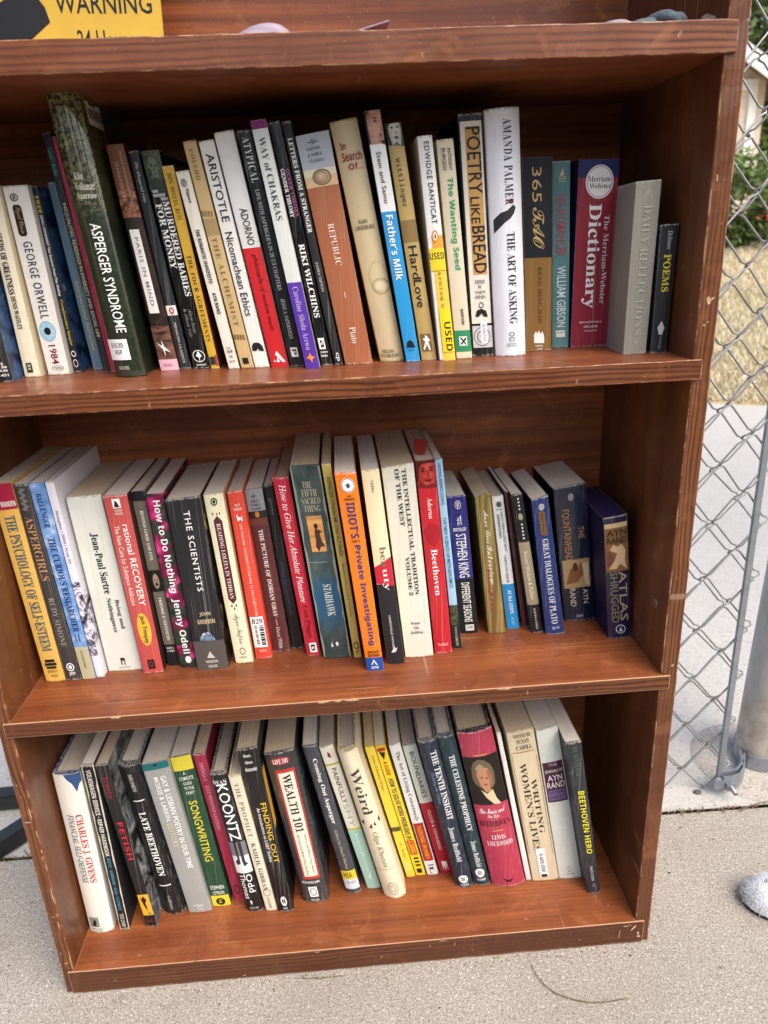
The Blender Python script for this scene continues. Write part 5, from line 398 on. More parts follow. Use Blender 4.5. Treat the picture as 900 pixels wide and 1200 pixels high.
('thick beige paperback with long dark title and a white numbered sticker', 2, 'p', (0.5772, 0.6117, 0.5383, 0.5709, 0.2342, 0.2392, 0.0722, 0.15), '#dac9a7', {}, [('H', 'a', 'EDITED BY', 0.0203, 0.0412, 0.22, 0.86, 'R', '#55493a'), ('H', 'a', 'SUSAN', 0.0513, 0.0776, 0.3, 0.76, 'R', '#55493a'), ('H', 'a', 'CAHILL', 0.0888, 0.1152, 0.26, 0.84, 'R', '#55493a'), ('R', 'p', 0.1296, 0.1338, 0.1, 0.9, '#8c4a3c'), ('R', 'p', 0.1368, 0.8002, 0.05, 0.065, '#8c4a3c'), ('R', 'p', 0.1646, 0.8177, 0.93, 0.945, '#8c4a3c'), ('T', 't', 'WRITING', 0.3078, 0.6645, 0.58, 0.78, 'R', '#2f2a24'), ('T', 't', 'WOMEN’S LIVES', 0.2009, 0.7826, 0.26, 0.5, 'R', '#2f2a24'), ('R', 's', 0.7665, 0.9675, 0.3, 0.64, '#eceae8'), ('T', 's', '0-005-059', 0.8025, 0.9304, 0.4, 0.54, 'sb', '#1c1c1e'), ('R', 's', 0.9489, 0.9675, 0.36, 0.58, '#1c1c1e')]),
('thick pale green white paperback with a maroon lettered block', 2, 'p', (0.6123, 0.6417, 0.5739, 0.6, 0.2335, 0.2394, 0.0722, 0.15), '#dde1d4', {}, [('R', 'b', 0.206, 0.4635, 0.05, 0.95, '#4a2038'), ('H', 'b', 'THE', 0.2168, 0.2331, 0.3, 0.7, 'r', '#c9b8bc'), ('H', 't', 'JOURNALS OF', 0.2522, 0.2768, 0.1, 0.9, 'r', '#efe6e0'), ('H', 'a', 'AYN', 0.288, 0.3238, 0.18, 0.84, 'r', '#efe6e0'), ('H', 'a', 'RAND', 0.3321, 0.371, 0.12, 0.9, 'r', '#efe6e0'), ('R', 'b', 0.3847, 0.4522, 0.1, 0.9, '#77608a'), ('H', 'b', 'DAVID HARRIMAN', 0.3903, 0.4099, 0.15, 0.85, 'r', '#2d1c3a'), ('H', 'b', 'LEONARD PEIKOFF', 0.4212, 0.4437, 0.15, 0.85, 'r', '#2d1c3a'), ('O', 'e', 0.9092, 0.9462, 0.42, 0.58, '#666666', 0.2), ('H', 'e', 'DUTTON PLUME', 0.9585, 0.9678, 0.3, 0.7, 'r', '#666666')]),
('slim dark slate paperback with bright yellow title, last of the lowest row', 2, 'p', (0.6423, 0.6572, 0.6016, 0.6202, 0.2341, 0.2352, 0.0459, 0.15), '#2b2f35', {'side': '#3a3f46'}, [('T', 'a', 'BURNHAM', 0.0245, 0.2033, 0.36, 0.66, 'R', '#5c6a58'), ('T', 't', 'BEETHOVEN HERO', 0.3007, 0.7138, 0.32, 0.76, 'sb', '#e3d42a'), ('T', 'e', 'PRINCETON', 0.8023, 0.9049, 0.38, 0.6, 'R', '#c9c9c4'), ('O', 'e', 0.9233, 0.9478, 0.4, 0.62, '#9a9a98', 0.3)]),
]

FB = {'B': 0x1D400, 'R': 0x1D400, 'I': 0x1D434, 'BI': 0x1D468, 'sc': 0x1D4D0, 's': 0x1D5A0, 'sb': 0x1D5D4, 'si': 0x1D608, 'm': 0x1D670, 'fr': 0x1D56C}
FD = {'B': 0x1D7CE, 'R': 0x1D7CE, 's': 0x1D7E2, 'sb': 0x1D7EC, 'm': 0x1D7F6}
def styled(s, st):
    if st not in FB: return s
    o = ''
    for c in s:
        if 'A' <= c <= 'Z': o += chr(FB[st] + ord(c) - 65)
        elif 'a' <= c <= 'z': o += '\u210e' if (st == 'I' and c == 'h') else chr(FB[st] + 26 + ord(c) - 97)
        elif c.isdigit() and st in FD: o += chr(FD[st] + int(c))
        else: o += c
    return o
EXTRA_TEXT = [('WARNING', 'r'), ('24 Hour', 'r')]
TEXTS = {}
WIDE = ('JENNIFER LEE', 'PARIS IN MIND', 'ATYPICAL', 'AMANDA PALMER', 'COELHO', 'THE ALCHEMIST', 'GEORGE ORWELL', 'EDWIDGE DANTICAT', 'THE SCIENTISTS', 'THE PROPHET', 'farming o', 'THE FOUR AGREEMENTS', 'DON MIGUEL RUIZ', 'DENG MING-DAO')
def prepare_texts():
    """one text object per style, a line per wording; each line's outlines are cut out by height"""
    want = {(it[2], it[7]) for b in BOOKS for it in b[6] if it[0] in 'TH'} | set(EXTRA_TEXT)
    groups = {}
    for s, st in sorted(want): groups.setdefault((st, s in WIDE), []).append(s)
    tmp = []
    for (st, wide), lines in groups.items():
        cu = bpy.data.curves.new('lettering', 'FONT'); cu.body = '\n'.join(styled(s, st) for s in lines); cu.resolution_u = 2; cu.space_line = 2.0
        cu.offset = {'R': -.006, 'r': .006, 'I': .005, 'B': .004}.get(st, 0)
        if wide: cu.space_character = 1.18
        o = bpy.data.objects.new('lettering', cu); COL.objects.link(o); tmp.append((st, lines, o))
    bpy.context.view_layer.update(); dg = bpy.context.evaluated_depsgraph_get()
    for st, lines, o in tmp:
        me = bpy.data.meshes.new_from_object(o.evaluated_get(dg))
        co = [(p.co.x, p.co.y) for p in me.vertices]; rows = [([], []) for _ in lines]; idx = {}
        for i, (x, y) in enumerate(co):
            r = min(max(int(round((.35 - y) / 2.0)), 0), len(lines) - 1); idx[i] = (r, len(rows[r][0])); rows[r][0].append((x, y))
        for p in me.polygons: rows[idx[p.vertices[0]][0]][1].append(tuple(idx[i][1] for i in p.vertices))
        for s, (v, f) in zip(lines, rows):
            x0, x1 = min(p[0] for p in v), max(p[0] for p in v); y0, y1 = min(p[1] for p in v), max(p[1] for p in v)
            TEXTS[(s, st)] = ([((a - x0) / max(x1 - x0, 1e-6), (b - y0) / max(y1 - y0, 1e-6)) for a, b in v], f)
        bpy.data.meshes.remove(me)
    for st, lines, o in tmp:
        cu = o.data; bpy.data.objects.remove(o); bpy.data.curves.remove(cu)
prepare_texts()
MC = {}
def ink(c):
    if c in MC: return MC[c]
    t = NT('ink_' + c.strip('#@')); al = lin(c[:7])
    n = t.noise(t.coord('Object'), 260, 2, .5)
    MC[c] = t.done(t.mix(t.math('MULTIPLY', t.gray(n, .55, .8), .25), al, tuple(x * .72 for x in al[:3]) + (1,)), .5, .35)
    return MC[c]
def art(k):
    """printed pictures: patterned inks"""
    if k in MC: return MC[k]
    t = NT('print_' + k[1:]); v = t.coord('Object'); L = lin
    rough = .4; metal = 0; coat = 0
    if k == '@leaf':
        n = t.noise(v, 260, 6, .75); m = t.noise(v, 22, 3, .6, .5)
        z = t.n.new('ShaderNodeSeparateXYZ'); t.l.new(t.coord('Object'), z.inputs[0])
        up = t.gray(t.math('ADD', z.outputs[2], t.math('MULTIPLY', m, .12)), .19, .275)
        c = t.mix(t.gray(n, .45, .75), L('#212a1e'), L('#3b4532'))
        c = t.mix(t.math('MULTIPLY', up, t.gray(n, .47, .56)), c, L('#8d8a58'))
        coat = 1; rough = .25
    elif k == '@branches':
        n = t.noise(v, 160, 5, .8); c = t.ramp(n, [(.42, L('#1b1613')), (.6, L('#3a261c')), (.72, L('#6d4630'))])
    elif k == '@autumn':
        n = t.noise(v, 150, 5, .8); c = t.ramp(n, [(.38, L('#1f1713')), (.5, L('#8a5238')), (.62, L('#b9825e'))])
    elif k == '@plank':
        n = t.noise(t.coord('Object', (60, 60, 260), rot=(0, .2, 0)), 1, 3, .6); c = t.ramp(n, [(.35, L('#2a1d18')), (.5, L('#6d4a3a')), (.7, L('#8f6a52'))])
    elif k == '@mossy':
        n = t.noise(v, 190, 5, .75); c = t.ramp(n, [(.38, L('#1f241b')), (.55, L('#4a5238')), (.7, L('#7d8060'))])
    elif k == '@bluecover':
        n = t.noise(t.coord('Object', (1, 40, 60), rot=(.6, 0, 0)), 1, 2, .5); c = t.ramp(n, [(.35, L('#152a4a')), (.5, L('#3f5f8c')), (.6, L('#27486f')), (.72, L('#8fa0b5'))])
    elif k == '@sky':
        n = t.noise(v, 45, 5, .6); c = t.ramp(n, [(.4, L('#5585c0')), (.55, L('#7ea6d8')), (.66, L('#e0e6ee'))])
    elif k in ('@ink', '@inkwhite'):
        n = t.noise(v, 55, 6, .7, 1.5); c = t.ramp(n, [(.40, L('#22202a')), (.48, L('#6d6678')), (.54, L('#e5e3eb'))])
        if k == '@inkwhite':
            z = t.n.new('ShaderNodeSeparateXYZ'); t.l.new(v, z.inputs[0])
            lo = t.math('MULTIPLY', t.gray(z.outputs[2], .035, .05), t.math('SUBTRACT', 1.0, t.gray(z.outputs[2], .09, .105)))
            near = t.math('SUBTRACT', 1.0, t.gray(z.outputs[1], .02, .05))
            c = t.mix(t.math('MULTIPLY', lo, near), L('#e2e0e8'), c)
    elif k == '@floral':
        a = t.vor(v, 75); n = t.noise(v, 120, 4, .7)
        c = t.ramp(n, [(.4, L('#17211a')), (.6, L('#39453a'))])
        big = t.noise(v, 40, 2, .5)
        c = t.mix(t.gray(big, .49, .54), c, t.ramp(a, [(.1, L('#e05aa0')), (.4, L('#c2186a')), (.62, L('#6d0f3c'))]))
    elif k == '@photo':
        n = t.noise(v, 50, 4, .7); c = t.ramp(n, [(.42, L('#19191b')), (.55, L('#3a3028')), (.66, L('#b99a72'))])
    elif k == '@teal_photo':
        n = t.noise(t.coord('Object', (40, 40, 18)), 1, 5, .7); z = t.n.new('ShaderNodeSeparateXYZ'); t.l.new(v, z.inputs[0])
        c = t.ramp(n, [(.35, L('#22302e')), (.6, L('#4a5c58')), (.75, L('#7d8a80'))])
        band = t.math('MULTIPLY', t.gray(z.outputs[2], .03, .06), t.math('SUBTRACT', 1.0, t.gray(z.outputs[2], .085, .11)))
        c = t.mix(t.math('MULTIPLY', band, .8), c, L('#1f5a80'))
    elif k == '@sunset':
        n = t.noise(t.coord('Object', (60, 60, 110)), 1, 4, .6); c = t.ramp(n, [(.3, L('#9a7a5a')), (.5, L('#d9964e')), (.7, L('#e8c07a'))])
    elif k == '@gold':
        n = t.noise(t.coord('Object', (300, 300, 4)), 1, 3, .6); c = t.ramp(n, [(.3, L('#6b5c30')), (.55, L('#a8945a')), (.75, L('#cbb878'))]); rough = .36; metal = .55
    elif k == '@iris':
        n = t.noise(v, 900, 2, .6); c = t.ramp(n, [(.35, L('#6fb2d2')), (.65, L('#c9e2ec'))])
    elif k == '@globe':
        n = t.noise(v, 260, 4, .6); c = t.ramp(n, [(.4, L('#3d5a78')), (.55, L('#8fa6b8')), (.68, L('#e5e8ea'))])
    elif k == '@grisaille':
        n = t.noise(v, 38, 5, .6, 1.0); c = t.ramp(n, [(.40, L('#1a1a1b')), (.5, L('#5c5e5f')), (.62, L('#9a9d9c'))])
    elif k == '@blackyellow':
        z = t.n.new('ShaderNodeSeparateXYZ'); t.l.new(v, z.inputs[0])
        c = t.mix(t.math('MULTIPLY', t.gray(z.outputs[2], .130, .131), t.math('SUBTRACT', 1.0, t.gray(z.outputs[2], .215, .216))), L('#17171a'), L('#d8a62c'))
        c = t.mix(t.gray(z.outputs[1], .012, .0125), c, L('#17171a'))
    elif k == '@smoke':
        n = t.noise(v, 30, 6, .7, 1); c = t.ramp(n, [(.4, L('#26282b')), (.58, L('#4f5358')), (.72, L('#a9adba'))])
    elif k in ('@skin', '@greyskin', '@redskin'):
        n = t.noise(v, 95, 2, .5); c = t.ramp(n, [(.3, L({'@skin': '#8a5a48', '@greyskin': '#6d6862', '@redskin': '#6d1418'}[k])), (.52, L({'@skin': '#c08e76', '@greyskin': '#bdb7ae', '@redskin': '#b8392f'}[k])), (.7, L({'@skin': '#d9ab92', '@greyskin': '#d5d0c8', '@redskin': '#cf5544'}[k]))])
    MC[k] = t.done(c, rough, .45, metal, coat)
    if k == '@leaf': t.b.inputs['Coat Roughness'].default_value = .04
    return MC[k]
def colour(c): return art(c) if c[0] == '@' else ink(c[:7])
def cover_mat(base, seed, rough=.42, wear=.35, gloss=0):
    """printed card or cloth: slight mottling, whitened edges where 'wear' is high, faint lengthwise creases"""
    if base[0] == '@': return art(base)
    t = NT('cover_' + base.strip('#')); al = lin(base); off = (seed * 1.7, seed * .9, seed * .37)
    lum = .3 * al[0] + .6 * al[1] + .1 * al[2]
    worn = tuple(.45 * c + .55 * k for c, k in zip(al[:3], (.62, .58, .52))) + (1,) if lum < .45 else tuple(c * k for c, k in zip(al[:3], (.62, .55, .45))) + (1,)
    n1 = t.noise(t.coord('Object', (1, 1, 1), off), 28, 4, .65); n2 = t.noise(t.coord('Object', (1, 1, 1), off), 380, 3, .6)
    c = t.mix(t.math('MULTIPLY', t.gray(n1, .4, .75), .22), al, tuple(x * .7 for x in al[:3]) + (1,))
    e = t.attr('wear')
    k = t.math('ADD', t.math('MULTIPLY', e, .62), t.math('MULTIPLY', n2, .55))
    th = .93 - .16 * wear
    c = t.mix(t.math('MULTIPLY', t.gray(k, th, th + .08), .85), c, worn)
    cr = t.noise(t.coord('Object', (900, 900, 5), off), 1, 2, .5)
    c = t.mix(t.math('MULTIPLY', t.gray(cr, .6, .68), .32), c, worn)
    if lum > .4:
        d = t.noise(t.coord('Object', (1, 1, 1), off), 60, 5, .7)
        c = t.mix(t.math('MULTIPLY', t.gray(d, .55, .8), .25), c, tuple(x * y for x, y in zip(al[:3], (.78, .70, .55))) + (1,))
    t.bump(n2, .06, .0004)
    rg = t.ramp(n1, [(.3, (max(rough - .1, .05),) * 3 + (1,)), (.7, (rough + .12,) * 3 + (1,))])
    return t.done(c, rg, .45, coat=.5 if gloss else 0.05)
M_PAGES = []
for nm, a, b in (('yellowed_pages', (.68, .56, .40, 1), (.50, .40, .27, 1)), ('white_pages', (.78, .72, .62, 1), (.60, .54, .45, 1)), ('grey_pages', (.64, .57, .47, 1), (.47, .41, .33, 1))):
    t = NT(nm); n = t.noise(t.coord('Object', (1500, 5, 5)), 1, 3, .75); m = t.noise(t.coord('Object'), 30, 4, .6)
    c = t.mix(t.gray(n, .35, .65), b, a); c = t.mix(t.math('MULTIPLY', t.gray(m, .5, .75), .3), c, tuple(x * .6 for x in b[:3]) + (1,))
    t.bump(n, .4, .0004); M_PAGES.append(t.done(c, .9, .1))
PART = {'t': 'title_lettering', 'a': 'author_lettering', 'e': 'publisher_emblem', 'b': 'colour_band', 'p': 'cover_picture', 's': 'sticker'}
LAYER = {'b': .00010, 'p': .00024, 'e': .00062, 'a': .00062, 't': .00062, 's': .00075}
SHELFZ = (Z2, Z1, Z0)
GROUP = ('books standing on the upper shelf', 'books standing on the middle shelf', 'books standing on the lowest shelf')
def build_book(idx, spec):
    label, row, kind, q, base, ex, items = spec
    xb0, xb1, xt0, xt1, zt0, zt1, Y, dep = q
    rnd = random.Random(idx * 31 + 5)
    hard = kind == 'h'
    bx = (xb0 + xb1) / 2
    root = empty('hardcover_book' if hard else 'paperback_book', (bx, Y, SHELFZ[row]), label=label, cat='book', group=GROUP[row])
    bulge = ex.get('bulge', .0012 if (xb1 - xb0) > .014 else .0004); skew = ex.get('skew', 0)
    th = .0023 if hard else .00045
    if xb1 - xb0 < .009: th = .0003
    L0, L1, T0, T1 = xb0 - bx, xb1 - bx, xt0 - bx, xt1 - bx
    def P(u, t, y=0.0, inset=0.0):
        """u across the spine, t up it (0 foot, 1 head)"""
        xl = L0 + (T0 - L0) * t + inset; xr = L1 + (T1 - L1) * t - inset
        return (xl + (xr - xl) * u + skew * y, y, zt0 * t * (1 - u) + zt1 * t * u)
    def front(u): return bulge * (2 * u - 1) ** 2 - bulge          # spine bulges towards the viewer
    Y0 = bulge
    us = [0, .03, .06, .1, .16, .22, .28, .34, .4, .45, .5, .55, .6, .66, .72, .78, .84, .9, .94, .97, 1]
    ts = [0, .006, .03] + [k / 12 for k in range(1, 12)] + [.97, .994, 1]
    wob = [rnd.uniform(-1, 1) for _ in range(4)]
    def ring(t):
        o = []; e = 1.0 if t < .01 or t > .99 else .25 if (t < .035 or t > .965) else 0
        prof = [(0, dep, 1 if e else .0)] + [(0, .006, e)] + [(u, None, 1.0 if u in (0, 1) else max(e, .5 if u in (.03, .97) else 0)) for u in us] + [(1, .006, e)] + [(1, dep, 1 if e else 0)]
        for u, y, w in prof:
            yy = front(u) + Y0 - bulge if y is None else y
            o.append((P(u, t, yy), w))
        # inner side, back to front on the far board then along the near one
        for u, y in ((1, dep), (1, th + .0008), (0, th + .0008), (0, dep)):
            p = P(u, t, y, th); o.append((p, e))
        return o
    verts, wear, faces, mi = [], [], [], []
    nR = 0
    for t_ in ts:
        rg = ring(t_); nR = len(rg)
        for p, w in rg: verts.append(p); wear.append(w)
    for a in range(len(ts) - 1):
        for k in range(nR):
            k2 = (k + 1) % nR
            faces.append((a * nR + k, a * nR + k2, (a + 1) * nR + k2, (a + 1) * nR + k))
            mi.append(1 if (k == 0 or k == 1 or k == len(us) + 2 or k == len(us) + 1) and 'side' in ex else (2 if k >= len(us) + 3 else 0))
    n_out = len(us) + 4
    for a, flip in ((0, 1), (len(ts) - 1, 0)):
        b_ = a * nR
        # cap: left board, spine, right board
        oL = [b_ + 0, b_ + 1, b_ + n_out + 2, b_ + n_out + 3]
        oR = [b_ + n_out - 2, b_ + n_out - 1, b_ + n_out, b_ + n_out + 1]
        oS = [b_ + k for k in range(1, n_out - 1)] + [b_ + n_out + 1, b_ + n_out + 2]
        for f in (oL, oR, oS):
            faces.append(tuple(f[::-1] if flip else f)); mi.append(2)
    rough = ex.get('rough', .5 if hard else rnd.choice((.24, .3, .38, .46, .55)))
    mats = [cover_mat(base, idx, rough, ex.get('wear', .55), ex.get('gloss', 0))]
    mats.append(colour(ex['side']) if 'side' in ex else mats[0]); mats.append(cover_mat(ex['cloth'], idx) if 'cloth' in ex else mats[0])
    cov = mesh_obj('cover', verts, faces, mats, root, fm=mi)
    at = cov.data.attributes.new('wear', 'FLOAT', 'POINT'); at.data.foreach_set('value', wear)
    for p in cov.data.polygons: p.use_smooth = p.index < (len(ts) - 1) * nR and 2 <= (p.index % nR) < n_out - 3
    # pages
    ins = th + .0002; top = .0032 if hard else .0004; bot = .003 if hard else .0003
    pv, pf = [], []
    f0 = bulge * .35 + th + .0012 if hard else th + .0009
    for t_, dz in ((0, bot), (1, -top)):
        for y in (f0, (f0 + dep) / 2, dep - (.004 if hard else .0008)):
            for u in (0, .5, 1):
                p = P(u, t_, y, ins); pv.append((p[0], p[1] + (bulge * .6 * (0 if u == .5 else 1) if y == f0 and hard else 0), p[2] + dz + rnd.uniform(-.0002, .0002)))
    def idn(l, y, u): return l * 9 + y * 3 + u
    for y in (0, 1):
        for u in (0, 1):
            pf.append((idn(1, y, u), idn(1, y, u + 1), idn(1, y + 1, u + 1), idn(1, y + 1, u))); pf.append((idn(0, y, u), idn(0, y + 1, u), idn(0, y + 1, u + 1), idn(0, y, u + 1)))
    for y in (0, 1):
        pf.append((idn(0, y, 0), idn(1, y, 0), idn(1, y + 1, 0), idn(0, y + 1, 0))); pf.append((idn(0, y, 2), idn(0, y + 1, 2), idn(1, y + 1, 2), idn(1, y, 2)))
    for u in (0, 1):
        pf.append((idn(0, 0, u), idn(0, 0, u + 1), idn(1, 0, u + 1), idn(1, 0, u))); pf.append((idn(0, 2, u), idn(1, 2, u), idn(1, 2, u + 1), idn(0, 2, u + 1)))
    mesh_obj('pages', pv, pf, ink(ex['edge']) if 'edge' in ex else M_PAGES[rnd.choice((0, 1, 1, 2))], root)
    # printing on the spine
    parts = {}; cur = {}
    cuts = [i / 24 for i in range(1, 24)] if bulge > .0025 else [.12, .25, .38, .5, .62, .75, .88] if bulge > .0009 else []
    order = {}
    for it in items:
        k, pc = it[0], it[1]
        key = pc
        if pc == 'b': key = ('b', len(parts)) if k not in 'TH' else 'bt'
        elif pc == 's':
            if k == 'R' and it[6][0] == '#' and lin(it[6])[1] > .3:
                o_ = cur.get('box')
                if not (o_ and it[2] >= o_[0] - .005 and it[3] <= o_[1] + .005): cur['n'] = len(parts)
                cur['box'] = (it[2], it[3])
            elif k == 'R' and 'box' in cur and lin(it[6])[1] > .3: pass
            key = ('s', cur.get('n', 0))
        pm = parts.setdefault(key, {'v': [], 'f': [], 'm': [], 'mats': []})
        order[pc] = order.get(pc, 0) + 1
        off = LAYER[pc] + .00003 * order[pc]
        col = it[8] if k in 'TH' else it[6] if k in 'REO' else it[3]
        m = colour(col)
        if m not in pm['mats']: pm['mats'].append(m)
        mid = pm['mats'].index(m)
        if k in 'TH':
            vs, fs = TEXTS[(it[2], it[7])]; va, vb, u0, u1 = it[3:7]
            uv = [(u0 + (u1 - u0) * b, va + (vb - va) * a) if k == 'T' else (u0 + (u1 - u0) * a, vb + (va - vb) * b) for a, b in vs]
        elif k == 'R':
            va, vb, u0, u1 = it[2:6]; n = 24
            uv = [(u0 + (u1 - u0) * i / n, v) for v in (va, vb) for i in range(n + 1)]
            fs = [(i, i + n + 1, i + n + 2, i + 1) for i in range(n)]
        elif k == 'E':
            va, vb, u0, u1 = it[2:6]; n = 28
            uv = [((u0 + u1) / 2 + (u1 - u0) / 2 * math.cos(2 * math.pi * i / n), (va + vb) / 2 - (vb - va) / 2 * math.sin(2 * math.pi * i / n)) for i in range(n)]
            fs = [tuple(range(n))]
        elif k == 'O':
            va, vb, u0, u1 = it[2:6]; n = 28; r2 = 1 - it[7]
            uv = [((u0 + u1) / 2 + (u1 - u0) / 2 * r * math.cos(2 * math.pi * i / n), (va + vb) / 2 - (vb - va) / 2 * r * math.sin(2 * math.pi * i / n)) for r in (1, r2) for i in range(n)]
            fs = [(i, (i + 1) % n, n + (i + 1) % n, n + i) for i in range(n)]
        else:
            uv = list(it[2]); 
            ar = sum(a[0] * b[1] - b[0] * a[1] for a, b in zip(uv, uv[1:] + uv[:1]))
            fs = [tuple(range(len(uv)))] if ar < 0 else [tuple(range(len(uv)))[::-1]]
        if cuts and k != 'R':
            bm = bmesh.new(); bv = [bm.verts.new((u, v, 0)) for u, v in uv]
            for f in fs:
                try: bm.faces.new([bv[i] for i in f])
                except ValueError: pass
            lo, hi = min(u for u, v in uv), max(u for u, v in uv)
            for c in cuts:
                if lo + .02 < c < hi - .02: bmesh.ops.bisect_plane(bm, geom=bm.verts[:] + bm.edges[:] + bm.faces[:], plane_co=(c, 0, 0), plane_no=(1, 0, 0))
            bm.verts.index_update(); uv = [(v.co.x, v.co.y) for v in bm.verts]; fs = [tuple(v.index for v in f.verts) for f in bm.faces]; bm.free()
        n0 = len(pm['v'])
        for u, v in uv:
            uu = min(max(u, .004), .996); p = P(uu, min(max(1 - v, .001), .999), 0)
            pm['v'].append((p[0], front(uu) - off, p[2]))
        for f in fs: pm['f'].append(tuple(n0 + i for i in f)); pm['m'].append(mid)
    for pc, pm in parts.items():
        mesh_obj('band_lettering' if pc == 'bt' else PART[pc[0]], pm['v'], pm['f'], pm['mats'], root, fm=pm['m'])
    return root, P
ROOTS = [build_book(i, b) for i, b in enumerate(BOOKS)]

# shelf label on the side board of the laminated library book, torn flag of the red one
for (root, P), b in zip(ROOTS, BOOKS):
    if b[0].startswith('tall laminated'):
        q = [P(1, t_, y) for y, t_ in ((.012, .972), (.02, .972), (.022, .962), (.04, .962), (.042, .972), (.056, .972), (.056, .895), (.012, .895))]
        q = [(p[0] + .0003, p[1], p[2]) for p in q]
        mesh_obj('barcode_label', q, [tuple(range(8))[::-1]], ink('#d9d4cc'), root)
        bars = []; fb = []
        for k in range(16):
            y0 = .016 + k * .0024; n0 = len(bars)
            for y, t_ in ((y0, .952), (y0 + .001 + .0006 * (k % 3 == 0), .952), (y0 + .001 + .0006 * (k % 3 == 0), .915), (y0, .915)):
                p = P(1, t_, y); bars.append((p[0] + .0005, p[1], p[2]))
            fb.append((n0 + 3, n0 + 2, n0 + 1, n0))
        mesh_obj('barcode_bars', bars, fb, ink('#5a5650'), root)
    if b[0].startswith('vivid red'):
        p = P(.25, 1, .02); p2 = P(.6, 1, .018)
        mesh_obj('torn_flap', [p, p2, (p[0] + .012, .03, p[2] + .012), (p[0] - .002, .034, p[2] + .015), (p[0] - .004, .028, p[2] + .006)], [(0, 1, 2, 3, 4)], ink('#8c2a20'), root)

# ------------------------------------------------------------------ things lying on the top shelf
t = NT('yellow_sign_plastic'); M_YEL = t.done(t.mix(t.gray(t.noise(t.coord('Object'), 12, 4, .6), .4, .8), lin('#d8b23c'), lin('#c29a30')), .4, .4)
M_INK = ink('#1c1d20')
def sign():
    y = .13
    root = empty('warning_sign', (.16, y, Z3), label='yellow warning sign with black lettering leaning inside the top compartment', cat='sign')
    # board 26 cm wide, leaning back a little
    w, h = .26, .19; tilt = .06
    bm = bmesh.new(); box(bm, -.1435, .068, 0, .002, 0, h); bmesh.ops.bevel(bm, geom=bm.edges[:], offset=.0006, segments=1, affect='EDGES')
    board_ = bm_obj('board', bm, M_YEL, root)
    def put(txt, st, x0, x1, z0, z1, nm):
        v, f = TEXTS[(txt, st)]
        mesh_obj(nm, [(x0 + (x1 - x0) * a, -.0004, z0 + (z1 - z0) * b) for a, b in v], f, M_INK, root)
    put('WARNING', 'r', -.024, .060, .0472, .0632, 'lettering')
    put('24 Hour', 'r', -.008, .036, .0195, .0345, 'lettering')
    vs = [(-.141, -.0004, .018), (-.054, -.0004, .0225), (-.03, -.0004, .0405), (-.033, -.0004, .052), (-.042, -.0004, .064), (-.05, -.0004, .0685), (-.108, -.0004, .032), (-.141, -.0004, .0255)]
    vs2 = [(-.141, -.0004, .0305), (-.111, -.0004, .0355), (-.06, -.0004, .0675), (-.075, -.0004, .078), (-.12, -.0004, .078), (-.141, -.0004, .066)]
    mesh_obj('camera_symbol', vs + vs2, [tuple(range(8)), tuple(range(8, 14))], M_INK, root)
    root.rotation_euler = (-tilt, .026, 0); root.location.z = Z3 + .0022
sign()
def lump(name, label, cat, x, y, sx, sy, sz, mat, seed, rough=.25, parts=None):
    bm = bmesh.new(); bmesh.ops.create_icosphere(bm, subdivisions=4, radius=1)
    for v in bm.verts:
        d = 1 + rough * noise.noise(v.co * 1.6 + Vector((seed, 0, 0)))
        p = v.co * d
        v.co = (p.x * sx, p.y * sy, max(p.z, -.12) * sz + .12 * sz)
    o = bm_obj(name, bm, mat, None, True); o.location = (x, y, Z3 + .0004); return tag(o, label, cat)
t = NT('lilac_shell'); M_SHELL = t.done(t.ramp(t.noise(t.coord('Object', (40, 300, 60)), 1, 3, .5), [(.3, lin('#8b7b8c')), (.7, lin('#b3a3b0'))]), .35, .5)
t = NT('grey_cloth'); n_ = t.noise(t.coord('Object'), 700, 2, .5); t.bump(n_, .5, .0005); M_CLOTH = t.done(t.ramp(n_, [(.3, lin('#4d5860')), (.7, lin('#6f7c84'))]), .95, .1)
t = NT('pinkish_stone'); M_STONE = t.done(t.ramp(t.noise(t.coord('Object'), 150, 3, .6), [(.3, lin('#7d625a')), (.7, lin('#a58a7f'))]), .7, .3)
def shell(x, y, sx, sy, sz, tilt, label):
    root = empty('seashell', (x, y, Z3 + .0004), label=label, cat='seashell')
    bm = bmesh.new(); N, Mm = 40, 12; grid = []
    for j in range(Mm + 1):
        r = j / Mm
        grid.append([bm.verts.new((sx * r * math.cos(2 * math.pi * i / N) + .25 * sx * (1 - r), sy * r * math.sin(2 * math.pi * i / N), sz * (1 - r ** 2.2) * (1 + .04 * math.cos(i * 2 * math.pi * 14 / N) * r))) for i in range(N)])
    for a, b in zip(grid, grid[1:]):
        for i in range(N): bm.faces.new((a[i], b[i], b[(i + 1) % N], a[(i + 1) % N]))
    bm_obj('dome', bm, M_SHELL, root, True)
    bm = bmesh.new(); tube(bm, [(sx * 1.02 * math.cos(2 * math.pi * i / N), sy * 1.02 * math.sin(2 * math.pi * i / N), .0009) for i in range(N + 1)], .0009, 6)
    bm_obj('rim', bm, ink('#e2dbe2'), root)
    root.rotation_euler = (0, tilt, 0)
shell(.324, .032, .027, .022, .0125, 0, 'pale lilac domed shell on the top shelf nearest the warning sign')
shell(.606, .034, .021, .018, .0085, 0, 'pinkish grey domed shell on the top shelf beside the grey cloth')
bm = bmesh.new(); v, fs = box(bm, .388, .423, .02, .06, Z3 + .0005, Z3 + .002)
for q in v:
    if q.co.x > .41: q.co.z += .0085
bmesh.ops.bevel(bm, geom=bm.edges[:], offset=.0005, segments=1, affect='EDGES')
tag(bm_obj('tilted_tile', bm, M_SHELL), 'thin whitish tile with raised corner lying on the top shelf', 'tile')
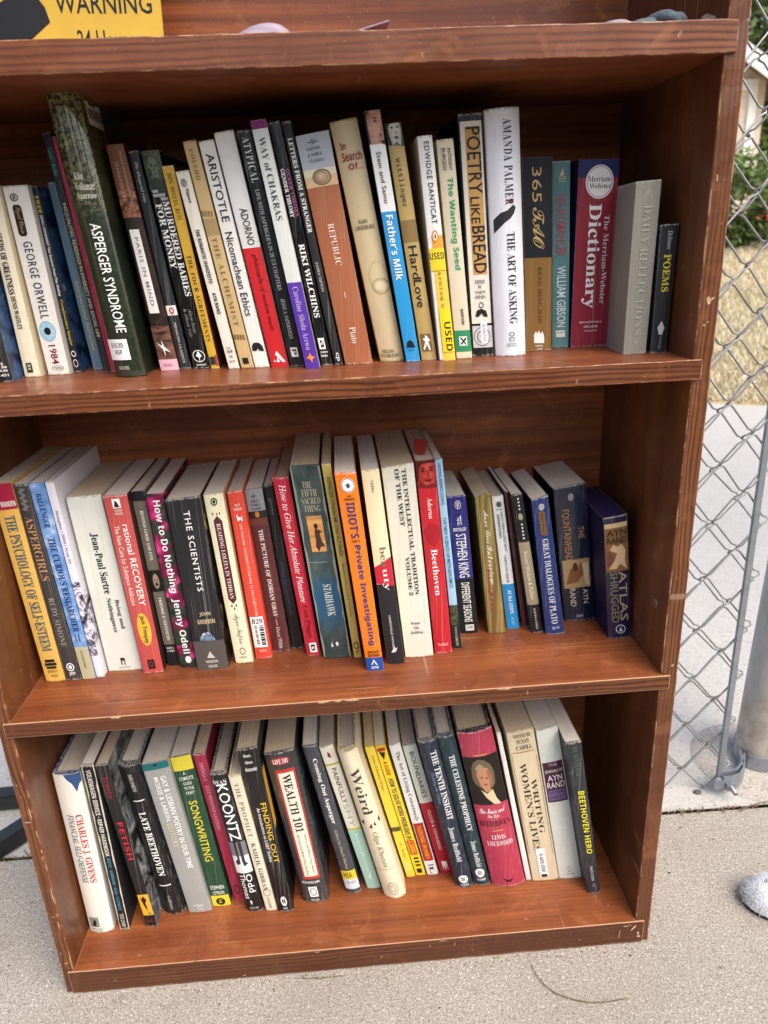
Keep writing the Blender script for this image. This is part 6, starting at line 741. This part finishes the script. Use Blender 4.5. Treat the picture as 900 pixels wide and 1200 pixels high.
def cloth():
    bm = bmesh.new()
    for (a, b, h, r) in (((.622, .03), (.668, .05), .003, .005), ((.632, .05), (.663, .03), .0065, .005), ((.648, .04), (.672, .036), .004, .0052), ((.628, .036), (.655, .055), .004, .0045)):
        pts = []
        for i in range(9):
            s = i / 8; pts.append((a[0] + (b[0] - a[0]) * s, a[1] + (b[1] - a[1]) * s + .004 * math.sin(s * 7 + a[0] * 90), Z3 + r * .9 + h * math.sin(math.pi * s)))
        tube(bm, pts, [r * (.35 + .65 * math.sin(math.pi * (.08 + .84 * i / 8))) for i in range(9)], 12)
    tag(bm_obj('crumpled_cloth', bm, M_CLOTH, None, True), 'crumpled blue grey cloth on the top shelf', 'cloth')
cloth()
lump('small_stone', 'small brownish stone at the end of the top shelf by the upright', 'stone', .683, .03, .0085, .008, .0085, M_STONE, 4)
# pen lying across the tops of the yellow and the ivory paperback
pen = empty('marker_pen', (.205, .165, .905), label='dark marker with blue end lying on the tops of the upper row', cat='marker')
bm = bmesh.new(); tube(bm, [(-.012, 0, .0034), (.024, 0, -.010), (.05, 0, -.020)], [.0075, .0078, .0075], 14); bm_obj('barrel', bm, ink('#15151a'), pen)
bm = bmesh.new(); tube(bm, [(-.021, 0, .0068), (-.0185, 0, .0059), (-.0122, 0, .0036)], [.004, .0066, .007], 14); bm_obj('cap', bm, ink('#1d4f86'), pen)

# ------------------------------------------------------------------ chain link fence
def fabric(x_first, x_last, y, zb, zt, dx=.038, dz=.0409, phase=0, seed=1, amp=1.0, close_right=None):
    bm = bmesh.new(); rr = random.Random(seed)
    n = int(round((x_last - x_first) / dx)); kmax = int((zt - zb) / dz)
    for i in range(n + 1):
        pts = []
        xc = x_first + i * dx
        for k in range(kmax + 1):
            side = 1 if (k + i + phase) % 2 == 0 else -1
            jx = .0016 * noise.noise(Vector((xc * 40, k * 1.3, seed))) * amp; jz = .003 * noise.noise(Vector((xc * 30, k * 1.7, seed + 5))) * amp
            x = xc + side * dx * .5 + jx; z = zb + k * dz + jz
            yy = y + .0014 * amp * noise.noise(Vector((xc * 9, k * .4, seed + 9)))
            hook = .0022
            # the wire comes in on one face, turns round its neighbour and leaves on the other
            if k > 0: pts.append((x - side * .0062, yy - hook * side, z - .0050))
            pts.append((x + side * .0012, yy - hook * side * .6, z - .0018)); pts.append((x + side * .0012, yy + hook * side * .6, z + .0018))
            if k < kmax: pts.append((x - side * .0062, yy + hook * side, z + .0050))
        tube(bm, pts, .00135, 6)
    for v in bm.verts:                                              # long soft sag of the whole panel
        v.co.y += .006 * math.sin(v.co.z * 5 + seed) + .004 * math.sin(v.co.x * 14 + seed)
    return bm
f1 = empty('chain_link_fence', (.93, .245, 0), label='galvanised chain link fence panel tied to a flat steel bar by a round post', cat='fence')
world_parent(bm_obj('wire_mesh', fabric(.343 - .0, .913, .245, .0, 1.42, seed=1), M_WIRE), f1)
bm = bmesh.new(); box(bm, .9085, .9185, .2425, .2475, .012, 1.45); bmesh.ops.bevel(bm, geom=bm.edges[:], offset=.0012, segments=2, affect='EDGES'); world_parent(bm_obj('tension_bar', bm, M_BAND), f1)
PX, PY, PR = 1.010, .306, .0365
bm = bmesh.new()
N = 40; rings = [(-.03, PR), (.2, PR), (.9, PR), (1.6, PR), (1.61, PR * 1.12), (1.64, PR * 1.05), (1.66, PR * .6), (1.665, .001)]
g = [[bm.verts.new((PX + r * math.cos(2 * math.pi * i / N), PY + r * math.sin(2 * math.pi * i / N), z)) for i in range(N)] for z, r in rings]
for a, b in zip(g, g[1:]):
    for i in range(N): bm.faces.new((a[i], a[(i + 1) % N], b[(i + 1) % N], b[i]))
t = NT('dirty_galvanised_post'); v = t.coord('Object'); z = t.n.new('ShaderNodeSeparateXYZ'); t.l.new(v, z.inputs[0])
nn = t.noise(t.coord('Object', (60, 60, 14)), 1, 5, .7); edge = t.math('ADD', z.outputs[2], t.math('MULTIPLY', nn, .09))
cc = t.mix(t.gray(nn, .35, .7), (.50, .49, .465, 1), (.36, .355, .335, 1)); cc = t.mix(t.math('SUBTRACT', 1.0, t.gray(edge, .165, .19)), cc, t.mix(t.gray(t.noise(v, 45, 5, .7), .4, .65), (.52, .48, .42, 1), (.36, .31, .25, 1)))
M_POST2 = t.done(cc, .6, .4, .35)
for v_ in bm.verts: v_.co.x += .033 * max(0, v_.co.z)
world_parent(bm_obj('round_post', bm, M_POST2, None, True), f1)
def strap(z, hgt):
    bm = bmesh.new(); prof = []
    # from the bolt lug at the bar round the post and back
    for k in range(25):
        a = math.radians(232 - (232 + 62) * 0 - k * (-284 / 24)) if False else math.radians(215 + k * 290 / 24)
        prof.append((PX + (PR + .0022) * math.cos(a), PY + (PR + .0022) * math.sin(a)))
    prof = [(.9155, .236), (.93, .2365), (.945, .242), (.957, .254)] + [(PX + (PR + .0022) * math.cos(math.radians(a)), PY + (PR + .0022) * math.sin(math.radians(a))) for a in range(208, 490, 12)] + [(.962, .2585 + .008), (.945, .252), (.93, .2485), (.9155, .248)]
    th = .0017; P2 = []
    for i, p in enumerate(prof):
        a = Vector(prof[max(i - 1, 0)]); b = Vector(prof[min(i + 1, len(prof) - 1)]); d = (b - a).normalized(); nrm = Vector((d.y, -d.x)) * th
        P2.append(((p[0] + nrm.x, p[1] + nrm.y), (p[0] - nrm.x, p[1] - nrm.y)))
    rows = [[bm.verts.new((q[0], q[1], zz)) for (q, zz) in ((o, z), (o, z + hgt), (i_, z + hgt), (i_, z))] for o, i_ in P2]
    for a, b in zip(rows, rows[1:]):
        for k in range(4): bm.faces.new((a[k], a[(k + 1) % 4], b[(k + 1) % 4], b[k]))
    bm.faces.new(rows[0]); bm.faces.new(rows[-1][::-1]); bmesh.ops.recalc_face_normals(bm, faces=bm.faces[:])
    for v_ in bm.verts: v_.co.x += .033 * v_.co.z * min(1, max(0, (v_.co.x - .93) / .05))
    o = world_parent(bm_obj('brace_band', bm, M_BAND), f1)
    bm = bmesh.new(); tube(bm, [(.925, .258, z + hgt * .5), (.925, .214, z + hgt * .42)], .0035, 12); bmesh.ops.create_cone(bm, cap_ends=True, segments=6, radius1=.0075, radius2=.0075, depth=.006, matrix=Matrix.Translation((.925, .231, z + hgt * .46)) @ Matrix.Rotation(math.pi / 2, 4, 'X'))
    bmesh.ops.create_cone(bm, cap_ends=True, segments=20, radius1=.0095, radius2=.0088, depth=.006, matrix=Matrix.Translation((.909, .236, z + hgt * .5)) @ Matrix.Rotation(math.pi / 2, 4, 'X'))
    b = bm_obj('bolt', bm, M_BAND); b.parent = o; return o
strap(.008, .024); strap(.75, .024)
f2 = empty('chain_link_fence', (.7, .285, 0), label='second layer of chain link mesh hanging behind the fence panel at the round post', cat='fence')
world_parent(bm_obj('wire_mesh', fabric(.352, .908, .283, .022, 1.42, phase=1, seed=4, amp=1.8), M_WIRE), f2)
bm = bmesh.new(); tube(bm, [(.3, .300, 1.44), (1.0, .300, 1.44)], .017, 20); world_parent(bm_obj('top_rail', bm, M_POST), f2)
# collar of rough cement round the post foot
bm = bmesh.new(); N = 48; g = []
for j, (r, z) in enumerate(((.036, .006), (.055, .007), (.075, .0045), (.092, .0015), (.1, -.0025))):
    g.append([bm.verts.new((PX + r * (1 + .08 * noise.noise(Vector((math.cos(6.283 * i / N) * 2, math.sin(6.283 * i / N) * 2, j)))) * math.cos(6.283 * i / N), PY + r * math.sin(6.283 * i / N), z)) for i in range(N)])
for a, b in zip(g, g[1:]):
    for i in range(N): bm.faces.new((a[i], b[i], b[(i + 1) % N], a[(i + 1) % N]))
M_COLLAR = concrete('stained_cement', (.34, .30, .25, 1), (.50, .46, .41, 1), .6, (.3, .2, .13), .4)
o = bm_obj('footing_collar', bm, M_COLLAR, None, True); world_parent(o, f1)

# ------------------------------------------------------------------ black steel frame left of the bookcase
fr = empty('steel_frame', (-.25, .33, 0), label='low black square tube steel frame standing on the ground left of the bookcase', cat='steel frame')
def bar(name, a, b, w):
    a, b = Vector(a), Vector(b); d = (b - a); L = d.length; d.normalize(); up = Vector((0, 0, 1)); s_ = d.cross(up).normalized() if abs(d.z) < .95 else Vector((1, 0, 0)); u = s_.cross(d)
    bm = bmesh.new(); vs = [bm.verts.new(p + s_ * i * w / 2 + u * j * w / 2) for p in (a, b) for i, j in ((-1, -1), (1, -1), (1, 1), (-1, 1))]
    for f in ((0, 1, 2, 3), (7, 6, 5, 4), (0, 4, 5, 1), (1, 5, 6, 2), (2, 6, 7, 3), (3, 7, 4, 0)): bm.faces.new([vs[i] for i in f])
    bmesh.ops.recalc_face_normals(bm, faces=bm.faces[:]); bmesh.ops.bevel(bm, geom=bm.edges[:], offset=.0015, segments=2, affect='EDGES')
    return world_parent(bm_obj(name, bm, M_BLACK), fr)
bar('rail', (-.55, .327, .0135), (.0, .345, .0135), .026)
bar('diagonal_foot', (-.30, .085, .0135), (-.1, .325, .0135), .026)
bar('leg', (-.5, .345, .002), (-.5, .345, .42), .026)
bar('leg', (-.31, .075, .002), (-.31, .075, .42), .026)
bar('top_rail', (-.52, .36, .434), (-.295, .06, .434), .026)

# ------------------------------------------------------------------ plush slipper on the pavement
sl = empty('fluffy_slipper', (.92, .045, 0), label='fluffy white grey slipper toe resting on the pavement right of the bookcase', cat='slipper')
t = NT('slipper_sole'); M_SOLE = t.done((.03, .028, .027, 1), .8)
t = NT('white_fleece'); M_FLEECE = t.done(t.ramp(t.noise(t.coord('Object'), 120, 4, .7), [(.35, (.66, .66, .67, 1)), (.6, (.84, .85, .87, 1))]), .95, .1)
def slip(u, v):                       # toe section in plan: u along foot, v around the upper
    x = u; wd_ = .031 * (1 - max(0, 1 - u / .045) ** 2.2) ** .5 if u < .045 else .031 + .004 * min(1, (u - .045) / .05)
    ht = .027 * (1 - max(0, 1 - u / .035) ** 2.4) ** .5 if u < .035 else .027 + .012 * min(1, (u - .035) / .12)
    if u > .19: q = max(0, 1 - ((u - .19) / .0705) ** 2.2) ** .5; wd_ *= q; ht *= .3 + .7 * q
    a = math.pi * v
    return Vector((x, -wd_ * math.cos(a), .006 + ht * max(0, math.sin(a)) ** .75))
bm = bmesh.new(); us_ = [0.0003, .003, .008, .015, .024, .035, .05, .07, .1, .14, .18, .2, .22, .235, .248, .256, .26]; g = [[bm.verts.new(slip(u, k / 16)) for k in range(17)] for u in us_]
for a, b in zip(g, g[1:]):
    for k in range(16): bm.faces.new((a[k], b[k], b[k + 1], a[k + 1]))
bm.faces.new(g[0]); bm.faces.new(g[-1][::-1])
ob = bm_obj('upper', bm, M_FLEECE, sl, True)
bm = bmesh.new(); out = [slip(u, 0) for u in us_] + [slip(u, 1) for u in us_[::-1]]
lo = [bm.verts.new((p.x, p.y * .95, 0)) for p in out]; hi = [bm.verts.new((p.x, p.y * .95, .0065)) for p in out]
bm.faces.new(lo); bm.faces.new(hi[::-1]); n_ = len(out)
for i in range(n_): bm.faces.new((lo[i], hi[i], hi[(i + 1) % n_], lo[(i + 1) % n_]))
bmesh.ops.recalc_face_normals(bm, faces=bm.faces[:]); bm_obj('sole', bm, M_SOLE, sl)
M_TUFT = []
for nm, c in (('fleece_white', (.86, .87, .89, 1)), ('fleece_grey', (.62, .61, .60, 1)), ('fleece_dark', (.07, .07, .075, 1))):
    t = NT(nm); M_TUFT.append(t.done(c, .95, .1))
vs, fs, fm = [], [], []
for i in range(9000):
    u = .26 * random.random() ** 1.6 + .0005; v_ = random.random(); p = slip(u, v_); e1 = slip(u + .002, v_) - p; e2 = slip(u, min(v_ + .02, 1)) - slip(u, max(v_ - .02, 0)); nr = e1.cross(e2).normalized()
    if nr.z < 0 and p.z > .01: nr = -nr
    if not nr.length: continue
    if abs(v_ - .5) > .42: nr = Vector((0, 1 if v_ > .5 else -1, .2))
    if u < .004: nr = Vector((-1, 0, .3))
    dr = (nr + Vector((random.gauss(0, .5), random.gauss(0, .5), random.gauss(0, .4)))).normalized() * random.uniform(.002, .005); s_ = dr.cross(Vector((random.random(), random.random(), random.random()))).normalized() * .0005
    n0 = len(vs); vs += [p - s_, p + s_, p + dr]; fs.append((n0, n0 + 1, n0 + 2))
    dk = math.hypot(u - .026, (v_ - .55) * .09) < .0028
    fm.append(2 if dk else 1 if random.random() < (.12 if p.z > .018 else .4) else 0)
tag(mesh_obj('fleece_tufts', vs, fs, M_TUFT, sl, fm=fm), kind='stuff')
sl.location = (.846, .046, 0); sl.rotation_euler = (0, 0, R_(-14))

# ------------------------------------------------------------------ twigs and small litter on the pavement
t = NT('dry_twig'); M_TWIG = t.done(t.ramp(t.noise(t.coord('Object'), 90, 3, .6), [(.3, (.10, .07, .045, 1)), (.7, (.26, .19, .12, 1))]), .9, .1)
def ground_path(name, pts, r, label):
    P0 = [Vector((x, y, z)) for x, y, z in pts]; fine = []
    for a, b in zip(P0, P0[1:]):
        for k in range(5): fine.append(a.lerp(b, k / 5) + Vector((random.uniform(-.0005, .0005), random.uniform(-.0005, .0005), 0)))
    fine.append(P0[-1]); n = len(fine); bm = bmesh.new(); tube(bm, fine, [r * .75 * (.35 + .65 * math.sin(math.pi * min(1, .15 + .8 * (1 - i / n)))) for i in range(n)], 6)
    return tag(bm_obj(name, bm, M_TWIG), label, 'twig')
ground_path('twig', [(.553, -.017, .002), (.556, -.032, .003), (.562, -.044, .0025), (.572, -.055, .002), (.59, -.064, .002), (.61, -.070, .002), (.63, -.070, .002), (.652, -.068, .0015)], .0010, 'thin curved dry twig on the pavement in front of the bookcase')
ground_path('twig', [(.27, -.006, .0012), (.30, -.009, .0014), (.325, -.008, .0012)], .0007, 'short straight dry stalk on the pavement close to the bookcase foot')
ground_path('twig', [(.925, .200, .002), (.955, .207, .003), (.985, .212, .002)], .0011, 'pale straw stalk lying in the joint by the fence post')
bm = bmesh.new()
for k in range(330):
    x, y = random.uniform(-.3, 1.2), random.uniform(-.3, .2)
    if k > 150: x, y = random.uniform(-.01, .72), -.0012 - abs(random.gauss(0, .009))
    if 0 < x < .71 and y > -.001: continue
    r = random.uniform(.0006, .0018) * (1 if k < 150 else .6); n = random.randint(4, 6)
    bm.faces.new([bm.verts.new((x + r * random.uniform(.7, 1.6) * math.cos(6.283 * i / n), y + r * math.sin(6.283 * i / n), .0006 + random.uniform(0, .0009))) for i in range(n)])
tag(bm_obj('leaf_crumbs', bm, M_DEBRIS), kind='stuff')
bm = bmesh.new(); bmesh.ops.create_icosphere(bm, subdivisions=2, radius=1)
for v in bm.verts: v.co = Vector((v.co.x * .0065, v.co.y * .005, max(v.co.z, -.3) * .0035 + .001 - .003)) * (1 + .2 * noise.noise(v.co * 2))
o = bm_obj('pebble', bm, ink('#55524c'), None, True); o.location = (.883, .246, .0); tag(o, 'dark grey pebble on the pale concrete near the fence bolt', 'pebble')

# ------------------------------------------------------------------ beyond the fence: house, shrubs, trees
t = NT('tan_brick'); v = t.coord('Object', (1, 1, 1)); bk_ = t.n.new('ShaderNodeTexBrick'); mp = t.coord('Object', (1, 1, 1), (0, 0, 0), (math.pi / 2, 0, 0)); t.l.new(mp, bk_.inputs['Vector'])
bk_.inputs['Scale'].default_value = 4.4; bk_.inputs['Color1'].default_value = (.60, .47, .37, 1); bk_.inputs['Color2'].default_value = (.70, .58, .48, 1); bk_.inputs['Mortar'].default_value = (.66, .62, .56, 1); bk_.inputs['Mortar Size'].default_value = .015
M_BRICK = t.done(t.mix(.3, bk_.outputs[0], t.ramp(t.noise(v, 3, 4, .6), [(.3, (.55, .44, .35, 1)), (.7, (.72, .62, .53, 1))])), .9, .15)
t = NT('white_house_trim'); M_TRIM = t.done(t.ramp(t.noise(t.coord('Object'), 8, 3, .6), [(.3, (.74, .74, .72, 1)), (.7, (.82, .82, .80, 1))]), .6, .3)
t = NT('window_glass'); M_GLASS = t.done(t.ramp(t.noise(t.coord('Object'), 2.5, 3, .6), [(.3, (.10, .14, .12, 1)), (.7, (.26, .32, .26, 1))]), .06, .6)
t = NT('roof_shingle'); M_ROOF = t.done(t.ramp(t.noise(t.coord('Object', (20, 20, 60)), 1, 4, .7), [(.3, (.10, .09, .085, 1)), (.7, (.2, .18, .17, 1))]), .9, .1)
hy = 16.0; base_z = rise(9, 8.6)
hs = empty('brick_house', (6, hy, base_z), label='tan brick house with white gable trim seen through the fence', cat='house')
gx0, gx1, px_, pz_ = 1.9, 9.47, 5.6, 6.0; ez = 3.62
def hmesh(name, vs, fs, mat, parent=None):
    o = mesh_obj(name, vs, fs, mat); world_parent(o, hs); return o
bm = bmesh.new()
pf = [(gx0, base_z - .3), (gx1, base_z - .3), (gx1, ez), (px_, pz_ - .1), (gx0, ez)]
A = [bm.verts.new((x, hy, z)) for x, z in pf]; B_ = [bm.verts.new((x, hy + 8, z)) for x, z in pf]
bm.faces.new(A); bm.faces.new(B_[::-1])
for i in range(5): bm.faces.new((A[i], B_[i], B_[(i + 1) % 5], A[(i + 1) % 5]))
bmesh.ops.recalc_face_normals(bm, faces=bm.faces[:]); world_parent(bm_obj('wall', bm, M_BRICK), hs)
sl_ = (pz_ - ez) / (gx1 - px_)
bm = bmesh.new()
for s in (-1, 1):
    xe = px_ + s * (gx1 - px_ + .45); zz = ez - .45 * sl_
    for y0, y1, th_, mi_ in ((hy - .4, hy + 8.3, .16, 0),):
        q = [(px_, y0, pz_), (xe, y0, zz), (xe, y1, zz), (px_, y1, pz_)]
        a = [bm.verts.new(p) for p in q]; b = [bm.verts.new((p[0], p[1], p[2] + th_)) for p in q]
        bm.faces.new(a); bm.faces.new(b[::-1])
        for i in range(4): bm.faces.new((a[i], b[i], b[(i + 1) % 4], a[(i + 1) % 4]))
bmesh.ops.recalc_face_normals(bm, faces=bm.faces[:]); world_parent(bm_obj('roof', bm, M_ROOF), hs)
for s in (-1, 1):
    bm = bmesh.new(); xe = px_ + s * (gx1 - px_ + .46); zz = ez - .46 * sl_
    q = [(px_, pz_ - .16), (xe, zz - .16), (xe, zz + .17), (px_, pz_ + .17)]
    a = [bm.verts.new((x, hy - .46, z)) for x, z in q]; b = [bm.verts.new((x, hy - .405, z)) for x, z in q]
    bm.faces.new(a); bm.faces.new(b[::-1])
    for i in range(4): bm.faces.new((a[i], b[i], b[(i + 1) % 4], a[(i + 1) % 4]))
    bmesh.ops.recalc_face_normals(bm, faces=bm.faces[:]); world_parent(bm_obj('fascia', bm, M_TRIM), hs)
for x0, x1, z0_, z1_ in ((8.1, 9.12, 1.95, 3.45), (3.6, 5.0, 1.95, 3.45)):
    bm = bmesh.new()
    for a in ((x0 - .16, x0, z0_ - .2, z1_ + .2), (x1, x1 + .16, z0_ - .2, z1_ + .2), (x0, x1, z0_ - .2, z0_), (x0, x1, z1_, z1_ + .2), ((x0 + x1) / 2 - .03, (x0 + x1) / 2 + .03, z0_, z1_)): box(bm, a[0], a[1], hy - .06, hy - .003, a[2], a[3])
    wf = world_parent(bm_obj('window', bm, M_TRIM), hs)
    pane = mesh_obj('pane', [(x0, hy - .02, z0_), (x1, hy - .02, z0_), (x1, hy - .02, z1_), (x0, hy - .02, z1_)], [(0, 1, 2, 3)], M_GLASS); pane.parent = wf; pane.matrix_parent_inverse = Matrix.Translation(-hs.location)
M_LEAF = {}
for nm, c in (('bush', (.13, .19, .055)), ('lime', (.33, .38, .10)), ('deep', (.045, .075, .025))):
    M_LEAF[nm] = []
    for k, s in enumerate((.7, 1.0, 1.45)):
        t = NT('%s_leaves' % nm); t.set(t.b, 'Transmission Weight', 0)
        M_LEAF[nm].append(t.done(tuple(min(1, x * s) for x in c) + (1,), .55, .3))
t = NT('bark'); M_BARK = t.done(t.ramp(t.noise(t.coord('Object', (8, 8, 2)), 3, 4, .6), [(.3, (.08, .06, .045, 1)), (.7, (.2, .16, .12, 1))]), .95, .1)
def plant(name, label, cat, x, y, z, w_, h, n, leaf, mats, trunk=None, seed=1, low=0.0):
    rr = random.Random(seed); root = empty(name, (x, y, z), label=label, cat=cat)
    bm = bmesh.new(); cl = []
    for k in range(14):
        a = rr.uniform(0, 6.283); r = w_ * .5 * rr.random() ** .5 * .85; hh = low + (h - low) * rr.uniform(.12, .9)
        cl.append((r * math.cos(a), r * math.sin(a) * .8, hh, rr.uniform(.2, .34) * min(w_, h) ))
    if trunk:
        tube(bm, [(0, 0, -.2), (.03 * w_, 0, low * .6), (0, .02, low + (h - low) * .35)], [trunk, trunk * .8, trunk * .4], 10)
        for c in cl: tube(bm, [(0, 0, low * .75), (c[0] * .5, c[1] * .5, (low * .8 + c[2]) / 2), c[:3]], [trunk * .45, trunk * .28, trunk * .08], 6)
    else:
        for c in cl: tube(bm, [(c[0] * .15, c[1] * .15, -.1), (c[0] * .6, c[1] * .6, c[2] * .55), c[:3]], [.02, .014, .005], 6)
    bm_obj('trunk' if trunk else 'stem', bm, M_BARK, root)
    vs, fs, fm = [], [], []
    for i in range(n):
        c = cl[rr.randrange(len(cl))]; d = Vector((rr.gauss(0, 1), rr.gauss(0, 1), rr.gauss(0, .8))); d = d.normalized() * rr.random() ** .45 * c[3]
        p = Vector(c[:3]) + d
        if p.z < .02: p.z = rr.uniform(.02, .1)
        a = Vector((rr.gauss(0, 1), rr.gauss(0, 1), rr.gauss(0, .6))).normalized() * leaf * rr.uniform(.6, 1.3); b = a.cross(Vector((rr.gauss(0, 1), rr.gauss(0, 1), 1))).normalized() * leaf * .42
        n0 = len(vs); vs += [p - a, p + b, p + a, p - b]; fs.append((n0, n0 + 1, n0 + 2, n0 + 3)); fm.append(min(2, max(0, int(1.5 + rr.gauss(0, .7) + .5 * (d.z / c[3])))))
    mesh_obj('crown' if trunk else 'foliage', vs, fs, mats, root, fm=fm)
    return root
sh = plant('flowering_shrub', 'leafy green shrub with small red flowers in front of the brick house', 'shrub', 5.2, 8.7, rise(5.2, 8.7) - .03, 2.3, 1.05, 9000, .05, M_LEAF['bush'], seed=3)
t = NT('red_petal'); M_RED = t.done((.62, .07, .035, 1), .6)
for k, (fx, fy, fz) in enumerate(((-.02, -.93, .36), (.42, -.8, .70), (-.7, -.8, .5), (.8, -.6, .4))):
    bm = bmesh.new()
    for i in range(22):
        d = Vector((random.gauss(0, .05), random.gauss(0, .03), random.gauss(0, .045))); c = Vector((fx, fy, fz)) + d
        bm.faces.new([bm.verts.new(c + Vector((random.uniform(-.03, .03), random.uniform(-.02, .02), random.uniform(-.03, .03)))) for _ in range(3)])
    bm_obj('flower_cluster', bm, M_RED, sh)
plant('low_shrub', 'darker low shrub growing beside the flowering shrub on the dry lawn', 'shrub', 6.9, 9.3, rise(6.9, 9.3) - .03, 1.9, 1.2, 6500, .055, M_LEAF['bush'], seed=8)
plant('low_shrub', 'rounded shrub half hidden behind the bookcase upright', 'shrub', 3.5, 8.9, rise(3.5, 8.9) - .03, 1.6, .95, 4500, .05, M_LEAF['deep'], seed=11)
plant('leafy_tree', 'tall yellow green tree rising behind the brick house', 'tree', 14.0, 24, .6, 9, 11.5, 16000, .2, M_LEAF['lime'], .3, 21, 2.2)
plant('leafy_tree', 'green tree standing past the corner of the brick house', 'tree', 13.2, 18.5, .6, 5.5, 7.5, 9000, .16, M_LEAF['bush'], .2, 25, .8)
plant('leafy_tree', 'broad tree farther away beyond the brick house roof', 'tree', 4.0, 30, .6, 10, 12, 9000, .26, M_LEAF['lime'], .3, 27, 2.5)
# unseen shrubs added behind the camera to keep low sky light off the shelves
for k, (x, y, w_, h) in enumerate(((-6.2, -8.0, 4.4, 2.6), (-2.4, -7.7, 4.6, 2.8), (1.4, -7.8, 4.6, 2.5), (5.2, -7.9, 4.4, 2.8), (8.8, -7.6, 4.4, 2.5))):
    plant('sky_blocker_shrub', 'dense dark evergreen shrub, one of an unseen row added to block low sky', 'shrub', x, y, -.03, w_, h, 5200, .26, M_LEAF['deep'], seed=40 + k)['group'] = 'unseen evergreen row added to block low sky'
